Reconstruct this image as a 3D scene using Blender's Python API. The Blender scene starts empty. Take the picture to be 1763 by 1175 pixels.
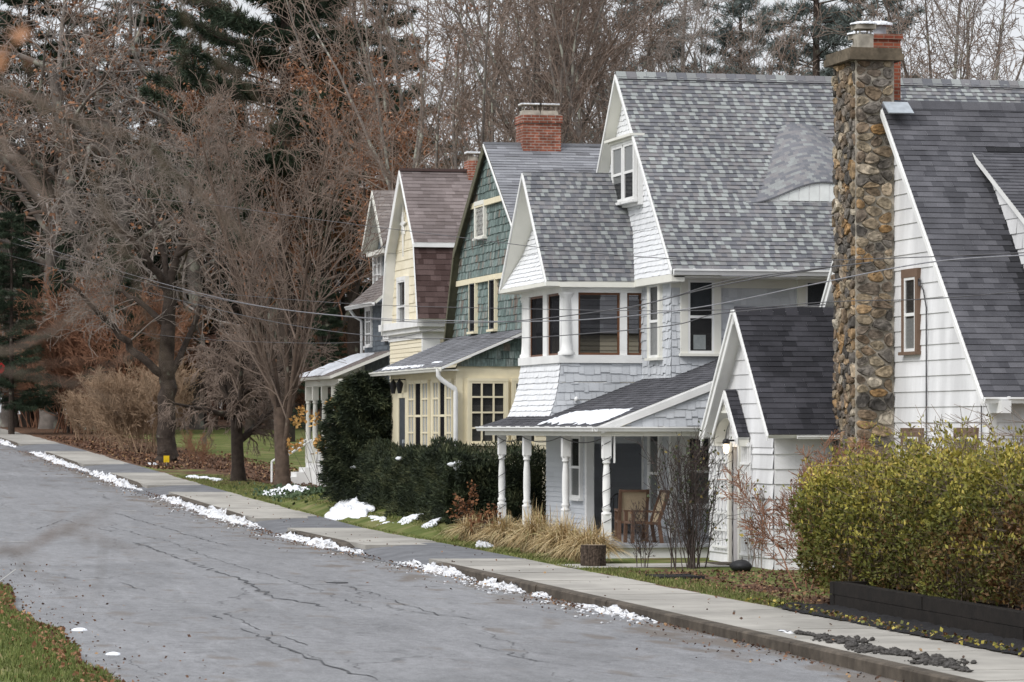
import bpy, math, random
import numpy as np
from mathutils import Vector as V3

SC = bpy.context.scene
COL = SC.collection
R = math.radians

# ------------------------------------------------------------------ camera, sky, sun, exposure
LENS_PX = 6000.0            # focal length in pixels of the 1763 px wide photograph
CX, HOR = 881.5, 735.0      # principal column and horizon row
VPX = -500.0                # where the street runs to
YAW = math.atan((CX - VPX) / LENS_PX)
CA, SA = math.cos(YAW), math.sin(YAW)
cam_d = bpy.data.cameras.new('camera')
cam = bpy.data.objects.new('camera', cam_d)
COL.objects.link(cam)
cam.location = (0, 0, 0)
cam.rotation_euler = (R(90), 0, -YAW)
cam_d.sensor_width = 36
cam_d.lens = 36 * LENS_PX / 1763
cam_d.shift_y = (HOR - 587.5) / 1763
cam_d.clip_start, cam_d.clip_end = 0.5, 3000
cam_d.dof.use_dof = True
cam_d.dof.focus_distance = 76
cam_d.dof.aperture_fstop = 7.0
SC.camera = cam

w = bpy.data.worlds.new('World')
SC.world = w
w.use_nodes = True
nt = w.node_tree
bg = nt.nodes['Background']
sky = nt.nodes.new('ShaderNodeTexSky')
sky.sky_type = 'NISHITA'
sky.sun_disc = False
sky.sun_elevation = R(42)
sky.sun_rotation = R(-122)
sky.altitude = 100
sky.air_density = 1.0
sky.dust_density = 1.0
hs = nt.nodes.new('ShaderNodeHueSaturation')
hs.inputs['Saturation'].default_value = 0.22
nt.links.new(sky.outputs[0], hs.inputs['Color'])
mxs = nt.nodes.new('ShaderNodeMix'); mxs.data_type = 'RGBA'      # thin overcast: the sky evened out by cloud
mxs.inputs['Factor'].default_value = 0.85
# standard overcast: the cloud is about three times as bright overhead as at the horizon
tcw = nt.nodes.new('ShaderNodeTexCoord'); sep = nt.nodes.new('ShaderNodeSeparateXYZ')
nt.links.new(tcw.outputs['Generated'], sep.inputs[0])
cl = nt.nodes.new('ShaderNodeMapRange'); cl.inputs['From Min'].default_value = 0; cl.inputs['From Max'].default_value = 1
cl.inputs['To Min'].default_value = 2.75; cl.inputs['To Max'].default_value = 8.2
nt.links.new(sep.outputs['Z'], cl.inputs['Value'])
cv = nt.nodes.new('ShaderNodeVectorMath'); cv.operation = 'SCALE'; cv.inputs[0].default_value = (.975, 1.0, 1.05)
nt.links.new(cl.outputs[0], cv.inputs['Scale']); nt.links.new(cv.outputs[0], mxs.inputs[7])
nt.links.new(hs.outputs[0], mxs.inputs[6])
nt.links.new(mxs.outputs[2], bg.inputs['Color'])
bg.inputs['Strength'].default_value = 0.13

sun_d = bpy.data.lights.new('sun', 'SUN')
sun = bpy.data.objects.new('sun', sun_d)
COL.objects.link(sun)
sun_d.energy = 1.15
sun_d.angle = R(20)
sun_d.color = (1, 0.97, 0.93)
sun.rotation_euler = V3((0.95, 0.6, -1.0)).to_track_quat('-Z', 'Y').to_euler()

SC.view_settings.view_transform = 'Standard'
SC.view_settings.look = 'None'
SC.view_settings.exposure = 0.80
SC.view_settings.gamma = 1
SC.cycles.max_bounces = 6
SC.cycles.transparent_max_bounces = 12

# ------------------------------------------------------------------ surveying: metres from the photograph
def Yat(px, X):             # where the plane X meets picture column px
    return (X * LENS_PX / (CA * (px - VPX)) - X * SA) / CA
def Xat(px, Y):
    k = (px - VPX) * CA / LENS_PX
    return k * CA * Y / (1 - k * SA)
def Zat(py, X, Y):
    return (HOR - py) * (X * SA + Y * CA) / LENS_PX

# ------------------------------------------------------------------ materials
def mat(name, col=None, ramp=None, rough=.85, noise=(6, .25), stain=None, bump=None, spec=.25, const=True, brick=None, metal=0, tint=None):
    m = bpy.data.materials.new(name)
    m.use_nodes = True
    n, l = m.node_tree.nodes, m.node_tree.links
    b = n['Principled BSDF']
    b.inputs['Roughness'].default_value = rough
    b.inputs['Specular IOR Level'].default_value = spec
    b.inputs['Metallic'].default_value = metal
    tc = n.new('ShaderNodeTexCoord')
    if ramp:
        at = n.new('ShaderNodeAttribute'); at.attribute_name = 'tone'
        cr = n.new('ShaderNodeValToRGB')
        cr.color_ramp.interpolation = 'LINEAR'
        el = cr.color_ramp.elements
        while len(el) < len(ramp): el.new(.5)
        for e, (p, c) in zip(el, ramp):
            e.position = p; e.color = (*c, 1)
        l.new(at.outputs['Fac'], cr.inputs[0])
        out = cr.outputs[0]
    elif brick:
        br = n.new('ShaderNodeTexBrick')
        c1, c2, mo, bw, bh, ms = brick
        br.inputs['Color1'].default_value = (*c1, 1); br.inputs['Color2'].default_value = (*c2, 1); br.inputs['Mortar'].default_value = (*mo, 1)
        br.inputs['Scale'].default_value = 1; br.inputs['Brick Width'].default_value = bw; br.inputs['Row Height'].default_value = bh; br.inputs['Mortar Size'].default_value = ms
        l.new(tc.outputs['UV'], br.inputs['Vector'])
        out = br.outputs['Color']
    else:
        rg = n.new('ShaderNodeRGB'); rg.outputs[0].default_value = (*col, 1)
        out = rg.outputs[0]
    def mult(out, scale, amt, detail=5, vecscale=None, sharp=False):
        nz = n.new('ShaderNodeTexNoise'); nz.inputs['Scale'].default_value = scale; nz.inputs['Detail'].default_value = detail
        src = tc.outputs['Object']
        if vecscale:
            mp = n.new('ShaderNodeMapping'); mp.inputs['Scale'].default_value = vecscale
            l.new(src, mp.inputs[0]); src = mp.outputs[0]
        l.new(src, nz.inputs['Vector'])
        mr = n.new('ShaderNodeMapRange')
        mr.inputs['From Min'].default_value = .4 if sharp else .25; mr.inputs['From Max'].default_value = .6 if sharp else .75
        mr.inputs['To Min'].default_value = 1 - amt; mr.inputs['To Max'].default_value = 1 + (amt * .3 if sharp else amt)
        l.new(nz.outputs['Fac'], mr.inputs['Value'])
        vm = n.new('ShaderNodeVectorMath'); vm.operation = 'SCALE'
        l.new(out, vm.inputs[0]); l.new(mr.outputs[0], vm.inputs['Scale'])
        return vm.outputs[0]
    if noise: out = mult(out, noise[0], noise[1])
    if stain: out = mult(out, stain[0], stain[1], 6, stain[2] if len(stain) > 2 else None, True)
    if tint:      # second colour in patches (lichen, moss, dirt): scale, amount 0..1 threshold, colour
        nz = n.new('ShaderNodeTexNoise'); nz.inputs['Scale'].default_value = tint[0]; nz.inputs['Detail'].default_value = 6
        l.new(tc.outputs['Object'], nz.inputs['Vector'])
        mr = n.new('ShaderNodeMapRange'); mr.inputs['From Min'].default_value = tint[1]; mr.inputs['From Max'].default_value = tint[1] + .08
        l.new(nz.outputs['Fac'], mr.inputs['Value'])
        mx = n.new('ShaderNodeMix'); mx.data_type = 'RGBA'
        l.new(mr.outputs[0], mx.inputs['Factor']); l.new(out, mx.inputs[6]); mx.inputs[7].default_value = (*tint[2], 1)
        out = mx.outputs[2]
    l.new(out, b.inputs['Base Color'])
    if bump:
        nz = n.new('ShaderNodeTexNoise'); nz.inputs['Scale'].default_value = bump[0]; nz.inputs['Detail'].default_value = 6
        l.new(tc.outputs['Object'], nz.inputs['Vector'])
        bp = n.new('ShaderNodeBump'); bp.inputs['Strength'].default_value = bump[1]; bp.inputs['Distance'].default_value = bump[2] if len(bump) > 2 else .02
        l.new(nz.outputs['Fac'], bp.inputs['Height'])
        l.new(bp.outputs[0], b.inputs['Normal'])
    return m

def glass_mat(name, see=.5, col=(.035, .037, .038)):  # grey in the base colour stands in for reflected trees
    m = bpy.data.materials.new(name); m.use_nodes = True
    n, l = m.node_tree.nodes, m.node_tree.links
    b = n['Principled BSDF']; b.inputs['Base Color'].default_value = (*col, 1); b.inputs['Roughness'].default_value = .03
    b.inputs['Specular IOR Level'].default_value = .9
    tr = n.new('ShaderNodeBsdfTransparent'); mx = n.new('ShaderNodeMixShader'); mx.inputs[0].default_value = see
    l.new(b.outputs[0], mx.inputs[1]); l.new(tr.outputs[0], mx.inputs[2])
    l.new(mx.outputs[0], n['Material Output'].inputs['Surface'])
    return m

def screen_mat(name, see):
    m = bpy.data.materials.new(name); m.use_nodes = True
    n, l = m.node_tree.nodes, m.node_tree.links
    b = n['Principled BSDF']; b.inputs['Base Color'].default_value = (.012, .012, .014, 1); b.inputs['Roughness'].default_value = .9; b.inputs['Specular IOR Level'].default_value = .05
    tr = n.new('ShaderNodeBsdfTransparent'); mx = n.new('ShaderNodeMixShader'); mx.inputs[0].default_value = see
    l.new(b.outputs[0], mx.inputs[1]); l.new(tr.outputs[0], mx.inputs[2])
    l.new(mx.outputs[0], n['Material Output'].inputs['Surface'])
    return m

MT = {}
MT['white'] = mat('white_paint', (.78, .78, .77), rough=.55, noise=(3, .05), stain=(1.2, .08))
MT['cream'] = mat('cream_trim_paint', (.72, .71, .65), rough=.55, noise=(3, .05))
MT['whitesiding'] = mat('white_cedar_siding', ramp=[(0, (.72, .72, .73)), (1, (.80, .80, .81))], rough=.6, noise=(40, .04), stain=(1.6, .16, (1, 1, .22)))
MT['greyshingle'] = mat('pale_grey_wall_shingle', ramp=[(0, (.50, .52, .55)), (1, (.60, .62, .65))], rough=.65, noise=(25, .05), stain=(1.5, .07))
MT['whiteshingle'] = mat('white_gable_shingle', ramp=[(0, (.72, .73, .75)), (1, (.80, .81, .83))], rough=.6, noise=(25, .05))
MT['greyclap'] = mat('grey_clapboard', ramp=[(0, (.50, .52, .55)), (1, (.56, .58, .61))], rough=.65, noise=(20, .04))
MT['roofmulti'] = mat('mixed_grey_asphalt_shingle', ramp=[(0, (.128, .132, .145)), (.25, (.160, .162, .176)), (.5, (.202, .194, .199)), (.75, (.222, .228, .228)), (.85, (.268, .282, .279)), (1, (.31, .327, .32))], rough=.95, noise=(90, .25), stain=(.4, .12), spec=.1)
MT['roofdark'] = mat('dark_asphalt_shingle', ramp=[(0, (.018, .018, .020)), (.3, (.062, .062, .070)), (1, (.112, .111, .122))], rough=.9, noise=(60, .25), spec=.15, stain=(1.5, .18))
MT['roofblack'] = mat('black_asphalt_shingle', ramp=[(0, (.028, .028, .033)), (1, (.060, .059, .068))], rough=.9, noise=(60, .25), spec=.15, stain=(.9, .3))
MT['roofslate'] = mat('grey_worn_roof_shingle', ramp=[(0, (.17, .172, .188)), (.9, (.255, .26, .278)), (1, (.12, .12, .13))], rough=.85, noise=(40, .2), stain=(1.3, .25, (.4, 1, 2)))
MT['roofbrown'] = mat('brown_asphalt_shingle', ramp=[(0, (.14, .115, .11)), (1, (.22, .185, .18))], rough=.9, noise=(50, .25), stain=(.6, .2), spec=.1)
MT['roofbrowndark'] = mat('dark_brown_steep_shingle', ramp=[(0, (.055, .035, .032)), (1, (.115, .08, .075))], rough=.9, noise=(50, .3), spec=.1)
MT['roofpale'] = mat('faded_brown_shingle', ramp=[(0, (.17, .145, .135)), (1, (.26, .23, .215))], rough=.9, noise=(40, .25), spec=.1)
MT['greenshingle'] = mat('weathered_green_shingle', ramp=[(0, (.115, .155, .146)), (.55, (.19, .25, .236)), (.85, (.26, .31, .295)), (1, (.22, .185, .155))], rough=.9, noise=(14, .25), tint=(1.4, .60, (.15, .125, .105)), stain=(9, .4, (3, 3, .3)))
MT['yellowclap'] = mat('pale_yellow_clapboard', ramp=[(0, (.70, .63, .47)), (1, (.76, .70, .55))], rough=.65, noise=(12, .05))
MT['yellowpaint'] = mat('pale_yellow_paint', (.74, .67, .49), rough=.6, noise=(4, .06))
MT['bluegrey'] = mat('blue_grey_shingle', ramp=[(0, (.10, .12, .14)), (1, (.16, .185, .21))], rough=.8, noise=(15, .1))
MT['olive'] = mat('dark_olive_trim', (.10, .095, .06), rough=.7)
MT['brownpaint'] = mat('brown_trim_paint', (.16, .105, .075), rough=.6, noise=(10, .1))
MT['stainwood'] = mat('orange_brown_wood_frame', (.13, .058, .03), rough=.5)
MT['dark'] = mat('dark_interior', (.028, .027, .027), rough=.9)
MT['blind'] = mat('pale_curtain', (.42, .46, .46), rough=.9, noise=(14, .12))
MT['lace'] = mat('white_lace_curtain', (.6, .61, .6), rough=.9, noise=(30, .15))
MT['curtaindim'] = mat('dim_grey_curtain', (.13, .125, .115), rough=.9, noise=(6, .6))
MT['shutter'] = mat('charcoal_shutter', (.055, .062, .07), rough=.7)
MT['glass'] = glass_mat('window_glass', .45)
MT['glassclear'] = glass_mat('window_glass_clear', .7)
MT['screen'] = screen_mat('insect_screen', .30)
MT['screenclose'] = screen_mat('insect_screen_front', .12)
MT['brick'] = mat('red_brick', brick=((.20, .065, .042), (.30, .10, .06), (.33, .28, .24), .22, .075, .009), rough=.9, noise=(8, .3), stain=(3, .35))
MT['brickorange'] = mat('orange_brick', brick=((.19, .05, .03), (.30, .085, .045), (.24, .16, .12), .21, .072, .010), rough=.9, noise=(8, .25))
MT['mortar'] = mat('chimney_mortar', (.42, .38, .32), rough=.95, noise=(12, .25), bump=(40, .5), stain=(1.2, .35))
MT['stone'] = mat('field_stone', ramp=[(0, (.075, .068, .062)), (.25, (.18, .16, .14)), (.45, (.19, .135, .09)), (.65, (.32, .265, .19)), (.8, (.33, .195, .085)), (.92, (.46, .41, .33)), (1, (.23, .16, .105))], rough=.85, noise=(14, .45), stain=(5, .45), bump=(30, .5))
MT['capstone'] = mat('chimney_cap_slab', (.13, .105, .075), rough=.9, noise=(10, .35), stain=(3, .3))
MT['fluetile'] = mat('clay_flue', (.36, .33, .28), rough=.9, noise=(9, .2), stain=(4, .3))
MT['metal'] = mat('grey_flashing', (.32, .35, .38), rough=.5, noise=(8, .2))
MT['snow'] = mat('snow', (.80, .82, .86), rough=.8, noise=(9, .10), bump=(22, .9, .05), spec=.2, tint=(6, .70, (.60, .60, .60)))
MT['kerbsnow'] = mat('gritty_snow', (.76, .77, .80), rough=.85, noise=(14, .18), bump=(30, 1.0, .05), tint=(7, .55, (.40, .385, .375)))
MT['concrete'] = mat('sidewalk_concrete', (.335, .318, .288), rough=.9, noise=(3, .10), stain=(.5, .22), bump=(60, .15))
MT['kerb'] = mat('kerb_concrete', (.085, .070, .055), rough=.95, noise=(5, .35), stain=(2, .3), bump=(40, .3))
MT['timber'] = mat('dark_shaded_timber', (.013, .010, .008), rough=.85, noise=(8, .3), stain=(3, .3), bump=(20, .3))  # dark timber, its colour lowered further for the shade under the hedge
MT['mulch'] = mat('black_mulch', (.018, .017, .018), rough=.95, noise=(25, .4), bump=(40, .6, .04))
MT['dirt'] = mat('dark_dirt', (.075, .070, .066), rough=.95, noise=(25, .5), bump=(40, .6, .04))
MT['apron'] = mat('driveway_asphalt', (.145, .148, .158), rough=.9, noise=(10, .15), stain=(1.5, .2))
MT['bark'] = mat('grey_bark', (.15, .13, .115), rough=.95, noise=(5, .35), tint=(2.2, .55, (.30, .30, .25)), bump=(14, .8, .03))
MT['barkdark'] = mat('dark_wet_bark', (.050, .038, .031), rough=.95, noise=(5, .4), tint=(1.8, .63, (.17, .17, .13)), bump=(14, .9, .04))
MT['twig'] = mat('grey_brown_twig', (.21, .16, .13), rough=.95, noise=(.7, .35))
MT['twigpale'] = mat('pale_grey_twig', (.29, .255, .23), rough=.95, noise=(.7, .3))
MT['twigred'] = mat('red_brown_twig', (.28, .145, .09), rough=.95, noise=(.8, .4))
MT['twiggrey'] = mat('grey_twig', (.24, .205, .178), rough=.95, noise=(.7, .35))
MT['twigtan'] = mat('tan_twig', (.32, .225, .15), rough=.95, noise=(.8, .35))
MT['twigshaded'] = mat('shaded_wood_twig', (.085, .062, .052), rough=.95, noise=(.4, .4))  # shade in the gaps of the thick wood, put into the twig colour
MT['twigdark'] = mat('dark_twig', (.075, .058, .052), rough=.95, noise=(.8, .35))
MT['oakleaf'] = mat('dead_oak_leaf', ramp=[(0, (.12, .058, .034)), (.5, (.23, .105, .052)), (1, (.36, .20, .12))], rough=.8, noise=(3, .2))
MT['litter'] = mat('fallen_leaf', ramp=[(0, (.05, .03, .022)), (.5, (.12, .065, .042)), (.85, (.21, .115, .07)), (1, (.34, .22, .11))], rough=.85, noise=(5, .2))
MT['pine'] = mat('pine_needle', ramp=[(0, (.014, .026, .016)), (.6, (.035, .055, .032)), (1, (.075, .095, .055))], rough=.8, noise=(.5, .25))
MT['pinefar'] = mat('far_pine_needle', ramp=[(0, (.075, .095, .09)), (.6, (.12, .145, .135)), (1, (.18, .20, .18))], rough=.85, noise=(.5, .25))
MT['yew'] = mat('yew_needle', ramp=[(0, (.012, .018, .010)), (.6, (.034, .046, .022)), (1, (.085, .092, .045))], rough=.75, noise=(1.2, .35))
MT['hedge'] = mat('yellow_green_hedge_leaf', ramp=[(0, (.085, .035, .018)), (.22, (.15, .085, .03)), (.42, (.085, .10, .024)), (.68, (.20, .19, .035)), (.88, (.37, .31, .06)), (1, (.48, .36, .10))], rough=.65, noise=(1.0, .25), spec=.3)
MT['grassblade'] = mat('grass_blade', ramp=[(0, (.075, .10, .026)), (.5, (.13, .155, .043)), (.8, (.25, .235, .10)), (1, (.33, .26, .14))], rough=.8, noise=(.6, .3))
MT['straw'] = mat('straw_grass_blade', ramp=[(0, (.26, .17, .08)), (.5, (.46, .34, .17)), (.85, (.60, .49, .31)), (1, (.36, .35, .15))], rough=.8, noise=(4, .15))
MT['hydrangea'] = mat('dried_brown_bloom', ramp=[(0, (.09, .04, .02)), (.6, (.17, .075, .035)), (1, (.26, .13, .06))], rough=.85)
MT['yellowleaf'] = mat('amber_dry_leaf', ramp=[(0, (.34, .17, .05)), (1, (.52, .33, .12))], rough=.85)
MT['stone_statue'] = mat('mossy_statue_stone', (.19, .18, .12), rough=.95, noise=(12, .3))
MT['stumpbark'] = mat('stump_bark', (.075, .055, .042), rough=.95, noise=(20, .5), stain=(14, .5, (3, 3, .3)), bump=(22, 1.0, .04))
MT['chairwood'] = mat('brown_chair_wood', (.125, .072, .048), rough=.6, noise=(12, .2))
MT['sling'] = mat('tan_sling_fabric', (.40, .32, .22), rough=.85, noise=(30, .1))
MT['black'] = mat('black_metal', (.02, .02, .022), rough=.5)
MT['wire'] = mat('grey_cable', (.045, .043, .048), rough=.5, spec=.5)
MT['wirelight'] = mat('bright_worn_cable', (.20, .20, .22), rough=.45, spec=.5)
MT['red'] = mat('red_sign_paint', (.45, .02, .02), rough=.5)
MT['yellow'] = mat('yellow_plastic', (.75, .50, .02), rough=.5)
MT['pole'] = mat('galvanised_pole', (.32, .33, .34), rough=.5, metal=.3)
MT['floorpaint'] = mat('grey_porch_floor', (.30, .31, .33), rough=.6)
MT['olivebrick'] = mat('foundation_block', (.16, .15, .15), rough=.9)

def emit_mat(name, col, strength):
    m = bpy.data.materials.new(name); m.use_nodes = True
    n, l = m.node_tree.nodes, m.node_tree.links
    e = n.new('ShaderNodeEmission'); e.inputs[0].default_value = (*col, 1); e.inputs[1].default_value = strength
    l.new(e.outputs[0], n['Material Output'].inputs['Surface'])
    return m
MT['bulb'] = emit_mat('lit_bulb', (1, .78, .5), 3)

# ------------------------------------------------------------------ objects
ORG = {}                    # world origin of every top-level thing
def tag(o, label=None, cat=None, group=None, kind=None):
    if label: o['label'] = label
    if cat: o['category'] = cat
    if group: o['group'] = group
    if kind: o['kind'] = kind
    return o
def thing(name, label, cat, loc, group=None):
    o = bpy.data.objects.new(name, None)
    o.empty_display_size = .3
    COL.objects.link(o)
    o.location = loc
    ORG[o.name] = np.array(loc, float)
    return tag(o, label, cat, group)

def link_mesh(name, me, parent=None, origin=None):
    o = bpy.data.objects.new(name, me)
    COL.objects.link(o)
    if parent is not None:
        o.parent = parent
        ORG[o.name] = ORG[parent.name]
    else:
        org = np.array(origin if origin is not None else (0, 0, 0), float)
        o.location = org
        ORG[o.name] = org
    return o

def mesh_np(name, verts, faces, m, parent=None, origin=None, tone=None, smooth=False, ptone=None):
    """verts (N,3) world, faces (M,k) ints, tone (M,) per face or ptone per point"""
    verts = np.asarray(verts, np.float32)
    faces = np.asarray(faces, np.int32)
    if parent is not None: verts = verts - ORG[parent.name].astype(np.float32)
    elif origin is not None: verts = verts - np.array(origin, np.float32)
    me = bpy.data.meshes.new(name)
    me.vertices.add(len(verts)); me.vertices.foreach_set('co', verts.ravel())
    k = faces.shape[1]
    me.loops.add(faces.size); me.loops.foreach_set('vertex_index', faces.ravel())
    me.polygons.add(len(faces)); me.polygons.foreach_set('loop_start', np.arange(0, faces.size, k, dtype=np.int32))
    if smooth: me.polygons.foreach_set('use_smooth', np.ones(len(faces), bool))
    if tone is not None:
        a = me.attributes.new('tone', 'FLOAT', 'FACE'); a.data.foreach_set('value', np.asarray(tone, np.float32))
    if ptone is not None:
        a = me.attributes.new('tone', 'FLOAT', 'POINT'); a.data.foreach_set('value', np.asarray(ptone, np.float32))
    me.update(calc_edges=True)
    me.materials.append(m)
    return link_mesh(name, me, parent, origin)

class MB:
    def __init__(s): s.v, s.f, s.t, s.m, s.s = [], [], [], [], []
    def face(s, pts, tone=.5, mi=0, smooth=False):
        b = len(s.v); s.v.extend([tuple(p) for p in pts]); s.f.append(tuple(range(b, b + len(pts)))); s.t.append(tone); s.m.append(mi); s.s.append(smooth)
    def grid(s, rows, tone=.5, mi=0, smooth=True, closed=False):
        b = len(s.v); n = len(rows[0])
        for r in rows: s.v.extend([tuple(p) for p in r])
        for i in range(len(rows) - 1):
            for j in range(n if closed else n - 1):
                j2 = (j + 1) % n
                s.f.append((b + i * n + j, b + i * n + j2, b + (i + 1) * n + j2, b + (i + 1) * n + j))
                s.t.append(tone(i, j) if callable(tone) else tone); s.m.append(mi); s.s.append(smooth)
    def box(s, x0, x1, y0, y1, z0, z1, tone=.5, mi=0):
        P = PL_WORLD
        s.pbox(P, x0, x1, z0, z1, -y1, -y0, tone, mi)
    def pbox(s, pl, u0, u1, v0, v1, d0, d1, tone=.5, mi=0):
        O, U, Vv, N = pl
        q = lambda u, v, d: O + U * u + Vv * v + N * d
        c = [q(u, v, d) for d in (d0, d1) for v in (v0, v1) for u in (u0, u1)]
        b = len(s.v); s.v.extend([tuple(p) for p in c])
        for f in ((4, 5, 7, 6), (1, 0, 2, 3), (0, 4, 6, 2), (5, 1, 3, 7), (6, 7, 3, 2), (0, 1, 5, 4)):
            s.f.append(tuple(b + i for i in f)); s.t.append(tone); s.m.append(mi); s.s.append(False)
    def prism(s, pts, off, tone=.5, mi=0):
        """closed solid: polygon pts pushed along vector off"""
        pts = [np.array(p, float) for p in pts]; off = np.array(off, float)
        top = pts; bot = [p + off for p in pts]
        s.face(top, tone, mi); s.face(bot[::-1], tone, mi)
        n = len(pts)
        for i in range(n):
            j = (i + 1) % n
            s.face([top[j], top[i], bot[i], bot[j]], tone, mi)
    def tube(s, pts, rad, n=6, tone=.5, mi=0, cap=True):
        pts = [np.array(p, float) for p in pts]
        if not hasattr(rad, '__len__'): rad = [rad] * len(pts)
        rows = []
        for i, p in enumerate(pts):
            a = pts[max(0, i - 1)]; b = pts[min(len(pts) - 1, i + 1)]
            d = b - a; d /= np.linalg.norm(d) + 1e-9
            ref = np.array((0, 0, 1.)) if abs(d[2]) < .9 else np.array((1., 0, 0))
            e1 = np.cross(d, ref); e1 /= np.linalg.norm(e1); e2 = np.cross(d, e1)
            rows.append([p + rad[i] * (e1 * math.cos(t) + e2 * math.sin(t)) for t in [2 * math.pi * k / n for k in range(n)]])
        s.grid(rows, tone, mi, True, True)
        if cap:
            s.face(rows[0], tone, mi); s.face(rows[-1][::-1], tone, mi)
    def lathe(s, x, y, prof, n=12, tone=.5, mi=0):
        rows = [[(x + r * math.cos(2 * math.pi * k / n), y + r * math.sin(2 * math.pi * k / n), z) for k in range(n)] for r, z in prof]
        s.grid(rows, tone, mi, True, True)
        s.face(rows[-1], tone, mi); s.face(rows[0][::-1], tone, mi)
    def blob(s, c, r, n=8, m=6, jit=0, rng=random, tone=.5, mi=0):
        rows = []
        for i in range(m + 1):
            th = math.pi * i / m
            rows.append([(c[0] + r[0] * math.sin(th) * math.cos(2 * math.pi * k / n) * (1 + rng.uniform(-jit, jit)), c[1] + r[1] * math.sin(th) * math.sin(2 * math.pi * k / n) * (1 + rng.uniform(-jit, jit)), c[2] + r[2] * math.cos(th) * (1 + rng.uniform(-jit, jit))) for k in range(n)])
        s.grid(rows, tone, mi, True, True)
    def build(s, name, mats, parent=None, origin=None, uv=False):
        if not isinstance(mats, (list, tuple)): mats = [mats]
        me = bpy.data.meshes.new(name)
        org = ORG[parent.name] if parent is not None else np.array(origin if origin is not None else (0, 0, 0), float)
        vv = np.array(s.v, float) - org
        me.from_pydata(vv.tolist(), [], s.f)
        a = me.attributes.new('tone', 'FLOAT', 'FACE'); a.data.foreach_set('value', np.array(s.t, np.float32))
        me.polygons.foreach_set('material_index', np.array(s.m, np.int32))
        me.polygons.foreach_set('use_smooth', np.array(s.s, bool))
        for m in mats: me.materials.append(m)
        if uv:
            ul = me.uv_layers.new(name='UVMap')
            for p in me.polygons:
                nn = p.normal
                u = V3((0, 0, 1)).cross(nn) if abs(nn.z) < .95 else V3((1, 0, 0))
                u.normalize(); v = nn.cross(u)
                for li in p.loop_indices:
                    co = me.vertices[me.loops[li].vertex_index].co
                    ul.data[li].uv = (co.dot(u), co.dot(v))
        me.update()
        return link_mesh(name, me, parent, origin)

# planes: (origin, u, v, outward normal)
def arr(*a): return np.array(a, float)
PL_WORLD = (arr(0, 0, 0), arr(1, 0, 0), arr(0, 0, 1), arr(0, -1, 0))
def street(X): return (arr(X, 0, 0), arr(0, -1, 0), arr(0, 0, 1), arr(-1, 0, 0))     # facing the street; u = -Y
def side(Y): return (arr(0, Y, 0), arr(1, 0, 0), arr(0, 0, 1), arr(0, -1, 0))        # facing the camera end; u = X
def plane_of(pts, up=True):
    p = [np.array(q, float) for q in pts]
    n = sum((np.cross(p[i], p[(i + 1) % len(p)]) for i in range(len(p))), arr(0, 0, 0))
    n = np.cross(p[1] - p[0], p[2] - p[0]) if np.linalg.norm(n) < 1e-9 else sum((np.cross(p[i] - p[0], p[(i + 1) % len(p)] - p[0]) for i in range(len(p))), arr(0, 0, 0))
    n /= np.linalg.norm(n)
    if up and n[2] < 0: n = -n
    z = arr(0, 0, 1); v = z - n * n[2]; v /= np.linalg.norm(v); u = np.cross(v, n)
    return (p[0], u, v, n)
def to_uv(pl, pts):
    return [((np.array(q, float) - pl[0]) @ pl[1], (np.array(q, float) - pl[0]) @ pl[2]) for q in pts]

def clip_convex(sub, poly):
    out = sub
    n = len(poly)
    for i in range(n):
        ax, ay = poly[i]; bx, by = poly[(i + 1) % n]
        ex, ey = bx - ax, by - ay
        src, out = out, []
        if not src: return src
        ds = [ex * (p[1] - ay) - ey * (p[0] - ax) for p in src]
        for j in range(len(src)):
            k = (j + 1) % len(src)
            if ds[j] >= -1e-9: out.append(src[j])
            if (ds[j] > 1e-9 and ds[k] < -1e-9) or (ds[j] < -1e-9 and ds[k] > 1e-9):
                t = ds[j] / (ds[j] - ds[k])
                out.append(tuple(src[j][q] + t * (src[k][q] - src[j][q]) for q in range(len(src[j]))))
    return out
def ccw(poly):
    a = sum(poly[i][0] * poly[(i + 1) % len(poly)][1] - poly[(i + 1) % len(poly)][0] * poly[i][1] for i in range(len(poly)))
    return poly if a > 0 else poly[::-1]

def shingles(mb, pl, poly, e, wd, lip, jit=0, seed=0, tones=None, mi=0, vj=0, base=.004, gap=.0, stagger=None):
    """courses of real overlapping shingles on a convex polygon given in plane coordinates"""
    rng = random.Random(seed)
    poly = ccw(list(poly))
    us = [p[0] for p in poly]; vs = [p[1] for p in poly]
    u0, u1, v0, v1 = min(us), max(us), min(vs), max(vs)
    O, U, Vv, N = pl
    k0 = 0
    nv = int(math.ceil((v1 - v0) / e))
    for k in range(nv):
        va = v0 + k * e; vb = min(va + e, v1)
        off = rng.uniform(0, wd) if stagger is None else (stagger * k) % wd
        u = u0 - off
        while u < u1:
            wv = wd * rng.uniform(1 - jit, 1 + jit)
            d = rng.uniform(-vj, vj) if vj else 0
            cell = [(u + gap, va + d, 1.0), (u + wv - gap, va + d, 1.0), (u + wv - gap, vb, 0.0), (u + gap, vb, 0.0)]
            c = clip_convex(cell, poly)
            t = (tones(rng, u, va) if tones.__code__.co_argcount == 3 else tones(rng)) if tones else rng.random()
            if len(c) >= 3:
                l1 = lip * (1 + (rng.uniform(-.3, .3) if jit else 0))
                mb.face([O + U * p[0] + Vv * p[1] + N * (base + l1 * p[2]) for p in c], t, mi)
                # the bottom edge of the shingle
                low = [p for p in c if abs(p[1] - (va + d)) < 1e-6]
                if len(low) == 2:
                    a, b = sorted(low)
                    mb.face([O + U * b[0] + Vv * b[1] + N * (base + l1), O + U * a[0] + Vv * a[1] + N * (base + l1), O + U * a[0] + Vv * a[1] + N * (-.002), O + U * b[0] + Vv * b[1] + N * (-.002)], t, mi)
            u += wv

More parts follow.
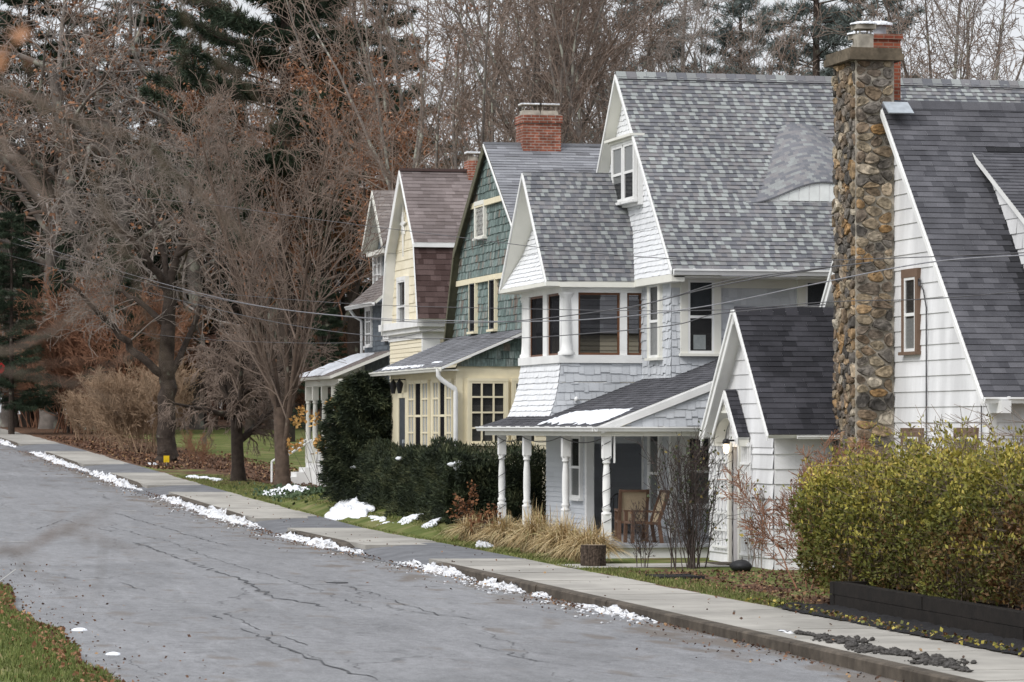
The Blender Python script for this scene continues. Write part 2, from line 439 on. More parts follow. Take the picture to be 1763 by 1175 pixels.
def roof(parent, name, pts, m, e=.145, wd=.30, lip=.012, jit=.3, seed=1, th=.14, fascia=None, tones=None, vj=0):
    """roof slope through 3D corner points (coplanar, convex), shingled, with its boarded underside"""
    pl = plane_of(pts)
    uv = to_uv(pl, pts)
    mb = MB()
    shingles(mb, pl, uv, e, wd, lip, jit, seed, tones, 0, vj)
    mb.prism(pts, -pl[3] * th, .5, 1)
    return mb.build(name, [m, fascia or MT['white']], parent)

def wall(parent, pl, poly, m, e=.14, wd=.2, lip=.014, jit=.25, seed=1, vj=.0, th=.12, name='wall', mb=None, tones=None, back=None, build=True, gap=0, stagger=None):
    own = mb is None
    mb = mb or MB()
    shingles(mb, pl, poly, e, wd, lip, jit, seed, tones, 0, vj, gap=gap, stagger=stagger)
    O, U, Vv, N = pl
    poly = ccw(list(poly))
    cu, cv_ = sum(p[0] for p in poly) / len(poly), sum(p[1] for p in poly) / len(poly)
    ins = [(p[0] + (cu - p[0]) * .006 / (abs(cu - p[0]) + .006), p[1] + (cv_ - p[1]) * .006 / (abs(cv_ - p[1]) + .006)) for p in poly]
    mb.prism([O + U * p[0] + Vv * p[1] - N * .003 for p in ins], -N * th, .5, 0)
    if build and own: return mb.build(name, [m], parent)
    return mb

def window(parent, pl, u0, u1, v0, v1, cw=.10, cm=None, sm=None, nx=1, ny=2, curtain=None, sill=True, glass=None, bar=.022, head=0, sash=.05, dep=.05, cut=None):
    """opening u0..u1 x v0..v1 with casing, sash bars, glass and the dark room (or a curtain) behind it"""
    cm = cm or MT['white']; sm = sm or MT['white']
    fr = MB()
    dep = dep + .035
    fr.pbox(pl, u0 - cw, u0, v0, v1, .003, dep); fr.pbox(pl, u1, u1 + cw, v0, v1, .003, dep)
    fr.pbox(pl, u0 - cw - head, u1 + cw + head, v1, v1 + cw * 1.15, .003, dep + .004)
    fr.pbox(pl, u0 - cw - (.03 if sill else 0), u1 + cw + (.03 if sill else 0), v0 - (.06 if sill else cw), v0, .003, dep + (.05 if sill else .002))
    f = fr.build('window', cm, parent)
    sb = MB(); s = sash
    sb.pbox(pl, u0, u0 + s, v0, v1, .046, dep - .006); sb.pbox(pl, u1 - s, u1, v0, v1, .046, dep - .006)
    sb.pbox(pl, u0 + s, u1 - s, v0, v0 + s * 1.2, .046, dep - .006); sb.pbox(pl, u0 + s, u1 - s, v1 - s, v1, .046, dep - .006)
    for i in range(1, nx):
        u = u0 + (u1 - u0) * i / nx; sb.pbox(pl, u - bar, u + bar, v0 + s * 1.2, v1 - s, .048, dep - .010)
    for j in range(1, ny):
        v = v0 + (v1 - v0) * j / ny; bb = bar if ny > 2 else .03
        sb.pbox(pl, u0 + s, u1 - s, v - bb, v + bb, .047, dep - .008)
    sb.build('sash', sm, f)
    O, U, Vv, N = pl
    q = lambda u, v, d: O + U * u + Vv * v + N * d
    g = MB(); g.face([q(u0, v0, .056), q(u1, v0, .056), q(u1, v1, .056), q(u0, v1, .056)])
    g.build('pane', glass or MT['glass'], f)
    r = MB()
    r.pbox(pl, u0, u1, v0, v1, .034, .040)
    if curtain is None: r.build('backing', MT['dark'], f)
    else:
        c0, c1 = cut or (0, 1)
        r = MB(); r.pbox(pl, u0, u1, v0, v1, .034, .040); r.build('backing', MT['dark'], f)
        c = MB()
        n = 14
        ua, ub = u0, u1
        va, vb = v0 + (v1 - v0) * c0, v0 + (v1 - v0) * c1
        row = lambda v: [q(ua + (ub - ua) * i / n, v, .0475 + .004 * math.sin(i * 2.1)) for i in range(n + 1)]
        c.grid([row(va), row(vb)]); c.build('curtain', curtain, f)
    return f

# ------------------------------------------------------------------ ground, road, kerb, pavement
GY = [-60, 0, 20, 39, 52, 70, 88, 95, 111, 119, 128, 139.5, 154, 178, 210, 250, 320, 420, 700]
GZ = [-3.05, -3.02, -3.0, -2.96, -2.85, -2.72, -2.60, -2.46, -2.13, -1.95, -1.72, -1.46, -1.10, -.56, .05, .5, .9, 1.5, 2.0]
def g(y): return float(np.interp(y, GY, GZ))
def smooth(a, b, x):
    t = np.clip((x - a) / (b - a), 0, 1); return t * t * (3 - 2 * t)
KX0, KX1, SX = 14.2, 14.42, 16.35     # kerb face, kerb back, back of the pavement
def left_edge(y):                      # the ragged edge of the lawn across the street
    return 4.65 + .35 * smooth(50, 66, y) + .12 * math.sin(y * .55) + .06 * math.sin(y * 1.7)
SEG = [(8, 69.7), (78.6, 87.7), (94.9, 111.4), (118.8, 128.3), (139.5, 154.1), (167.7, 215)]   # kerbed stretches between the driveways

def tz(x, y):
    """height of the land"""
    z = g(y)
    z += .9 * float(smooth(42, 110, x)) + 3.2 * float(smooth(60, 190, x))            # land behind the houses climbs
    z += .44 * float(smooth(16.5, 17.5, x)) * float(smooth(79.5, 83, y)) * float(1 - smooth(98, 108, y))
    if x < 4.8: z += (1.35 * float(1 - smooth(3, 16, y)) + .25 * float(smooth(30, 60, y))) * float(smooth(4.8, 1.0, x) if False else 1 - smooth(1.0, 4.8, x))
    return z
ys = sorted(set([round(v, 2) for v in list(np.arange(-60, 230, 2.0)) + list(np.arange(230, 420, 10)) + list(np.arange(420, 701, 40))]))
xs = [-300, -180, -100, -60, -30, -15, -8, -4, -1, 1, 2.5, 3.6, 4.3, 'e', 'f', 14.6, 16.0, SX + .01, 17, 17.8, 18.6, 19.5, 20.5, 22, 24, 27, 30, 34, 38, 44, 50, 58, 68, 80, 95, 115, 140, 170, 210, 300, 420]
rv, tone = [], []
rng = np.random.default_rng(3)
def lawn_tone(x, y):
    t = .12
    if x < 5: t = .85 * (1 if y < 70 else max(.3, 1 - (y - 70) / 60))
    if 16 < x < 26 and 55 < y < 112: t = .66
    if 16 < x < 19 and 112 <= y < 134: t = .6
    if 16 < x < 18.5 and 40 < y < 66: t = .35
    if 18 < x < 46 and 120 <= y < 205: t = .15 + .75 * float(smooth(20.6, 22.4, x))
    if 16 < x < 18.6 and 118 <= y < 138: t = .45
    if x > 17 and y > 205: t = .1
    return t
for y in ys:
    row, trow = [], []
    le = left_edge(y)
    for x in xs:
        if x == 'e': xx, z = le, tz(le, y) - .02
        elif x == 'f': xx, z = le + .12, g(y) - .5
        elif x in (14.6, 16.0): xx, z = x, g(y) - .5
        else: xx, z = x, tz(x, y)
        row.append((xx, y, z)); trow.append(lawn_tone(xx, y))
    rv.append(row); tone.append(trow)
nr, nc = len(rv), len(xs)
vv = np.array(rv).reshape(-1, 3)
ii = np.arange(nr * nc).reshape(nr, nc)
ff = np.stack([ii[:-1, :-1], ii[:-1, 1:], ii[1:, 1:], ii[1:, :-1]], -1).reshape(-1, 4)
def ground_mat():
    m = bpy.data.materials.new('ground_grass_and_leaf_litter'); m.use_nodes = True
    n, l = m.node_tree.nodes, m.node_tree.links
    b = n['Principled BSDF']; b.inputs['Roughness'].default_value = .95; b.inputs['Specular IOR Level'].default_value = .1
    tc = n.new('ShaderNodeTexCoord'); at = n.new('ShaderNodeAttribute'); at.attribute_name = 'tone'
    def noise(scale, d=6, vec=None):
        z = n.new('ShaderNodeTexNoise'); z.inputs['Scale'].default_value = scale; z.inputs['Detail'].default_value = d
        if vec:
            mp = n.new('ShaderNodeMapping'); mp.inputs['Scale'].default_value = vec; l.new(tc.outputs['Object'], mp.inputs[0]); l.new(mp.outputs[0], z.inputs['Vector'])
        else: l.new(tc.outputs['Object'], z.inputs['Vector'])
        return z.outputs['Fac']
    def ramp(f, stops):
        r = n.new('ShaderNodeValToRGB'); el = r.color_ramp.elements
        while len(el) < len(stops): el.new(.5)
        for e, (p, c) in zip(el, stops): e.position = p; e.color = (*c, 1)
        l.new(f, r.inputs[0]); return r.outputs[0]
    green = ramp(noise(1.3), [(.3, (.070, .090, .026)), (.5, (.11, .13, .038)), (.66, (.185, .17, .078)), (.8, (.25, .20, .115))])
    lit = ramp(noise(5.0), [(.3, (.035, .022, .016)), (.48, (.085, .050, .034)), (.6, (.15, .085, .05)), (.75, (.22, .14, .095))])
    ad = n.new('ShaderNodeMath'); ad.operation = 'ADD'
    mr = n.new('ShaderNodeMapRange'); mr.inputs['From Min'].default_value = .3; mr.inputs['From Max'].default_value = .7; mr.inputs['To Min'].default_value = -.28; mr.inputs['To Max'].default_value = .28
    l.new(noise(.9), mr.inputs['Value']); l.new(at.outputs['Fac'], ad.inputs[0]); l.new(mr.outputs[0], ad.inputs[1])
    st = n.new('ShaderNodeMapRange'); st.inputs['From Min'].default_value = .36; st.inputs['From Max'].default_value = .52
    l.new(ad.outputs[0], st.inputs['Value'])
    mx = n.new('ShaderNodeMix'); mx.data_type = 'RGBA'; l.new(st.outputs[0], mx.inputs['Factor']); l.new(lit, mx.inputs[6]); l.new(green, mx.inputs[7])
    l.new(mx.outputs[2], b.inputs['Base Color'])
    bp = n.new('ShaderNodeBump'); bp.inputs['Strength'].default_value = .7; bp.inputs['Distance'].default_value = .05
    l.new(noise(14), bp.inputs['Height']); l.new(bp.outputs[0], b.inputs['Normal'])
    return m
tag(mesh_np('ground', vv, ff, ground_mat(), ptone=np.array(tone).ravel(), smooth=True), kind='structure')

def road_mat():
    m = bpy.data.materials.new('worn_asphalt'); m.use_nodes = True
    n, l = m.node_tree.nodes, m.node_tree.links
    b = n['Principled BSDF']; b.inputs['Specular IOR Level'].default_value = .15
    tc = n.new('ShaderNodeTexCoord')
    def noise(scale, d=6, vec=(1, 1, 1), dist=0):
        z = n.new('ShaderNodeTexNoise'); z.inputs['Scale'].default_value = scale; z.inputs['Detail'].default_value = d; z.inputs['Distortion'].default_value = dist
        mp = n.new('ShaderNodeMapping'); mp.inputs['Scale'].default_value = vec; l.new(tc.outputs['Object'], mp.inputs[0]); l.new(mp.outputs[0], z.inputs['Vector'])
        return z.outputs['Fac']
    def mr(f, a, c, lo, hi):
        r = n.new('ShaderNodeMapRange'); r.inputs['From Min'].default_value = a; r.inputs['From Max'].default_value = c; r.inputs['To Min'].default_value = lo; r.inputs['To Max'].default_value = hi
        l.new(f, r.inputs['Value']); return r.outputs[0]
    def mul(a, c):
        k = n.new('ShaderNodeMath'); k.operation = 'MULTIPLY'; l.new(a, k.inputs[0]); l.new(c, k.inputs[1]); return k.outputs[0]
    base = mul(mul(mul(mr(noise(.30, 5, (1, .45, 1), .6), .3, .7, .90, 1.09), mr(noise(22, 5), .25, .75, .78, 1.22)), mr(noise(1.3, 6, (1.6, .25, 1), 1.0), .35, .65, .90, 1.07)), mul(mr(noise(70, 3), .25, .75, .6, 1.4), mr(noise(7, 9, (1, .45, 1)), .3, .7, .88, 1.12)))
    # a web of fine cracks worn into the surface
    vo = n.new('ShaderNodeTexVoronoi'); vo.feature = 'DISTANCE_TO_EDGE'; vo.inputs['Scale'].default_value = .42
    wn = n.new('ShaderNodeTexNoise'); wn.inputs['Scale'].default_value = 1.2; wn.inputs['Detail'].default_value = 7
    mp = n.new('ShaderNodeMapping'); mp.inputs['Scale'].default_value = (1, .22, 1)
    l.new(tc.outputs['Object'], wn.inputs['Vector'])
    ma = n.new('ShaderNodeVectorMath'); ma.operation = 'MULTIPLY_ADD'; ma.inputs[1].default_value = (.9, 2.2, 0)
    l.new(wn.outputs['Color'], ma.inputs[0]); l.new(tc.outputs['Object'], ma.inputs[2]); l.new(ma.outputs[0], mp.inputs[0]); l.new(mp.outputs[0], vo.inputs['Vector'])
    crack = mr(vo.outputs['Distance'], .002, .008, 1, 0)
    some = mr(noise(.25, 4), .48, .58, 0, 1)
    cr = mul(crack, some)
    inv = mr(cr, 0, 1, 1, .45)
    # tyre-worn paler bands, old patches and tar spots; grit washed against the kerb
    sx = n.new('ShaderNodeSeparateXYZ'); l.new(tc.outputs['Object'], sx.inputs[0])
    patch = mr(noise(.16, 3, (1, .5, 1), .2), .56, .59, 1, .90)
    spots = mr(noise(3.2, 6, (1, .5, 1), .5), .62, .68, 1, .80)
    salt = mr(noise(2.2, 8, (2.2, .12, 1), .4), .58, .72, 1, 1.13)
    base = mul(mul(mul(base, patch), spots), salt)
    fac = mul(base, inv)
    vm = n.new('ShaderNodeVectorMath'); vm.operation = 'SCALE'; vm.inputs[0].default_value = (.186, .187, .194)
    l.new(fac, vm.inputs['Scale'])
    gw_ = n.new('ShaderNodeMath'); gw_.operation = 'ADD'; l.new(mr(sx.outputs['X'], 12.4, 14.2, 0, .55), gw_.inputs[0]); l.new(mr(noise(1.1, 8, (1.5, .6, 1)), .3, .7, -.5, .45), gw_.inputs[1])
    gr = n.new('ShaderNodeMapRange'); gr.inputs['From Min'].default_value = .2; gr.inputs['From Max'].default_value = .5; gr.inputs['To Max'].default_value = .8; l.new(gw_.outputs[0], gr.inputs['Value'])
    gx = n.new('ShaderNodeMix'); gx.data_type = 'RGBA'; l.new(gr.outputs[0], gx.inputs['Factor']); l.new(vm.outputs[0], gx.inputs[6]); gx.inputs[7].default_value = (.125, .105, .088, 1)
    l.new(gx.outputs[2], b.inputs['Base Color'])
    l.new(mr(noise(.5, 5, (1, .3, 1)), .3, .7, .55, .85), b.inputs['Roughness'])
    bp = n.new('ShaderNodeBump'); bp.inputs['Strength'].default_value = .35; bp.inputs['Distance'].default_value = .02
    l.new(noise(40, 4), bp.inputs['Height']); l.new(bp.outputs[0], b.inputs['Normal'])
    return m
M_ROAD = road_mat()
rx = [3.6, 4.6, 6, 8, 10, 12, 13.4, KX0 + .1]
def rz(x, y): return g(y) - .165 + .05 * math.cos((x - 9.4) / 4.9 * 1.5) * 1.0 + .012 * math.sin(y * .31 + x * .8) - (.22 if x < 3.9 else 0)
ry = [float(v) for v in np.arange(-40, 260, 1.0)]
rv = [[(x, y, rz(x, y)) for x in rx] for y in ry]
ii = np.arange(len(ry) * len(rx)).reshape(len(ry), len(rx))
ff = np.stack([ii[:-1, :-1], ii[:-1, 1:], ii[1:, 1:], ii[1:, :-1]], -1).reshape(-1, 4)
road = tag(mesh_np('road', np.array(rv).reshape(-1, 3), ff, M_ROAD, smooth=True), kind='structure')

# long cracks and tar-filled seams running along the street
def ray_road(px, py):
    """the spot of the road seen at a pixel (flat solve, a few steps)"""
    z = -2.95
    for _ in range(12):
        fwd = -z * LENS_PX / (py - HOR)
        rt = (px - CX) / LENS_PX * fwd
        X, Y = rt * CA + fwd * SA, -rt * SA + fwd * CA
        z = rz(X, Y)
    return X, Y
mb = MB()
rng = random.Random(5)
def crack(pxs, wd):
    P = [np.array(ray_road(*p)) for p in pxs]
    pts = []
    for a, b in zip(P[:-1], P[1:]):
        k = max(2, int(np.linalg.norm(b - a) / .35))
        for i in range(k): pts.append(a + (b - a) * i / k + np.array((rng.gauss(0, .05), 0)))
    pts.append(P[-1])
    L, Rr = [], []
    for i, p in enumerate(pts):
        ww = wd * rng.uniform(.1, .75) * (1 if 0 < i < len(pts) - 1 else .2)
        L.append((p[0] - ww, p[1], rz(p[0], p[1]) + .006)); Rr.append((p[0] + ww, p[1], rz(p[0], p[1]) + .006))
    mb.grid([L, Rr], smooth=False)
for c, wd in [([(232, 934), (330, 970), (420, 1000), (470, 1030), (565, 1046)], .05), ([(64, 867), (110, 887), (150, 905), (200, 917)], .035), ([(195, 872), (260, 900), (320, 920), (390, 940)], .03),
              ([(215, 912), (290, 933), (340, 953), (420, 978), (520, 1008), (640, 1050)], .022), ([(392, 1055), (440, 1080), (530, 1112)], .03), ([(420, 1082), (500, 1120), (560, 1145), (650, 1172)], .035),
              ([(208, 1003), (250, 1018)], .03), ([(355, 1058), (383, 1067)], .04), ([(600, 1010), (700, 1042), (760, 1060), (830, 1068)], .022),
              ([(820, 1108), (900, 1135), (1000, 1150)], .02), ([(500, 1095), (600, 1105), (760, 1100)], .015), ([(980, 1108), (1100, 1098), (1250, 1090)], .015)]:
    crack(c, wd)
tag(mb.build('crack', mat('tar_filled_crack', (.07, .071, .075), rough=.9, noise=(9, .3)), road))
# short worn white dashes
mb = MB()
for (a, b) in [((5, 934), (50, 934)), ((210, 877), (235, 878)), ((0, 850), (28, 850))]:
    A, B = np.array(ray_road(*a)), np.array(ray_road(*b))
    q = np.array((0, .12))
    mb.face([(p[0], p[1], rz(p[0], p[1]) + .007) for p in (A, B, B + q, A + q)])
mb.build('paint_mark', mat('worn_white_paint', (.42, .41, .38), noise=(12, .35)), road)

# kerbs
for k, (a, b) in enumerate(SEG):
    mb = MB()
    y = a
    n = max(2, int((b - a) / 2.4)); st = (b - a) / n
    for i in range(n):
        y0, y1 = a + i * st + .006, a + (i + 1) * st - .006
        dz = lambda yy: -.11 * (1 - float(smooth(0, 1.1, min(yy - a, b - yy))))
        j = rng.uniform(-.012, .012)
        rows = []
        for yy in np.linspace(y0, y1, 5):
            t = g(yy) + dz(yy) + .004
            rows.append([(KX0 + j, yy, g(yy) - .5), (KX0 + j, yy, t - .025), (KX0 + .025 + j, yy, t), (KX1, yy, t), (KX1, yy, g(yy) - .5)])
        mb.grid(rows, smooth=False); mb.face(rows[0]); mb.face(rows[-1][::-1])
    tag(mb.build('kerb', MT['kerb']), kind='structure')
# pavement slabs
for k, (a, b) in enumerate(SEG):
    mb = MB()
    a2, b2 = a - (0 if k == 0 else 1.2), b + .6
    n = max(2, int((b2 - a2) / 1.5)); st = (b2 - a2) / n
    for i in range(n):
        y0, y1 = a2 + i * st + .007, a2 + (i + 1) * st - .007
        t0, t1 = rng.uniform(-.006, .006), rng.uniform(-.006, .006)
        x1 = SX + .05 * math.sin(i * 1.3)
        sk0 = .9 * (1 if i == n - 1 else 0)
        c = [(KX1 + .008, y0, g(y0) + t0), (x1, y0, g(y0) + t1), (x1, y1 - sk0 * .3, g(y1) + t1), (KX1 + .008, y1, g(y1) + t0)]
        mb.prism(c, (0, 0, -.45))
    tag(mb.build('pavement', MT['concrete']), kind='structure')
# driveway aprons between them
for k in range(len(SEG) - 1):
    a, b = SEG[k][1], SEG[k + 1][0]
    rows = []
    for yy in np.linspace(a - .9, b + .9, 10):
        e = float(smooth(0, 1.2, min(yy - (a - .9), (b + .9) - yy)))
        row = []
        for x, f in ((KX0 - .35, 0), (KX0 + .05, .12), (KX1 + .15, .55), (15.3, .92), (SX, 1), (SX + .5, 1), (22, 1), (30, 1)):
            z = rz(min(x, KX0 + .1), yy) + .008 if f == 0 else (g(yy) - .165) * (1 - f) + (g(yy) + .004) * f
            if x > SX: z = tz(x, yy) + (.012 if x < 18 or k != 0 else -.06)
            if f > .9 and x <= SX: z -= .03 * (1 - e)
            row.append((x, yy, z))
        rows.append(row[:5])
    mb = MB(); mb.grid(rows, smooth=True)
    tag(mb.build('driveway', MT['apron']), kind='structure')

# ------------------------------------------------------------------ helpers for houses
def us(px, X): return -Yat(px, X)
def post(mb, x, y, z0, z1, w=.15):
    """turned veranda post: square pedestal, swelling shaft, square block on top"""
    h = w / 2
    zp = z0 + .62; zt = z1 - .52
    mb.box(x - h, x + h, y - h, y + h, z0, zp)
    prof = [(h * 1.25, zp), (h * 1.3, zp + .03), (h * .8, zp + .06), (h * 1.12, zp + .10), (h * 1.12, zp + .13), (h * .86, zp + .17), (h * .98, zp + .45), (h * .92, zp + .8), (h * .72, zt - .10), (h * .66, zt - .06), (h * .98, zt - .045), (h * 1.0, zt - .02), (h * .8, zt), (h * 1.2, zt + .07)]
    mb.lathe(x, y, prof, 14)
    mb.box(x - h * 1.02, x + h * 1.02, y - h * 1.02, y + h * 1.02, zt + .06, z1)
def gutter(parent, p0, p1, m=None, out=(0, -1, 0), s=.11):
    """K-style gutter from p0 to p1 hanging on the eave, with strap ends"""
    p0, p1 = np.array(p0, float), np.array(p1, float); o = np.array(out, float)
    prof = [(0, 0), (0, -s), (s * .55, -s), (s * .75, -s * .5), (s, -s * .3), (s, 0), (s * .9, 0), (s * .9, -s * .25), (.01, -s * .9), (.01, 0)]
    rows = [[p + o * a + arr(0, 0, 1) * b for a, b in prof] for p in (p0, p1)]
    mb = MB(); mb.grid(rows, smooth=False, closed=True); mb.face(rows[0]); mb.face(rows[1][::-1])
    L = np.linalg.norm(p1 - p0)
    for i in range(int(L / .9)):
        c = p0 + (p1 - p0) * (i + .5) / max(1, int(L / .9))
        d = (p1 - p0) / L
        a = c - d * .012; b = c + d * .012
        mb.prism([a + o * 0, b + o * 0, b + o * s, a + o * s], (0, 0, .012))
    return mb.build('gutter', m or MT['white'], parent)
def rake(parent, apex, foot, th=.03, dp=.20, out=(-1, 0, 0), m=None, name='bargeboard', inset=.0):
    """board under the sloping edge of a gable"""
    apex, foot = np.array(apex, float), np.array(foot, float)
    o = np.array(out, float)
    mb = MB()
    a, b = apex - o * inset, foot - o * inset
    mb.prism([a, b, b - arr(0, 0, dp), a - arr(0, 0, dp * 1.12)], o * th)
    return mb.build(name, m or MT['white'], parent)

# ================================================================== WHITE COTTAGE
XW = 22.0
gw = -2.8
cot = thing('white_cottage', 'white shingled cottage with dark steep roof and tall fieldstone chimney, nearest to the camera', 'house', (XW, 63, gw))
XR = 21.72                                   # verge of the main roof
yA, zA = Yat(1515, XR), Zat(176, XR, Yat(1515, XR))
yN, zN = Yat(1693, XR), Zat(684, XR, Yat(1693, XR))
yF, zF = Yat(1412, XR), Zat(541, XR, Yat(1412, XR))
XEND = 38
ywN = Yat(1706, XW)                          # wall corner
# gable wall
pl = street(XW)
wall(cot, pl, [(-yF + .25, gw), (-ywN, gw), (-ywN, zN + .15), (-yA, zA - .1), (-yF + .25, zF + .2)], MT['whitesiding'], e=.288, wd=.9, lip=.022, jit=0, seed=11)
wall(cot, side(ywN), [(XW, gw), (XEND - .6, gw), (XEND - .6, zN - .02), (XW, zN - .02)], MT['whitesiding'], e=.288, wd=.9, lip=.022, jit=0, seed=12)
mb = MB(); mb.box(XW - .03, XW + .10, ywN - .03, ywN + .10, gw, zN - .05)
mb.box(XW - .028, XW + .15, ywN - .6, ywN - .035, zN - .28, zN - .06)
mb.build('corner_board', MT['white'], cot)
uD = Xat(1677, yN + (yA - yN) * .80) - XR
vT = math.hypot(zA - zN, yA - yN)
def wet(r, u, v):         # the slope keeps a wet black stain below the dormer
    f = v / vT; t = r.uniform(.32, 1)
    edge = uD - .62 * (1 - f) - .12 + .16 * math.sin(v * 2.3) * math.sin(v * .9)
    if f < .83 and u > edge:
        d = min(1, (u - edge) / .45) * min(1, max(0, (f - .02) / .34))
        t *= 1 - .96 * d
    return t
roof(cot, 'roof', [(XR, yN, zN), (XEND, yN, zN), (XEND, yA, zA), (XR, yA, zA)], MT['roofdark'], e=.145, wd=.25, seed=3, th=.10, fascia=MT['white'], tones=wet)
roof(cot, 'roof', [(XR, yA, zA), (XEND, yA, zA), (XEND, yF, zF), (XR, yF, zF)], MT['roofdark'], e=.145, wd=.25, seed=4, th=.10, fascia=MT['white'], tones=lambda r: r.uniform(.3, 1))
mb = MB()
for i in range(60):
    x0 = XR + i * .27
    if x0 > XEND - .3: break
    mb.face([(x0, yA - .16, zA - .13), (x0 + .27, yA - .16, zA - .13), (x0 + .27, yA, zA + .045), (x0, yA, zA + .045)], random.uniform(.3, 1))
    mb.face([(x0, yA, zA + .045), (x0 + .27, yA, zA + .045), (x0 + .27, yA + .16, zA - .10), (x0, yA + .16, zA - .10)], random.uniform(.3, 1))
mb.build('ridge_cap', MT['roofdark'], cot)
rake(cot, (XR - .002, yA, zA - .03), (XR - .002, yN, zN - .03), dp=.13)
rake(cot, (XR - .002, yA, zA - .03), (XR - .002, yF, zF - .03), dp=.26)
rake(cot, (XR - .034, yA, zA - .02), (XR - .034, yF, zF - .02), dp=.10)
gutter(cot, (XR, yN - .005, zN + .0), (XEND, yN - .005, zN + .0))
# dormer: cheek and shallow roof on the near slope
t = (zA - zN) / (yA - yN)
xD = Xat(1677, yN + (yA - yN) * .80)
def on_roof(x, f): return (x, yN + (yA - yN) * f, zN + (zA - zN) * f)
top = on_roof(xD, .815)
fy = yN + (yA - yN) * .28
frontz = top[2] - (top[1] - fy) * .52
mbc = MB()
cheek = [on_roof(xD + .18, .815), (xD + .18, fy, frontz), on_roof(xD + .18, .28)]
plc = street(xD + .18)
shingles(mbc, plc, [(-p[1], p[2]) for p in cheek], .288, .9, .022, .2, 7)
mbc.prism(cheek, (.1, 0, 0))
mbc.build('dormer_cheek', MT['whitesiding'], cot)
roof(cot, 'dormer_roof', [(xD, fy - .3, frontz - .3 * .52), (XEND - 2, fy - .3, frontz - .3 * .52), (XEND - 2, top[1] + .0, top[2] + .03), (xD, top[1], top[2] + .03)], MT['roofdark'], seed=9, th=.10, tones=lambda r: r.uniform(.3, .9))
wall(cot, side(fy), [(xD + .18, frontz - 2.2), (XEND - 2.2, frontz - 2.2), (XEND - 2.2, frontz - .06), (xD + .18, frontz - .06)], MT['whitesiding'], e=.288, wd=.9, lip=.02, jit=0, name='dormer_wall')
# windows of the gable wall
window(cot, pl, us(1563, XW), us(1582, XW), Zat(606, XW, 62), Zat(478, XW, 62), cw=.14, cm=MT['brownpaint'], ny=2, curtain=MT['lace'], cut=(0, .45), head=0)
window(cot, pl, us(1562, XW), us(1588, XW), Zat(850, XW, 62), Zat(752, XW, 62), cw=.14, cm=MT['brownpaint'], ny=2, curtain=MT['blind'])
window(cot, pl, us(1654, XW), us(1682, XW), Zat(850, XW, 59.5), Zat(752, XW, 59.5), cw=.14, cm=MT['brownpaint'], ny=2, curtain=MT['blind'])
window(cot, side(ywN), XW + 1.15, XW + 2.05, -2.1, -.35, cw=.14, cm=MT['brownpaint'])
# service cable on the wall
yv = Yat(1599, XW)
mb = MB(); mb.tube([(XW - .08, yv + .3, Zat(485, XW, yv)), (XW - .07, yv + .1, Zat(500, XW, yv)), (XW - .05, yv, Zat(530, XW, yv)), (XW - .05, yv, gw + .8)], .014, 5)
mb.tube([(XW - .06, yv + .34 + .06 * math.cos(a), Zat(485, XW, yv) + .07 * math.sin(a)) for a in np.linspace(0, 6.3, 12)], .012, 5)
yv2 = Yat(1694, XW); mb.tube([(XW - .05, yv2, zN - .1), (XW - .05, yv2, gw + .8)], .012, 5)
mb.build('service_cable', MT['wire'], cot)

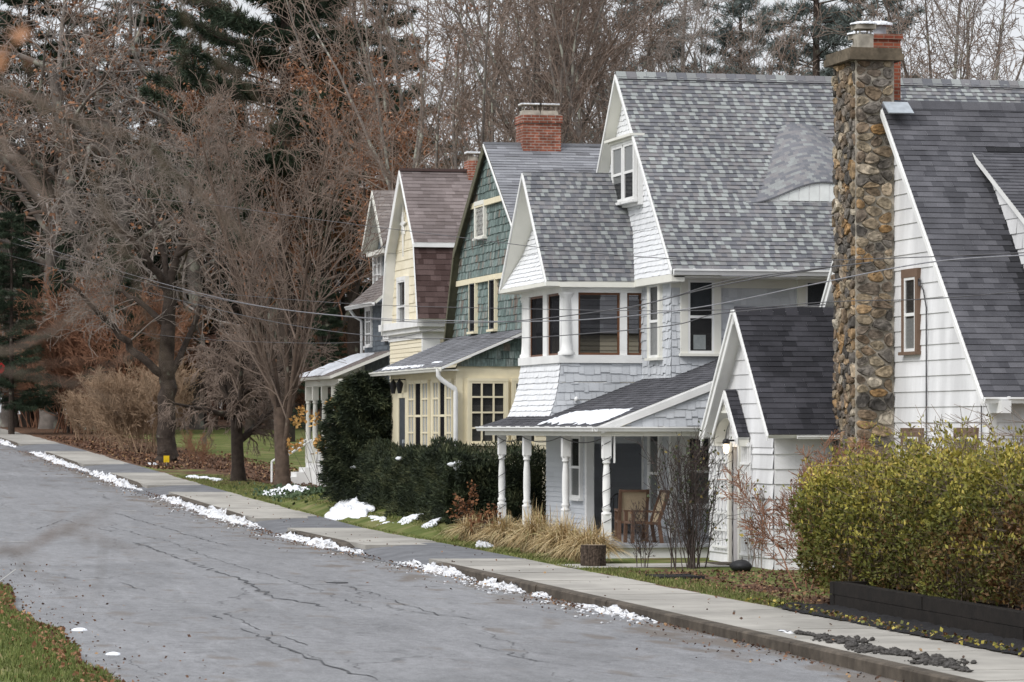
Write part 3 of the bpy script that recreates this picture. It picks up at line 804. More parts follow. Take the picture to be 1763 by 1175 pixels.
# ---- stone chimney
yc = Yat(1541, XW)                            # near face
xc = Xat(1473, yc)                            # near street corner
yc2 = Yat(1437, xc)
zt = Zat(104, xc, yc)
mb = MB(); mb.box(xc, XW - .02, yc, yc2, gw, zt)
chim = mb.build('chimney', MT['mortar'], cot)
def stones(pl, u0, u1, v0, v1, seed, mbs, mean=.20, ax=1.5):
    """irregular field stones: cells of a random packing, each a domed block"""
    rg = random.Random(seed)
    P = []
    n = int((u1 - u0) * (v1 - v0) / (mean * mean * .98))
    tries = 0
    while len(P) < n and tries < n * 40:
        tries += 1
        p = (rg.uniform(u0, u1), rg.uniform(v0, v1)); r = mean * rg.uniform(.35, 1.05)
        if all(((p[0] - q[0]) / ax) ** 2 + (p[1] - q[1]) ** 2 > (.5 * (r + q[2])) ** 2 * .9 for q in P): P.append((*p, r))
    O, U, Vv, N = pl
    for i, p in enumerate(P):
        cell = [(u0, v0), (u1, v0), (u1, v1), (u0, v1)]
        for j, q in enumerate(P):
            if j == i: continue
            dx, dy = (q[0] - p[0]) / ax ** 2, q[1] - p[1]
            if abs(q[0] - p[0]) > 1.2 or abs(dy) > .9: continue
            mx_, my_ = (p[0] + q[0]) / 2, (p[1] + q[1]) / 2
            # keep the side of the bisector nearer to p
            src, out = cell, []
            ds = [(c[0] - mx_) * dx + (c[1] - my_) * dy for c in src]
            for a in range(len(src)):
                b = (a + 1) % len(src)
                if ds[a] <= 0: out.append(src[a])
                if (ds[a] < 0) != (ds[b] < 0):
                    tt = ds[a] / (ds[a] - ds[b]); out.append((src[a][0] + tt * (src[b][0] - src[a][0]), src[a][1] + tt * (src[b][1] - src[a][1])))
            cell = out
            if len(cell) < 3: break
        if len(cell) < 3: continue
        cx_ = sum(c[0] for c in cell) / len(cell); cy_ = sum(c[1] for c in cell) / len(cell)
        # subdivide and round the outline
        pts = []
        for a in range(len(cell)):
            b = (a + 1) % len(cell)
            for s in (.0, .5): pts.append((cell[a][0] + (cell[b][0] - cell[a][0]) * s, cell[a][1] + (cell[b][1] - cell[a][1]) * s))
        for _ in range(1): pts = [((pts[k - 1][0] + 2 * pts[k][0] + pts[(k + 1) % len(pts)][0]) / 4, (pts[k - 1][1] + 2 * pts[k][1] + pts[(k + 1) % len(pts)][1]) / 4) for k in range(len(pts))]
        dpt = rg.uniform(.02, .085); tone = rg.random(); tl = rg.uniform(-.03, .03)
        shr = rg.uniform(.84, .97)
        rows = []
        for s, d in ((shr, -.01), (shr * .99, dpt * .75), (shr * .88, dpt * rg.uniform(.85, 1.05)), (shr * .45, dpt * rg.uniform(.8, 1.1))):
            rows.append([O + U * (cx_ + (q[0] - cx_) * s) + Vv * (cy_ + (q[1] - cy_) * s) + N * (d + tl * (q[1] - cy_) * 3 * (d > 0)) for q in pts])
        mbs.grid([[tuple(np.array(q) + np.array([rg.gauss(0, .006) for _ in range(3)]) * (i > 0)) for q in r_] for i, r_ in enumerate(rows)], tone, 0, False, True)
        mbs.face(rows[-1], tone)
mbs = MB()
stones(street(xc), -yc2, -yc, gw + .2, zt, 5, mbs, .20, 1.2)
stones(side(yc), xc, XW - .05, gw + .2, zt, 8, mbs, .23, 1.6)
mbs.build('stone_facing', MT['stone'], chim)
mb = MB()
mb.box(xc - .17, XW + .12, yc - .17, yc2 + .17, zt, zt + .13); mb.box(xc - .14, XW + .09, yc - .14, yc2 + .14, zt + .13, zt + .235)
mb.build('cap_slab', MT['capstone'], chim)
mb = MB()
for (dx, dy, wv, hv, sn) in ((.30, .42, .15, .30, 1), (.42, .95, .14, .17, 1)):
    x0, y0 = xc + dx, yc + dy
    mb.box(x0 - wv, x0 + wv, y0 - wv, y0 + wv, zt + .235, zt + .235 + hv)
    mb.build('flue', MT['fluetile'], chim); mb = MB()
mb = MB(); ms = MB()
for (dx, dy, wv, hv) in ((.30, .42, .15, .30), (.42, .95, .14, .17)):
    x0, y0, z0 = xc + dx, yc + dy, zt + .235 + hv
    for a in (-1, 1):
        for b in (-1, 1): mb.box(x0 + a * .11 - .012, x0 + a * .11 + .012, y0 + b * .11 - .012, y0 + b * .11 + .012, z0, z0 + .10)
    mb.box(x0 - .19, x0 + .19, y0 - .19, y0 + .19, z0 + .10, z0 + .19)
    rows = [[(x0 + .21 * s * math.cos(a) * 1.25, y0 + .21 * s * math.sin(a) * 1.25, z0 + .19 + d) for a in np.linspace(.4, 6.68, 13)[:-1]] for s, d in ((1, 0), (1.0, .03), (.6, .055))]
    ms.grid(rows, closed=True); ms.face(rows[-1])
mb.build('flue_cap', MT['fluetile'], chim)
ms.build('snow_cap', MT['snow'], chim)
# red brick flue rising behind the stone stack out of the near slope
bx, by = Xat(1520, yc + 1.7), yc + 1.7
bz = Zat(60, bx, by)
mb = MB(); mb.box(bx - .31, bx + .33, by - .1, by + .6, 3.4, bz - .10); mb.box(bx - .35, bx + .37, by - .14, by + .64, bz - .10, bz)
bc = mb.build('brick_chimney', MT['brickorange'], cot, uv=True)
mb = MB()
mb.tube([(bx, by + .2, bz), (bx, by + .2, bz + .2)], .13, 10); mb.build('flue', MT['metal'], bc)
mb = MB(); rows = [[(bx + s * .26 * math.cos(a), by + .2 + s * .26 * math.sin(a), bz + .19 + d) for a in np.linspace(0, 2 * math.pi, 13)[:-1]] for s, d in ((1, 0), (1, .05), (.5, .09))]
mb.grid(rows, closed=True); mb.face(rows[-1]); mb.build('snow_cap', MT['snow'], bc)
# flashing where the verge meets the stack
mb = MB(); q = np.array((XR - .04, Yat(1530, XR), Zat(188, XR, Yat(1530, XR))))
mb.prism([q + arr(0, .25, .14), q + arr(.5, .25, .14), q + arr(.5, -.12, -.10), q + arr(0, -.12, -.10)], (0, -.02, .02)); mb.build('flashing', MT['metal'], cot)

# ---- entry wing with hooded door
XE = 20.0
ye0 = Yat(1333, XE); ye1 = Yat(1223, XE)
XV = XE - .27
ya, za = Yat(1264, XV), Zat(531, XV, Yat(1264, XV))
yn, zn = Yat(1323, XV), Zat(749, XV, Yat(1323, XV))
yf, zf = 2 * ya - yn, zn
gz = Zat(988, XE, ye0)
ple = street(XE)
yd0, yd1 = Yat(1278, XE), Yat(1263, XE)     # door opening (near, far)
zd = Zat(770, XE, yd0)
hw = lambda z: ya - (z - zn) / (za - zn) * 0      # unused
# wall pieces round the door opening
zw = zn + .02
wall(cot, ple, [(-ye0, gz), (-yd0 + .0, gz), (-yd0, zd), (-ye0, zd)][::1], MT['whitesiding'], e=.288, wd=.8, lip=.03, jit=0, seed=21)
wall(cot, ple, [(-yd1, gz), (-ye1, gz), (-ye1, zd), (-yd1, zd)], MT['whitesiding'], e=.288, wd=.8, lip=.035, jit=0, seed=22)
sl = (za - zn) / (ya - yn)
zq = lambda y: za - sl * abs(y - ya) - .06
ylft = min(ye1, ya + (za - .06 - zd - .05) / sl)
wall(cot, ple, [(-ylft, zd + .001), (-ye0, zd + .001), (-ye0, zq(ye0)), (-ya, za - .05), (-ylft, zq(ylft) - .01)], MT['whitesiding'], e=.288, wd=.8, lip=.022, jit=0, seed=23)
wall(cot, side(ye0), [(XE, gz), (XW - .02, gz), (XW - .02, zn - .02), (XE, zn - .02)], MT['whitesiding'], e=.288, wd=.7, lip=.03, jit=0, seed=24)
roof(cot, 'roof', [(XV, yn, zn), (XW + 1, yn, zn), (XW + 1, ya, za), (XV, ya, za)], MT['roofblack'], e=.138, wd=.27, seed=31, th=.10)
roof(cot, 'roof', [(XV, yf, zf), (XW + 1, yf, zf), (XW + 1, ya, za), (XV, ya, za)], MT['roofblack'], e=.138, wd=.27, seed=32, th=.10)
mb = MB()
for i in range(12):
    x0 = XV + i * .26
    mb.face([(x0, ya - .14, za - .13), (x0 + .255, ya - .14, za - .13), (x0 + .255, ya, za + .035), (x0, ya, za + .035)], random.random())
    mb.face([(x0, ya, za + .035), (x0 + .255, ya, za + .035), (x0 + .255, ya + .14, za - .13), (x0, ya + .14, za - .13)], random.random())
mb.build('ridge_cap', MT['roofblack'], cot)
for (s, dp, o) in ((yn, .10, .0), (yf, .26, .0)):
    rake(cot, (XV - .003, ya, za - .02), (XV - .003, s, zn - .02), dp=dp)
rake(cot, (XV - .036, ya, za - .012), (XV - .036, yf, zf - .012), dp=.10)
gutter(cot, (XE + .3, yn - .002, zn - .02), (XW, yn - .002, zn - .02), s=.06)
# hood over the door
yh = (yd0 + yd1) / 2
XH = Xat(1248, yh)
zh = Zat(671, XH, yh); zhf = Zat(753, XH, yh)
hwid = .92
for sgn in (-1, 1):
    roof(cot, 'hood_roof', [(XH, yh + sgn * hwid, zhf), (XE - .035, yh + sgn * hwid, zhf), (XE - .035, yh, zh), (XH, yh, zh)], MT['roofblack'], e=.125, wd=.25, seed=40 + sgn, th=.05)
    rake(cot, (XH - .002, yh, zh - .02), (XH - .002, yh + sgn * hwid, zhf - .02), dp=.11)
mb = MB()
# pierced frieze and curved soffit under the hood
zc = zh - .42
for i in range(5):
    yy = yh - .22 + i * .11; mb.box(XH + .01, XH + .035, yy - .012, yy + .012, zc, zc + .20 - abs(i - 2) * .05)
mb.box(XH + .008, XH + .04, yh - .36, yh + .36, zc - .05, zc)
arc = [(yh + .78 * math.cos(a), zhf - .10 + .48 * math.sin(a)) for a in np.linspace(0, math.pi, 15)]
mb.grid([[(x, p[0], p[1]) for p in arc] for x in (XH + .02, XE - .04)])
for sgn in (-1, 1): mb.box(XH + .02, XE - .04, yh + sgn * .85 - .04, yh + sgn * .85 + .04, zhf - .18, zhf - .04)
mb.build('hood_frame', MT['cream'], cot)
# door, recessed
mb = MB(); mb.pbox(street(XE + .12), -yd1, -yd0, gz + .12, zd, -.05, 0)
for i in range(4):
    u0 = -yd1 + .06 + i * (yd1 - yd0 - .1) / 4
    mb.pbox(street(XE + .12), u0, u0 + .12, gz + .2, zd - .06, .002, .02)
d = mb.build('door', MT['brownpaint'], cot)
mb = MB(); mb.tube([(XE + .08, yd0 + .12, gz + 1.05), (XE + .03, yd0 + .12, gz + 1.05)], .035, 8); mb.build('handle', MT['black'], d)
mb = MB(); mb.pbox(ple, -yd1 - .10, -yd1, gz, zd + .1, .04, .10); mb.pbox(ple, -yd0, -yd0 + .10, gz, zd + .1, .04, .10)
mb.build('door_frame', MT['cream'], cot)
mb = MB(); mb.box(XE - .55, XE + .1, yd0 - .2, yd1 + .2, gz - .25, gz + .12); mb.build('door_step', MT['kerb'], cot)
# trellis panels either side
def trellis(px0, px1, zt_, zb):
    mb = MB()
    u0, u1 = us(px0, XE), us(px1, XE)
    n = 5
    for i in range(n):
        u = u0 + (u1 - u0) * i / (n - 1); mb.pbox(ple, u - .022, u + .022, zb, zt_, .06, .085)
    for j in range(7):
        z = zb + .06 + (zt_ - zb - .12) * j / 6; mb.pbox(ple, u0 - .03, u1 + .03, z - .022, z + .022, .085, .105)
    mb.build('trellis', MT['white'], cot)
trellis(1234, 1259, zhf - .1, gz + .35); trellis(1283, 1297, zhf - .1, gz + .25)
# lit lamp by the door
yl = Yat(1256, XE - .15)
zl = Zat(776, XE, yl)
mb = MB(); mb.lathe(XE - .22, yl, [(.03, zl + .24), (.075, zl + .2), (.08, zl + .14), (.02, zl + .12)][::-1], 10); mb.box(XE - .2, XE - .03, yl - .02, yl + .02, zl + .18, zl + .22)
lamp = mb.build('porch_lamp', MT['black'], cot)
mb = MB(); mb.lathe(XE - .22, yl, [(.02, zl - .06), (.055, zl - .02), (.065, zl + .06), (.05, zl + .13)], 10); mb.build('bulb', MT['bulb'], lamp)
# strings of fairy lights under the hood
mb = MB()
pts = [(XH - .03, yh + s * hwid * abs(s) ** 0 * 1.0, 0) for s in (1,)]
for sgn in (-1, 1):
    P = [(XH - .03, yh + sgn * hwid * k / 12, zh + (zhf - zh) * k / 12 - .16 - .05 * (k % 2)) for k in range(13)]
    mb.tube(P, .008, 4)
mb.tube([(XH - .02, yh - hwid, zhf - .2), (XH + .05, yh - hwid + .1, zhf - .8), (XE - .1, yh - hwid + .15, zhf - 1.6), (XE - .1, yh - hwid + .1, gz + .4)], .008, 4)
tag(mb.build('string_lights', MT['whitesiding'], origin=(XH, yh, zh)), 'thin white fairy light string draped along the small door hood', 'string lights')

# ================================================================== GREY HOUSE (pale grey shingles, screened sleeping porch, veranda)
XM = 20.6
gg = -2.85
gh = thing('grey_house', 'pale grey shingled house with mottled grey steep roof and white veranda posts', 'house', (XM, 76, gg))
GV = 20.36                                   # verge of the main gable
yA, zA = Yat(1060, GV), Zat(127, GV, Yat(1060, GV))
yN, zN = Yat(1157, GV), Zat(464, GV, Yat(1157, GV))
yF, zF = 2 * yA - yN, zN
ywn = Yat(1156, XM)                          # near wall of the house
XGE = 36.0
_last = [.5]
def tone_multi(r):        # mixed tabs: a pale one is mostly followed by a dark one
    t = r.choice([.02, .12, .22, .3, .38]) if _last[0] > .6 and r.random() < .75 else r.choice([.1, .3, .45, .55, .68, .75, .88, .95, 1.0])
    _last[0] = t
    return min(1, max(0, t + r.uniform(-.06, .06)))
roof(gh, 'roof', [(GV, yN, zN), (XGE, yN, zN), (XGE, yA, zA), (GV, yA, zA)], MT['roofmulti'], e=.135, wd=.118, jit=.35, lip=.020, seed=51, th=.10, tones=tone_multi)
# far slope stops above the lower roof of the sleeping porch
yS, zS = Yat(1028, GV), Zat(298, GV, Yat(1028, GV))
roof(gh, 'roof', [(GV, yS, zS), (XGE, yS, zS), (XGE, yA, zA), (GV, yA, zA)], MT['roofmulti'], e=.135, wd=.118, jit=.35, lip=.020, seed=52, th=.10, tones=tone_multi)
mb = MB()
for i in range(70):
    x0 = GV + i * .24
    if x0 > XGE - .25: break
    tn = tone_multi(random)
    mb.face([(x0, yA - .17, zA - .16), (x0 + .235, yA - .17, zA - .16), (x0 + .235, yA, zA + .055), (x0, yA, zA + .055)], tn)
    mb.face([(x0, yA, zA + .055), (x0 + .235, yA, zA + .055), (x0 + .235, yA + .17, zA - .16), (x0, yA + .17, zA - .16)], tn)
mb.build('ridge_cap', MT['roofmulti'], gh)
mb = MB(); mb.box(GV + .03, XGE, yA - .19, yA + .19, zA - .27, zA - .13); mb.build('ridge_vent', MT['black'], gh)
rake(gh, (GV - .003, yA, zA - .02), (GV - .003, yN, zN - .02), dp=.09)
rake(gh, (GV - .003, yA, zA - .02), (GV - .003, yS, zS - .02), dp=.13)
# deep boarded soffit under the far slope of the gable
mb = MB()
mb.prism([(GV, yA, zA - .13), (GV, yS, zS - .13), (GV + .55, yS, zS - .13), (GV + .55, yA, zA - .13)], (0, -.03, -.03))
mb.build('soffit', MT['cream'], gh)
gutter(gh, (GV + .02, yN - .005, zN + .01), (XGE, yN - .005, zN + .01), s=.13)
mb = MB(); mb.box(GV + .05, XGE, yN + .02, ywn + .02, zN - .165, zN - .135); mb.build('soffit', MT['cream'], gh)
mb = MB(); mb.box(XM - .02, XGE, ywn - .035, ywn - .002, zN - .36, zN - .166); mb.build('frieze', MT['cream'], gh)
# gable wall: flares out at its foot, upright above
slope = (zA - zN) / (yA - yN)
ylim = lambda z, s: yA + s * (zA - z - .12) / slope
zb0, zb1 = zN - .10, zN + 1.05
Xb0, Xb1 = GV + .02, XM + .02
fl = [(Xb0, yN + .03, zb0), (Xb0, Yat(1060, Xb0), zb0), (Xb1, Yat(1060, Xb1), zb1), (Xb1, ylim(zb1, -1), zb1)]
plf = plane_of([(Xb0, yN, zb0), (Xb0, yF, zb0), (Xb1, yF, zb1)], up=False)
if plf[3][0] > 0: plf = (plf[0], plf[1], plf[2], -plf[3])
plf = (plf[0], np.cross(plf[2], plf[3]), plf[2], plf[3])
wall(gh, plf, to_uv(plf, fl), MT['whiteshingle'], e=.125, wd=.13, lip=.016, jit=.3, vj=.016, seed=53, th=.05, name='gable_wall')
ply = street(Xb1)
zt1 = zA - .45
wall(gh, ply, [(-ylim(zb1, 1), zb1), (-ylim(zb1, -1), zb1), (-ylim(zt1, -1), zt1), (-ylim(zt1, 1), zt1)], MT['whiteshingle'], e=.125, wd=.13, lip=.016, jit=.3, vj=.016, seed=54, th=.05, name='gable_wall')
mb = MB(); mb.prism([(Xb0 - .02, yN + .02, zb0), (Xb0 - .02, Yat(1072, Xb0), zb0), (XM + .05, Yat(1072, XM), zb0), (XM + .05, yN + .02, zb0)], (0, 0, -.16)); mb.build('gable_cornice', MT['cream'], gh)
# twin sash in the gable with a small hood
uw0, uw1 = us(1069, Xb1), us(1106, Xb1)
yy = -(uw0 + uw1) / 2
vw0, vw1 = Zat(348, Xb1, yy), Zat(250, Xb1, yy)
um = uw0 + (uw1 - uw0) * .5
wd_ = MB(); wd_.pbox(ply, uw0 - .12, uw1 + .12, vw0 - .12, vw1 + .10, .0, .13); wd_.build('window_box', MT['white'], gh)
plb = street(Xb1 - .135)
window(gh, plb, uw0, um - .07, vw0, vw1, cw=.06, ny=2, sash=.06, curtain=MT['lace'], cut=(.35, 1))
window(gh, plb, um + .07, uw1, vw0, vw1, cw=.06, ny=2, sash=.06, curtain=MT['lace'], cut=(.5, 1))
mb = MB(); mb.pbox(ply, uw0 - .25, uw1 + .2, vw1 + .12, vw1 + .18, .0, .34); mb.pbox(ply, uw0 - .2, uw1 + .15, vw1 + .06, vw1 + .12, .0, .26)
for q in (uw0 - .1, um, uw1 + .02): mb.pbox(ply, q, q + .06, vw1 - .06, vw1 + .06, .12, .22)
mb.build('window_hood', MT['cream'], gh)

# walls of the house
plm = street(XM); pls = side(ywn)
ybj = Yat(1106, XM)                           # where the sleeping porch meets the front
wall(gh, plm, [(-ybj - .3, .6), (-ywn, .6), (-ywn, zN - .2), (-ybj - .3, zN - .2)], MT['greyshingle'], e=.19, wd=.17, lip=.018, jit=.5, vj=.028, seed=55, gap=.003)
wall(gh, pls, [(XM, .6), (XGE - .6, .6), (XGE - .6, zN - .2), (XM, zN - .2)], MT['greyshingle'], e=.19, wd=.17, lip=.018, jit=.5, vj=.028, seed=56, gap=.003)
wall(gh, plm, [(-ybj, gg), (-ywn, gg), (-ywn, .6), (-ybj, .6)], MT['greyclap'], e=.115, wd=3, lip=.016, jit=.2, seed=57)
wall(gh, pls, [(XM, gg), (XGE - .6, gg), (XGE - .6, .6), (XM, .6)], MT['greyclap'], e=.115, wd=3, lip=.016, jit=.2, seed=58)
mb = MB(); mb.box(XM - .028, XM + .12, ywn - .030, ywn + .12, gg, .5); mb.box(XM - .026, XM + .10, ybj - .16, ybj - .02, gg, .5); mb.build('corner_board', MT['white'], gh)
# windows: front upper and lower, side upper (two) and lower
f = us
window(gh, plm, f(1123, XM), f(1138.5, XM), Zat(616, XM, ywn + 1), Zat(490, XM, ywn + 1), cw=.15, ny=2, cm=MT['cream'], curtain=MT['lace'], cut=(0, .5))
window(gh, plm, f(1123, XM), f(1139, XM), Zat(884, XM, ywn + 1), Zat(747, XM, ywn + 1), cw=.13, ny=2, cm=MT['white'], curtain=MT['lace'], cut=(0, .9))
sx = lambda px: Xat(px, ywn)
sz = lambda py: Zat(py, sx(1200), ywn)
window(gh, pls, sx(1183), sx(1228), sz(609), sz(483), cw=.16, ny=2, cm=MT['cream'], glass=MT['glassclear'], curtain=MT['shutter'], cut=(.62, 1))
mb = MB(); mb.pbox(pls, sx(1193), sx(1214), sz(602), sz(577), .0405, .050); mb.build('room_cabinet', MT['blind'], gh)
window(gh, pls, sx(1385), sx(1431), sz(575), sz(482), cw=.18, ny=2, cm=MT['cream'], curtain=MT['shutter'], cut=(.55, 1))
window(gh, pls, sx(1182), sx(1222), sz(872), sz(752), cw=.16, ny=2, cm=MT['white'], curtain=MT['blind'], cut=(0, .55))
window(gh, pls, sx(1292), sx(1330), sz(872), sz(752), cw=.16, ny=2, cm=MT['white'])

# ---- screened sleeping porch (upper bay)
XB = 18.7
yb0, yb1 = ybj, Yat(897, XB)
zs, zo0, zo1, zE = 1.50, 1.62, 3.03, 3.30
bay = MB()
# corner posts, mullions, sill and head beams
plb_s, plb_f = side(yb0), street(XB)
bay.pbox(plb_s, XB, XM + .0, zo1, zE, -.16, 0); bay.pbox(plb_f, -yb1, -yb0 - .16, zo1, zE, -.16, -.003)
bay.box(XB, XM, yb1 - .16, yb1, zo1, zE)
xs_ = lambda px: Xat(px, yb0)
bay.pbox(plb_s, XB, xs_(996), zs, zo1, -.14, -.012); bay.pbox(plb_s, xs_(1068), xs_(1080), zs, zo1, -.14, -.012)
fu = lambda px: us(px, XB)
bay.pbox(plb_f, fu(933), fu(940), zs, zo1, -.14, -.02); bay.pbox(plb_f, fu(963), -yb0 - .145, zs, zo1, -.14, -.02)
bay.pbox(plb_f, -yb1, fu(909), zs, zo1, -.14, -.02)
bay.box(XB + .2, XB + .34, yb1 - .14, yb1 - .01, zs, zo1); bay.box(XB + 1.1, XB + 1.24, yb1 - .14, yb1 - .01, zs, zo1)
bay.pbox(plb_s, XB - .06, XM, zs - .06, zo0, -.16, .06); bay.pbox(plb_f, -yb1 - .05, -yb0 - .16, zs - .06, zo0, -.16, .06)
bay.box(XB, XM, yb1 - .16, yb1 + .05, zs - .06, zo0)
bay.lathe(XB + .14, yb0 + .07, [(.19, zo0), (.19, zo0 + .06), (.145, zo0 + .10), (.13, zo0 + .3), (.115, zo1 - .12), (.15, zo1 - .10), (.15, zo1 - .06), (.18, zo1 - .04), (.18, zo1)], 16)
bay.lathe(XB + .10, yb1 - .08, [(.15, zo0), (.15, zo0 + .06), (.115, zo0 + .10), (.10, zo0 + .3), (.09, zo1 - .12), (.12, zo1 - .10), (.12, zo1 - .06), (.14, zo1 - .04), (.14, zo1)], 16)
bayo = bay.build('sleeping_porch', MT['white'], gh)
mb = MB(); mb.box(XB + .05, XM, yb0 + .17, yb1 - .17, zs - .02, zs + .02); mb.box(XB + .05, XM, yb0 + .17, yb1 - .17, zE - .06, zE - .02); mb.build('porch_lining', MT['shutter'], bayo)
mb = MB(); sc = MB(); scf = MB()
def screen(pl, u0, u1, see=None, tgt=None):
    for a, b, c, d in ((u0, u0 + .05, zo0, zo1), (u1 - .05, u1, zo0, zo1), (u0 + .05, u1 - .05, zo0, zo0 + .05), (u0 + .05, u1 - .05, zo1 - .05, zo1)):
        mb.pbox(pl, a, b, c, d, -.10, -.06)
    O, U, Vv, N = pl
    tgt.face([O + U * u + Vv * v + N * -.08 for u, v in ((u0, zo0), (u1, zo0), (u1, zo1), (u0, zo1))])
screen(plb_s, xs_(996), xs_(1068), tgt=sc); screen(plb_s, xs_(1080), XM - .0, tgt=sc)
screen(plb_f, fu(909), fu(933), tgt=scf); screen(plb_f, fu(940), fu(963), tgt=scf)
fr = mb.build('screen_frame', MT['stainwood'], bayo)
sc.build('screen', MT['screen'], bayo); scf.build('screen', MT['screenclose'], bayo)
scb = MB(); scb.face([(XB + .1, yb1 - .1, zo0), (XM, yb1 - .1, zo0), (XM, yb1 - .1, zo1), (XB + .1, yb1 - .1, zo1)]); scb.build('screen', MT['screen'], bayo)
# skirt of the bay, flaring towards its foot
zk = .10
prof = [(zs - .06, 0), (1.0, .05), (.6, .14), (zk, .32)]
for (z1, o1), (z0, o0) in zip(prof[:-1], prof[1:]):
    P = [(XB - o0, yb0 - o0 * .35, z0), (XB - o0, yb1 + o0 * .6, z0), (XB - o1, yb1 + o1 * .6, z1), (XB - o1, yb0 - o1 * .35, z1)]
    p_ = plane_of(P, up=False)
    if p_[3][0] > 0: p_ = (p_[0], p_[1], p_[2], -p_[3])
    p_ = (p_[0], np.cross(p_[2], p_[3]), p_[2], p_[3])
    wall(gh, p_, to_uv(p_, P), MT['whiteshingle'], e=.135, wd=.14, lip=.018, jit=.3, vj=.016, seed=60 + int(z0 * 10), th=.04, name='bay_skirt')
    P = [(XB - o0, yb0 - o0 * .35, z0), (XM, yb0 - o0 * .1, z0), (XM, yb0, z1), (XB - o1, yb0 - o1 * .35, z1)]
    p_ = plane_of(P[:1] + P[1:], up=False)
    if p_[3][1] > 0: p_ = (p_[0], p_[1], p_[2], -p_[3])
    p_ = (p_[0], np.cross(p_[2], p_[3]), p_[2], p_[3])
    wall(gh, p_, to_uv(p_, P), MT['greyshingle'], e=.20, wd=.19, lip=.02, jit=.5, vj=.03, seed=70 + int(z0 * 10), th=.04, name='bay_skirt', gap=.003)
mb = MB(); mb.blob((xs_(990), yb0 - .12, .62), (.05, .06, .06)); mb.box(xs_(990) - .02, xs_(990) + .02, yb0 - .1, yb0, .58, .66); mb.build('security_camera', MT['white'], gh)
# roof of the bay
BV = 18.32
bA, bzA = Yat(900, BV), Zat(297, BV, Yat(900, BV))
bN, bzN = Yat(941, BV), Zat(484, BV, Yat(941, BV))
bF = 2 * bA - bN
roof(gh, 'roof', [(BV, bN, bzN), (XM + .42, bN, bzN), (XM + .42, bA, bzA), (BV, bA, bzA)], MT['roofmulti'], e=.135, wd=.118, jit=.35, lip=.020, seed=81, th=.09, tones=lambda r: max(0, tone_multi(r) - .12))
roof(gh, 'roof', [(BV, bF, bzN), (XM + .42, bF, bzN), (XM + .42, bA, bzA), (BV, bA, bzA)], MT['roofmulti'], e=.135, wd=.118, jit=.35, lip=.020, seed=82, th=.09, tones=tone_multi)
rake(gh, (BV - .003, bA, bzA - .02), (BV - .003, bN, bzN - .02), dp=.09)
rake(gh, (BV - .003, bA, bzA - .02), (BV - .003, bF, bzN - .02), dp=.11)
mb = MB(); mb.prism([(BV + .01, bA, bzA - .10), (BV + .01, bF, bzN - .10), (BV + .62, bF, bzN - .10), (BV + .62, bA, bzA - .10)], (0, -.03, -.03)); mb.build('soffit', MT['cream'], gh)
bs = (bzA - bzN) / (bA - bN)
bl = lambda z, s: bA + s * (bzA - z - .10) / bs
zz0, zz1, zz2 = bzN - .02, bzN + .75, bzA - .35
X0, X1 = BV + .02, BV + .36
for (za_, zb_, xa, xb, sd) in ((zz0, zz1, X0, X1, 83), (zz1, zz2, X1, X1 + .28, 84)):
    P = [(xa, bl(za_, -1), za_), (xa, bl(za_, 1), za_), (xb, bl(zb_, 1), zb_), (xb, bl(zb_, -1), zb_)]
    p_ = plane_of(P, up=False)
    if p_[3][0] > 0: p_ = (p_[0], p_[1], p_[2], -p_[3])
    p_ = (p_[0], np.cross(p_[2], p_[3]), p_[2], p_[3])
    wall(gh, p_, to_uv(p_, P), MT['whiteshingle'], e=.115, wd=.13, lip=.016, jit=.3, vj=.014, seed=sd, th=.05, name='gable_wall')
mb = MB()
mb.prism([(BV - .02, bN - .04, bzN - .02), (BV - .02, bF + .06, bzN - .02), (XB + .1, bF, bzN - .02), (XB + .1, bN, bzN - .02)], (0, 0, -.09))
mb.box(BV + .3, XM, bN - .03, bN + .5, bzN - .13, bzN - .02)
mb.build('bay_cornice', MT['cream'], gh)

# ---- eyebrow dormer on the near slope
cxE = Xat(1440, yN + .165 * (yA - yN))
y0 = yN + .345 * (yA - yN) * .98
z0_ = zN + slope * (y0 - yN)
hwE, hE, slh = 1.85, .50, slope * .765
prof = lambda u: hE * (.5 * (1 + math.cos(math.pi * u / hwE))) ** 1.0
NU, NVV = 60, 26
rows = []
for j in range(NVV + 1):
    yy = y0 - .05 + 1.95 * (j / NVV)
    rows.append([(cxE - hwE + 2 * hwE * i / NU, yy, z0_ + prof(-hwE + 2 * hwE * i / NU) + .02 + slh * (yy - y0)) for i in range(NU + 1)])
mb = MB()
rt = random.Random(9); tn = {}
mb.grid(rows, lambda i, j: tn.setdefault(((j + j % 2 * 0 + i) // 2 if False else (j * 1 + (i % 2)) // 2, i), min(.8, max(.1, tone_multi(rt) * .8))), 0, False)
front = rows[0]
mb.grid([front, [(p[0], p[1], p[2] - .03) for p in front]], .1, 0)
mb.build('eyebrow_roof', MT['roofmulti'], gh)
mb = MB()
for i in range(NU):
    a, b = front[i], front[i + 1]
    za0 = zN + slope * (y0 - yN) - .02
    mb.face([(a[0], y0, za0), (b[0], y0, za0), (b[0], y0, b[2]), (a[0], y0, a[2])])
mb.build('eyebrow_window', MT['white'], gh)
mb = MB()
for i in range(-4, 5):
    u = i * .24
    h = prof(u) - .06
    if h > .06: mb.box(cxE + u - .105, cxE + u + .105, y0 - .012, y0 - .002, z0_ + .04, z0_ + h)
mb.build('pane', mat('frosted_white_pane', (.76, .78, .76), rough=.3, noise=(5, .1)), gh)

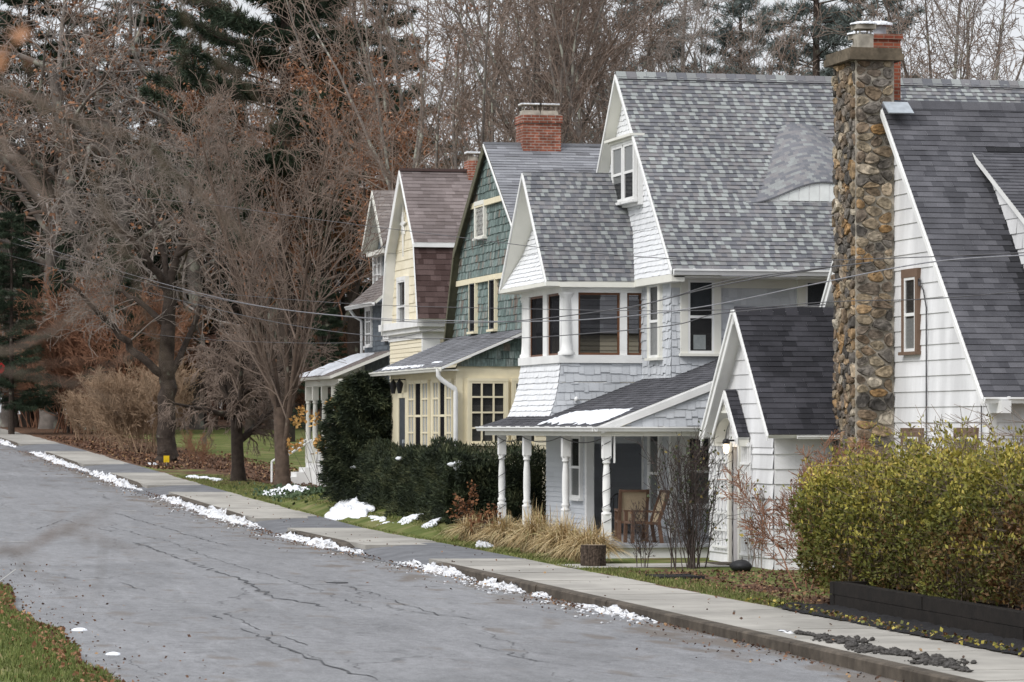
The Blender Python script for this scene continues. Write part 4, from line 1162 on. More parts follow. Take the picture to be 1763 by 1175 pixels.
# ---- veranda
YP0 = 69.62; YP1 = Yat(829, 17.86)
XG = 17.82; zG = .0; prs = .385
pz = lambda x: zG + prs * (x - XG)
yaj = ywn
mb = MB()
hip = 1.5
roof(gh, 'veranda_roof', [(XG, YP0, zG), (XG, yb0 - .05, zG), (XM + 2.2, yb0 - .05, pz(XM + 2.2)), (XM + 2.2, YP0, pz(XM + 2.2))], MT['roofdark'], e=.14, wd=.28, seed=91, th=.07, tones=lambda r: r.uniform(.3, .8))
roof(gh, 'veranda_roof', [(XG, yb0 - .05, zG), (XG, YP1, zG), (XG + 1.4, YP1 - 1.4, pz(XG + 1.4)), (XG + 1.4, yb0 - .05, pz(XG + 1.4))], MT['roofdark'], e=.14, wd=.28, seed=92, th=.07, tones=lambda r: r.uniform(.3, .8))
roof(gh, 'veranda_roof', [(XG, YP1, zG), (XM, YP1, zG), (XM, YP1 - 1.4, pz(XG + 1.4)), (XG + 1.4, YP1 - 1.4, pz(XG + 1.4))], MT['roofdark'], e=.14, wd=.28, seed=93, th=.07, tones=lambda r: r.uniform(.3, .8))
# shingled gable end above the near beam, its rake board
ple_ = side(YP0 + .04)
wall(gh, ple_, [(XG + .55, zG + .0), (XM + 2.1, zG + .0), (XM + 2.1, pz(XM + 2.1) - .16)], MT['greyshingle'], e=.19, wd=.17, lip=.02, jit=.5, vj=.028, seed=94, th=.05, name='veranda_gable', gap=.003)
rake(gh, (XM + 2.2, YP0 - .003, pz(XM + 2.2) - .035), (XG + .1, YP0 - .003, pz(XG + .1) - .035), dp=.15, out=(0, -1, 0))
# beam, gutter, soffit
mb = MB()
mb.box(XG + .1, XG + .28, YP0 + .08, YP1 - .1, zG - .20, zG - .04); mb.box(XG + .28, XM + 2.2, YP0 + .08, YP0 + .26, zG - .198, zG - .04); mb.box(XG + .28, XM, YP1 - .28, YP1 - .1, zG - .198, zG - .04)
mb.build('veranda_beam', MT['cream'], gh)
mb = MB(); mb.box(XG + .02, XM + 2.2, YP0 + .02, YP1 - .02, zG - .055, zG - .03); mb.build('veranda_ceiling', MT['cream'], gh)
gutter(gh, (XG - .005, YP0 - .1, zG - .0), (XG - .005, YP1 + .05, zG - .0), out=(-1, 0, 0), s=.10)
gutter(gh, (XG - .1, YP0 - .008, zG - .0), (XM + 2.2, YP0 - .008, zG - .0), s=.10)
# floor, skirt
zfl = Zat(938, 18.1, YP0 + .1)
mb = MB(); mb.box(XG + .12, XM + 2.2, YP0 + .02, YP1 - .1, zfl - .07, zfl); mb.build('veranda_floor', MT['floorpaint'], gh)
mb = MB(); mb.box(XG + .2, XM + 2.2, YP0 + .10, YP0 + .16, gg - .3, zfl - .07); mb.box(XG + .2, XG + .26, YP0 + .16, YP1 - .2, gg - .3, zfl - .07); mb.build('veranda_skirt', MT['white'], gh)
XPo = 18.08
POSTS = [Yat(px, XPo) for px in (1051, 974, 907, 864)]
POSTS[0] = YP0 + .2
for yp in POSTS:
    mb = MB(); post(mb, XPo, yp, zfl, zG - .19, .17); mb.build('veranda_post', MT['white'], gh)
# ground-floor bay under the sleeping porch, and the dark entry recess
X1b = 19.32
yr = yb0 + .02
plr, plq = side(yr), street(X1b)
zc_ = zG - .06
wall(gh, plq, [(-yb1, zfl), (-yr, zfl), (-yr, zc_), (-yb1, zc_)], MT['greyclap'], e=.115, wd=3, lip=.016, seed=97)
wall(gh, side(yr + 1.9), [(X1b + .16, zfl), (XM + 1.6, zfl), (XM + 1.6, zc_), (X1b + .16, zc_)], MT['greyclap'], e=.115, wd=3, lip=.016, seed=98)
wall(gh, street(XM + 1.3), [(-yr - 1.88, zfl), (-yr, zfl), (-yr, zc_), (-yr - 1.88, zc_)], MT['greyclap'], e=.115, wd=3, lip=.016, seed=99)
mb = MB(); mb.box(X1b, XM + 1.5, yr + .1, yr + 1.9, zc_ - .32, zc_ - .01); mb.box(XM + .02, XM + .14, yr - .2, yr + .1, zfl, zc_); mb.build('alcove_ceiling', MT['greyclap'], gh)
mb = MB(); mb.box(X1b - .03, X1b + .15, yr - .03, yr + .12, zfl, zc_); mb.build('corner_board', MT['white'], gh)
q0, q1 = us(988, X1b), us(1003, X1b)
window(gh, plq, q0, q1, Zat(858, X1b, yb0 + .5), Zat(752, X1b, yb0 + .5), cw=.09, ny=2, curtain=MT['lace'], cut=(0, .5))
# bracket under the beam
mb = MB(); mb.box(XPo + .14, XPo + .17, YP0 + .12, YP0 + .18, zG - .75, zG - .2); mb.build('downspout_end', MT['white'], gh)

# garlands of string lights
mb = MB()
def spiral(x, y, z0, z1, turns):
    return [(x + .115 * math.cos(a), y + .115 * math.sin(a), z0 + (z1 - z0) * a / (2 * math.pi * turns)) for a in np.linspace(0, 2 * math.pi * turns, int(turns * 10))]
P = spiral(XPo, POSTS[0], zfl + .25, zG - .25, 6)
mb.tube(P, .007, 4)
def sag(a, b, d, n=12): return [(a[0] + (b[0] - a[0]) * t, a[1] + (b[1] - a[1]) * t, a[2] + (b[2] - a[2]) * t - d * 4 * t * (1 - t)) for t in np.linspace(0, 1, n)]
tops = [(XPo - .12, y, zG - .22) for y in POSTS]
mb.tube(sag((XPo, POSTS[0] + .1, zG - .22), tops[1], .12), .010, 4)
for a, b in zip(tops[1:-1], tops[2:]): mb.tube(sag(a, b, .12), .010, 4)
mb.tube(spiral(XPo, POSTS[3], zfl - .1, zG - .25, 6), .007, 4)
rl = random.Random(2)
tag(mb.build('string_lights', MT['black'], origin=(XPo, POSTS[0], zfl)), 'dark string light cable wound round the veranda posts and under the beam', 'string lights')

# chairs and table on the veranda
def pbar(mb, a, b, w=.06, h=None):
    a, b = np.array(a, float), np.array(b, float); d = b - a; d /= np.linalg.norm(d)
    ref = arr(0, 0, 1) if abs(d[2]) < .9 else arr(1, 0, 0)
    e1 = np.cross(d, ref); e1 /= np.linalg.norm(e1); e2 = np.cross(d, e1); h = h or w
    c = lambda p: [p + e1 * w / 2 * i + e2 * h / 2 * j for i, j in ((-1, -1), (1, -1), (1, 1), (-1, 1))]
    mb.grid([c(a), c(b)], smooth=False, closed=True); mb.face(c(a)[::-1]); mb.face(c(b))
def patio_chair(loc, rz_, label):
    t = thing('patio_chair', label, 'chair', loc, 'chairs on the veranda')
    t.rotation_euler = (0, 0, rz_)
    ORG[t.name] = np.zeros(3)
    def part(nm, fn, m):
        b = MB(); fn(b); o = b.build(nm, m, t); return o
    W = .29
    for sx_ in (-1, 1):
        part('leg', lambda b: pbar(b, (sx_ * W, -.30, 0), (sx_ * W, -.28, .66), .07), MT['chairwood'])
        part('leg', lambda b: (pbar(b, (sx_ * W, .34, 0), (sx_ * W, .27, .45), .07), pbar(b, (sx_ * W, .27, .45), (sx_ * W, .50, 1.10), .065)), MT['chairwood'])
        part('armrest', lambda b: pbar(b, (sx_ * W, -.34, .67), (sx_ * W, .36, .65), .085, .035), MT['chairwood'])
    part('seat', lambda b: b.grid([[(-W, -.28, .43), (-W, 0, .39), (-W, .28, .40)], [(W, -.28, .43), (W, 0, .39), (W, .28, .40)]]), MT['sling'])
    part('backrest', lambda b: b.grid([[(-W, .27, .42), (-W, .37, .75), (-W, .49, 1.06)], [(W, .27, .42), (W, .37, .75), (W, .49, 1.06)]]), MT['sling'])
    part('seat_frame', lambda b: (pbar(b, (-W, -.29, .43), (W, -.29, .43), .05), pbar(b, (-W, .28, .41), (W, .28, .41), .05), pbar(b, (-W, -.29, .43), (-W, .28, .41), .05), pbar(b, (W, -.29, .43), (W, .28, .41), .05), pbar(b, (-W, .50, 1.08), (W, .50, 1.08), .05)), MT['chairwood'])
    return t
yc1 = YP0 + .95
patio_chair((Xat(1100, yc1) + .08, yc1, zfl), R(-90), 'brown framed sling armchair seen from its side behind the bare stems')
yc2_ = YP0 + 2.1
patio_chair((Xat(1087, yc2_), yc2_, zfl), R(172), 'tan sling patio armchair whose broad woven back faces the camera')
tb = thing('cafe_chair', 'black wrought iron chair with hooped back beyond the veranda post', 'chair', (Xat(1066, YP0 + 4), YP0 + 4, zfl))
o = ORG[tb.name]
mb = MB()
mb.tube([o + arr(-.2 * math.cos(a), .1, .45 + .52 * math.sin(a) ** .6 if math.sin(a) > 0 else .45) for a in np.linspace(0, math.pi, 14)], .018, 5); mb.tube([o + arr(-.1, .1, .45), o + arr(-.1, .1, .88)], .012, 4); mb.tube([o + arr(.1, .1, .45), o + arr(.1, .1, .88)], .012, 4); mb.tube([o + arr(0, .1, .45), o + arr(0, .1, .95)], .012, 4)
mb.build('backrest', MT['black'], tb)
mb = MB(); mb.lathe(o[0], o[1] - .1, [(.21, o[2] + .43), (.22, o[2] + .45), (.21, o[2] + .47)], 12); mb.build('seat', MT['black'], tb)
for a, b in ((-1, -1), (1, -1), (-1, 1), (1, 1)):
    mb = MB(); mb.tube([o + arr(a * .15, -.1 + b * .15, .44), o + arr(a * .2, -.1 + b * .2, 0)], .014, 5); mb.build('leg', MT['black'], tb)

# ================================================================== GREEN HOUSE (weathered green shingles, yellow glazed porch)
XGF = 20.25
gb = -2.75
grn = thing('green_house', 'weathered green shingled house with grey gambrel roof and pale yellow glazed porch', 'house', (XGF, 90, gb))
GR = XGF - .22
yA, zA = Yat(833, GR), Zat(247, GR, Yat(833, GR))
yK = Yat(782, GR); zK = Zat(430, GR, yK)
yB = Yat(765, GR); zB = Zat(590, GR, yB)
hk, hb = yK - yA, yB - yA
XQ = 33
for sgn in (-1, 1):
    roof(grn, 'roof', [(GR, yA + sgn * hk, zK), (XQ, yA + sgn * hk, zK), (XQ, yA, zA), (GR, yA, zA)], MT['roofslate'], e=.135, wd=.45, lip=.012, jit=.5, seed=101 + sgn, th=.09, fascia=MT['olive'], vj=.012)
    roof(grn, 'roof', [(GR, yA + sgn * hb, zB), (XQ, yA + sgn * hb, zB), (XQ, yA + sgn * hk, zK), (GR, yA + sgn * hk, zK)], MT['roofslate'], e=.135, wd=.45, jit=.5, seed=103 + sgn, th=.09, fascia=MT['olive'])
mb = MB(); mb.box(GR, XQ, yA - .10, yA + .10, zA - .04, zA + .03); mb.build('ridge_cap', MT['roofslate'], grn)
for sgn, dp in ((-1, .06), (1, .24)):
    m_ = MT['white'] if sgn < 0 else MT['olive']
    rake(grn, (GR - .003, yA, zA - .02), (GR - .003, yA + sgn * hk, zK - .02), dp=dp, m=m_)
    rake(grn, (GR - .003, yA + sgn * hk, zK - .02), (GR - .003, yA + sgn * hb, zB - .02), dp=dp, m=m_)
plg = street(XGF)
def half(z):      # half width of the gable at height z
    return (hk * (zA - z) / (zA - zK) if z > zK else hk + (hb - hk) * (zK - z) / (zK - zB)) - .10
zt1 = Zat(343, XGF, yA); zt2 = Zat(476, XGF, yA + 1)
for (za_, zb_, sd, off) in ((1.9, zt2, 111, 0), (zt2, zK, 112, .05), (zK, zt1, 113, .05), (zt1, zA - .2, 114, .10)):
    pw = street(XGF - off)
    wall(grn, pw, [(-yA - half(za_), za_), (-yA + half(za_), za_), (-yA + half(zb_), zb_), (-yA - half(zb_), zb_)], MT['greenshingle'], e=.20, wd=.16, lip=.022, jit=.5, vj=.012, seed=sd, th=.10, gap=.004)
mb = MB()
for z, off in ((zt1, .10), (zt2, .05)):
    mb.pbox(plg, -yA - half(z), -yA + half(z), z - .16, z - .012, 0.02, off + .05)
mb.build('trim_board', MT['yellowpaint'], grn)
for a, b in ((812, 825), (846, 859)):
    f_ = window(grn, plg, us(a + 2, XGF), us(b - 2, XGF), Zat(568, XGF, yA), Zat(483, XGF, yA), cw=.06, cm=MT['yellowpaint'], sm=MT['shutter'], ny=1, sash=.03, glass=MT['screenclose'], dep=.07)
plg2 = street(XGF - .05)
lw0, lw1, lv0, lv1 = us(827, XGF), us(841, XGF), Zat(406, XGF, yA), Zat(350, XGF, yA)
f_ = window(grn, plg2, lw0, lw1, lv0, lv1, cw=.10, cm=MT['cream'], sm=MT['cream'], ny=1, sash=.03, dep=.07)
mb = MB()
for k in range(-8, 9):
    c = (lw0 + lw1) / 2 + k * .16
    for sg in (-1, 1):
        P0 = np.array((c - sg * .9, (lv0 + lv1) / 2 - .9 * 1.5)); P1 = np.array((c + sg * .9, (lv0 + lv1) / 2 + .9 * 1.5))
        ts = [t for t in np.linspace(0, 1, 60) if lw0 < P0[0] + (P1[0] - P0[0]) * t < lw1 and lv0 < P0[1] + (P1[1] - P0[1]) * t < lv1]
        if len(ts) > 1:
            a, b = P0 + (P1 - P0) * ts[0], P0 + (P1 - P0) * ts[-1]
            n_ = np.array((-(b - a)[1], (b - a)[0])); n_ = n_ / np.linalg.norm(n_) * .011
            O, U, Vv, N = plg2
            mb.face([O + U * p[0] + Vv * p[1] + N * (.078 + .002 * sg) for p in (a - n_, b - n_, b + n_, a + n_)])
mb.build('lattice', MT['cream'], f_)
# side walls below the roof
wall(grn, side(yA - hb + .12), [(XGF, gb), (XQ, gb), (XQ, 2.4), (XGF, 2.4)], MT['yellowclap'], e=.12, wd=3, lip=.015, seed=115)
# brick chimney on the ridge
cxa, cxb = Xat(896, yA), Xat(961, yA)
czt = Zat(199, cxa, yA)
mb = MB(); mb.box(cxa, cxb, yA - .32, yA + .5, zA - .8, czt - .22); mb.box(cxa - .035, cxb + .035, yA - .355, yA + .535, czt - .22, czt)
bc = mb.build('chimney', MT['brick'], grn, uv=True)
mb = MB(); ms = MB()
for x0 in (cxa + .27, cxb - .27):
    mb.prism([(x0 - .25, yA - .15, czt), (x0 + .25, yA - .15, czt), (x0 + .22, yA - .12, czt + .13), (x0 - .22, yA - .12, czt + .13)], (0, .4, 0))
    for a in (-1, 1):
        for b in (-1, 1): mb.box(x0 + a * .18 - .012, x0 + a * .18 + .012, yA + .05 + b * .14 - .012, yA + .05 + b * .14 + .012, czt + .13, czt + .27)
    mb.box(x0 - .27, x0 + .27, yA - .17, yA + .27, czt + .268, czt + .288)
    ms.box(x0 - .27, x0 + .27, yA - .17, yA + .27, czt + .289, czt + .32)
mb.build('flue_cap', MT['fluetile'], bc); ms.build('snow_cap', MT['snow'], bc)

# glazed porch across the front
XP = 18.35
yp0, yp1 = Yat(787, XP), Yat(672, XP)
plq, plr = street(XP), side(yp0)
ze = 1.50                                      # eave
XEv = XP - .45
prs = .42
pz = lambda x: ze + prs * (x - XEv)
XT = XGF + .02
roof(grn, 'porch_roof', [(XEv, yp0 - .22, ze), (XEv, yp1 + .3, ze), (XT, yp1 + .3, pz(XT)), (XT, yp0 - .22, pz(XT))], MT['roofslate'], e=.14, wd=.3, seed=121, th=.06, fascia=MT['cream'], tones=lambda r: r.uniform(0, .3))
rake(grn, (XT, yp0 - .223, pz(XT) - .01), (XEv, yp0 - .223, ze - .01), dp=.05, out=(0, -1, 0))
wall(grn, side(yp0 - .02), [(XP, ze + .02), (22, ze + .02), (22, pz(20.4)), (XT, pz(XT) - .1), (XP, pz(XP) - .1)], MT['greenshingle'], e=.2, wd=.17, lip=.022, jit=.5, seed=122, th=.06, vj=.012, gap=.004)
gutter(grn, (XEv - .005, yp0 - .25, ze - .01), (XEv - .005, yp1 + .3, ze - .01), out=(-1, 0, 0), s=.10, m=MT['cream'])
mb = MB(); mb.box(XEv + .02, XP, yp0 - .18, yp1 + .25, ze - .09, ze - .06); mb.build('porch_soffit', MT['cream'], grn)
zw0, zw1 = Zat(768, XP, yp0), Zat(655, XP, yp0)
# yellow frame walls
mb = MB()
mb.pbox(plq, -yp1, -yp0, zw1 + .02, ze, -.15, 0); mb.pbox(plr, XP, 24, zw1 + .02, ze + .04, -.15, -.004)
mb.pbox(plq, -yp1, -yp0, gb, zw0, -.15, 0)
mb.build('porch_frieze', MT['yellowpaint'], grn)
zb_ = Zat(835, 19, yp0)
wall(grn, plr, [(XP, zb_), (24, zb_), (24, zw0 - .02), (XP, zw0 - .02)], MT['yellowclap'], e=.115, wd=3, lip=.016, seed=123)
mb = MB(); mb.box(XP + .05, 24, yp0 + .04, yp0 + .2, gb - .2, zb_); mb.build('foundation', MT['olivebrick'], grn)
mb = MB(); mb.box(XP - .03, XP + .14, yp0 - .03, yp0 + .12, zw0 - .6, ze - .02); mb.box(XP + .02, 24, yp0 - .045, yp0 - .004, zw0 - .08, zw0 + .0); mb.build('corner_board', MT['yellowpaint'], grn)
rx_ = lambda px: Xat(px, yp0)
mb = MB()
for px in (797, 877, 958):
    mb.box(rx_(px) - .09, rx_(px) + .09, yp0 + .0, yp0 + .14, zw0, zw1 + .02)
mb.build('porch_post', MT['yellowpaint'], grn)
window(grn, plr, rx_(808), rx_(869), zw0 + .06, zw1 - .03, cw=.07, cm=MT['yellowpaint'], sm=MT['yellowpaint'], nx=3, ny=4, bar=.022, glass=MT['glass'], dep=.07, curtain=MT['curtaindim'], cut=(.0, .62))
window(grn, plr, rx_(884), rx_(948), zw0 + .06, zw1 - .03, cw=.07, cm=MT['yellowpaint'], sm=MT['yellowpaint'], nx=3, ny=4, bar=.022, glass=MT['glass'], dep=.07)
window(grn, side(yp0 + .04), rx_(925), rx_(950), Zat(862, 20, yp0), Zat(840, 20, yp0), cw=.05, cm=MT['black'], sm=MT['pole'], nx=3, ny=2, sill=False)
# street side: curtained lights either side of dark shutters, door with lanterns
uq = lambda px: us(px, XP)
for a, b in ((706, 742), (749, 783)):
    t = (b - a) / 3
    for k in range(3):
        if k == 1:
            window(grn, plq, uq(a + t + 1), uq(a + 2 * t - 1), zw0 - .12, zw1, cw=.05, cm=MT['yellowpaint'], sm=MT['yellowpaint'], nx=1, ny=2, glass=MT['screenclose'], sash=.03)
        else:
            window(grn, plq, uq(a + k * t + 1), uq(a + (k + 1) * t - 1), zw0 - .12, zw1, cw=.05, cm=MT['yellowpaint'], sm=MT['yellowpaint'], nx=2, ny=4, curtain=MT['lace'], glass=MT['glassclear'], sash=.035)
mb = MB(); mb.pbox(plq, -yp1, uq(706) - .2, zw0, zw1 + .02, -.2, -.005); mb.build('porch_wall', MT['yellowpaint'], grn); mb = MB(); mb.pbox(plq, uq(742), uq(749), zw0, zw1 + .02, -.15, .001); mb.build('porch_wall', MT['yellowpaint'], grn)
mb = MB(); mb.pbox(plq, uq(690), uq(701), gb + .9, zw1 - .4, .004, .04); d = mb.build('door', MT['shutter'], grn)
mb = MB(); mb.pbox(plq, uq(698), uq(699.5), -.45, -.35, .04, .09); mb.build('handle', MT['metal'], d)
mb = MB(); mb.pbox(plq, uq(686), uq(690), gb + .9, zw1 - .25, .01, .06); mb.pbox(plq, uq(701), uq(705), gb + .9, zw1 - .25, .01, .06); mb.pbox(plq, uq(686), uq(705), zw1 - .39, zw1 - .25, .012, .064); mb.build('door_frame', MT['yellowpaint'], grn)
for px in (687, 698):
    y = Yat(px, XP); mb = MB()
    z = zw1 - .15
    mb.lathe(XP - .16, y, [(.05, z - .12), (.10, z + .12), (.11, z + .14), (.03, z + .24), (.01, z + .28)], 8); mb.box(XP - .16, XP, y - .015, y + .015, z + .24, z + .27)
    mb.build('lantern', MT['black'], grn)
# downspout: elbow off the gutter back to the corner
mb = MB()
yd = yp0 - .12
mb.tube([(XEv - .06, yd, ze - .05), (XEv - .06, yd, ze - .22), (XEv + .05, yd, ze - .34), (XP - .08, yd - .02, ze - .55), (XP - .06, yd, ze - .65), (XP - .06, yd, -2.4)], .062, 8)
mb.build('downspout', MT['white'], grn)

# ================================================================== YELLOW HOUSE (brown gambrel roof)
XY = 20.6
yel = thing('yellow_house', 'pale yellow shingled house with brown gambrel roof and white cornice', 'house', (XY, 105, -2.3))
GR = XY - .3
yA, zA = Yat(688, GR), Zat(293, GR, Yat(688, GR))
yK = Yat(712.5, GR); zK = Zat(421, GR, yK)
yB = Yat(719.5, GR); zB = Zat(549, GR, yB)
hk, hb = yA - yK, yA - yB
XQ = 34
for sgn in (-1, 1):
    roof(yel, 'roof', [(GR, yA + sgn * hk, zK + .06), (XQ, yA + sgn * hk, zK + .06), (XQ, yA, zA), (GR, yA, zA)], MT['roofbrown'], e=.15, wd=.3, jit=.4, seed=131 + sgn, th=.09)
    roof(yel, 'roof', [(GR, yA + sgn * hb, zB), (XQ, yA + sgn * hb, zB), (XQ, yA + sgn * (hk - .06), zK - .06), (GR, yA + sgn * (hk - .06), zK - .06)], MT['roofbrowndark'], e=.17, wd=.24, jit=.4, seed=133 + sgn, th=.09)
    mb = MB(); mb.box(GR, XQ, yA + sgn * hk - .06, yA + sgn * hk + .06, zK - .08, zK + .03); mb.build('trim_board', MT['white'], yel)
    dp = .08 if sgn < 0 else .36
    rake(yel, (GR - .003, yA, zA - .02), (GR - .003, yA + sgn * hk, zK - .0), dp=dp)
    rake(yel, (GR - .003, yA + sgn * hk, zK - .02), (GR - .003, yA + sgn * hb, zB), dp=dp, th=.035)
mb = MB(); mb.prism([(GR + .01, yA, zA - .12), (GR + .01, yA + hk, zK - .1), (GR + .32, yA + hk, zK - .1), (GR + .32, yA, zA - .12)], (0, -.04, -.04))
mb.prism([(GR + .01, yA + hk, zK - .1), (GR + .01, yA + hb, zB), (GR + .32, yA + hb, zB), (GR + .32, yA + hk, zK - .1)], (0, -.10, -.02)); mb.build('soffit', MT['white'], yel)
mb = MB(); mb.box(GR, XQ, yA - .1, yA + .1, zA - .03, zA + .05); mb.build('ridge_cap', MT['roofbrowndark'], yel)
ply = street(XY)
hf = lambda z: (hk * (zA - z) / (zA - zK) if z > zK else hk + (hb - hk) * (zK - z) / (zK - zB)) - .08
for a, b, sd in ((zB + .0, zK, 141), (zK, zA - .25, 142)):
    wall(yel, ply, [(-yA - hf(a), a), (-yA + hf(a), a), (-yA + hf(b), b), (-yA - hf(b), b)], MT['yellowclap'], e=.27, wd=.5, lip=.02, seed=sd)
yw0, yw1 = Yat(729, XY), Yat(672, XY)
zc0 = Zat(580, XY, yA)
wall(yel, ply, [(-yw1, -2.3), (-yw0, -2.3), (-yw0, zc0), (-yw1, zc0)], MT['yellowclap'], e=.13, wd=3, lip=.018, seed=143)
wall(yel, side(yw0), [(XY, -2.3), (XQ, -2.3), (XQ, zc0), (XY, zc0)], MT['yellowclap'], e=.13, wd=3, lip=.018, seed=144)
mb = MB()
mb.box(XY - .28, XQ, yw0 - .45, yw1 + .5, zB - .22, zB - .015)
mb.box(XY - .18, XQ, yw0 - .30, yw1 + .35, zB - .36, zB - .22); mb.box(XY - .05, XQ, yw0 - .06, yw1 + .06, zc0 - .1, zB - .36)
mb.box(XY - .03, XY + .5, yw0 - .03, yw0 + .14, -2.3, zc0 - .1)
mb.build('cornice', MT['white'], yel)
window(yel, ply, us(691, XY), us(704, XY), Zat(571, XY, yA), Zat(482, XY, yA), cw=.10, ny=2, curtain=MT['lace'], cut=(0, .5), dep=.1)
# starfish-like white ornament high in the gable
zo, yo = Zat(382, XY, yA - .3), Yat(697, XY)
mb = MB()
P = []
for k in range(16):
    r_ = (.62 if k % 4 == 0 else .36 if k % 2 == 0 else .13) * (1.25 if k in (4, 12) else 1)
    P.append((XY - .035, yo + r_ * math.cos(k * math.pi / 8) * .8, zo + r_ * math.sin(k * math.pi / 8) * 1.3))
for k in range(16): mb.prism([(XY - .035, yo, zo), P[k], P[(k + 1) % 16]], (-.05, 0, 0))
mb.build('ornament', MT['white'], yel)
bx = Xat(813, yA + .2)
bx0, bx1 = Xat(803, yA), Xat(826, yA)
zt_ = Zat(277, bx0, yA)
mb = MB(); mb.box(bx0, bx1, yA - .3, yA + .35, zA - .6, zt_)
c = mb.build('chimney', MT['brick'], yel, uv=True)
mb = MB(); mb.tube([(bx, yA, zt_), (bx, yA, zt_ + .12)], .14, 8); mb.box(bx - .25, bx + .25, yA - .2, yA + .2, zt_ + .2, zt_ + .22)
for a in (-1, 1): mb.box(bx + a * .16 - .015, bx + a * .16 + .015, yA - .02, yA + .02, zt_ + .0, zt_ + .2)
mb.build('flue_cap', MT['fluetile'], c)
mb = MB(); mb.box(bx - .25, bx + .25, yA - .2, yA + .2, zt_ + .221, zt_ + .27); mb.build('snow_cap', MT['snow'], c)

# ================================================================== FAR BLUE-GREY HOUSE with snow on the porch
XF = 22.9
far = thing('blue_grey_house', 'dark blue grey house with snow on its porch roof, farthest in the row', 'house', (XF, 122, -1.6))
GR = XF - .5
yA, zA = Yat(641, GR), Zat(328, GR, Yat(641, GR))
yN2 = Yat(668, GR); zE2 = Zat(428, GR, Yat(632, GR))
yF2 = Yat(630, GR)
hN = yF2 - yA
for sgn in (-1, 1):
    roof(far, 'roof', [(GR, yA + sgn * hN * 1.6, zE2), (34, yA + sgn * hN * 1.6, zE2), (34, yA, zA), (GR, yA, zA)], MT['roofpale'], e=.16, wd=.35, seed=151 + sgn, th=.09, fascia=MT['cream'])
    rake(far, (GR - .003, yA, zA - .02), (GR - .003, yA + sgn * hN * 1.6, zE2 - .02), dp=.22, m=MT['cream'])
mb = MB(); mb.prism([(GR + .01, yA, zA - .12), (GR + .01, yA + hN * 1.6, zE2 - .1), (GR + .5, yA + hN * 1.6, zE2 - .1), (GR + .5, yA, zA - .12)], (0, -.04, -.04)); mb.build('soffit', MT['cream'], far)
plx = street(XF)
wd2 = hN * 1.6 - .25
wall(far, plx, [(-yA - wd2, -1.6), (-yA + wd2 + 1.0, -1.6), (-yA + wd2 + 1.0, zE2 - .1), (-yA, zA - .35), (-yA - wd2, zE2 - .1)], MT['bluegrey'], e=.16, wd=.22, lip=.016, seed=155)
wall(far, side(yA - wd2 - 1.0), [(XF, -1.6), (34, -1.6), (34, zE2 - .15), (XF, zE2 - .15)], MT['bluegrey'], e=.16, wd=.22, lip=.016, seed=156)
pxw = lambda px: us(px, XF)
mb = MB(); mb.pbox(plx, -yA - wd2, -yA + wd2, zE2 - .28, zE2 - .12, .0, .4); mb.build('cornice', MT['cream'], far)
def win2(a, b, y0, y1): window(far, plx, pxw(a), pxw(b), Zat(y1, XF, yA), Zat(y0, XF, yA), cw=.08, ny=3, nx=2)
win2(646, 651.5, 434, 489); win2(653.5, 659, 434, 489)
win2(633, 642, 534, 596); win2(663, 671, 560, 590)
# lower front wing with its own roof and gutter
XL = 21.9
pll = street(XL)
yl0, yl1 = Yat(668, XL), Yat(628, XL)
zl1 = Zat(525, XL, yl1)
wall(far, pll, [(-yl1, -1.6), (-yl0, -1.6), (-yl0, zl1), (-yl1, zl1)], MT['bluegrey'], e=.16, wd=.22, lip=.016, seed=157)
roof(far, 'roof', [(XL - .5, yl0 - .3, zl1 - .05), (XL - .5, yl1 + .5, zl1 - .05), (XF + .1, yl1 + .5, zl1 + 1.35), (XF + .1, yl0 - .3, zl1 + 1.35)], MT['roofpale'], e=.16, wd=.35, seed=158, th=.08, fascia=MT['cream'])
gutter(far, (XL - .505, yl0 - .3, zl1 - .06), (XL - .505, yl1 + .5, zl1 - .06), out=(-1, 0, 0), s=.12)
mb = MB(); mb.tube([(XL - .5, yl1 + .35, zl1 - .1), (XL - .3, yl1 + .3, zl1 - .4), (XL - .06, yl1 + .25, zl1 - .55), (XL - .06, yl1 + .25, -.2)], .06, 6); mb.build('downspout', MT['white'], far)
pl_ = lambda px: us(px, XL)
for a, b, c, e in ((632, 642, 535, 597), (663, 671, 560, 590)):
    window(far, pll, pl_(a + 1), pl_(b - 1), Zat(e, XL, yl1), Zat(c, XL, yl1), cw=.09, ny=3, nx=2)
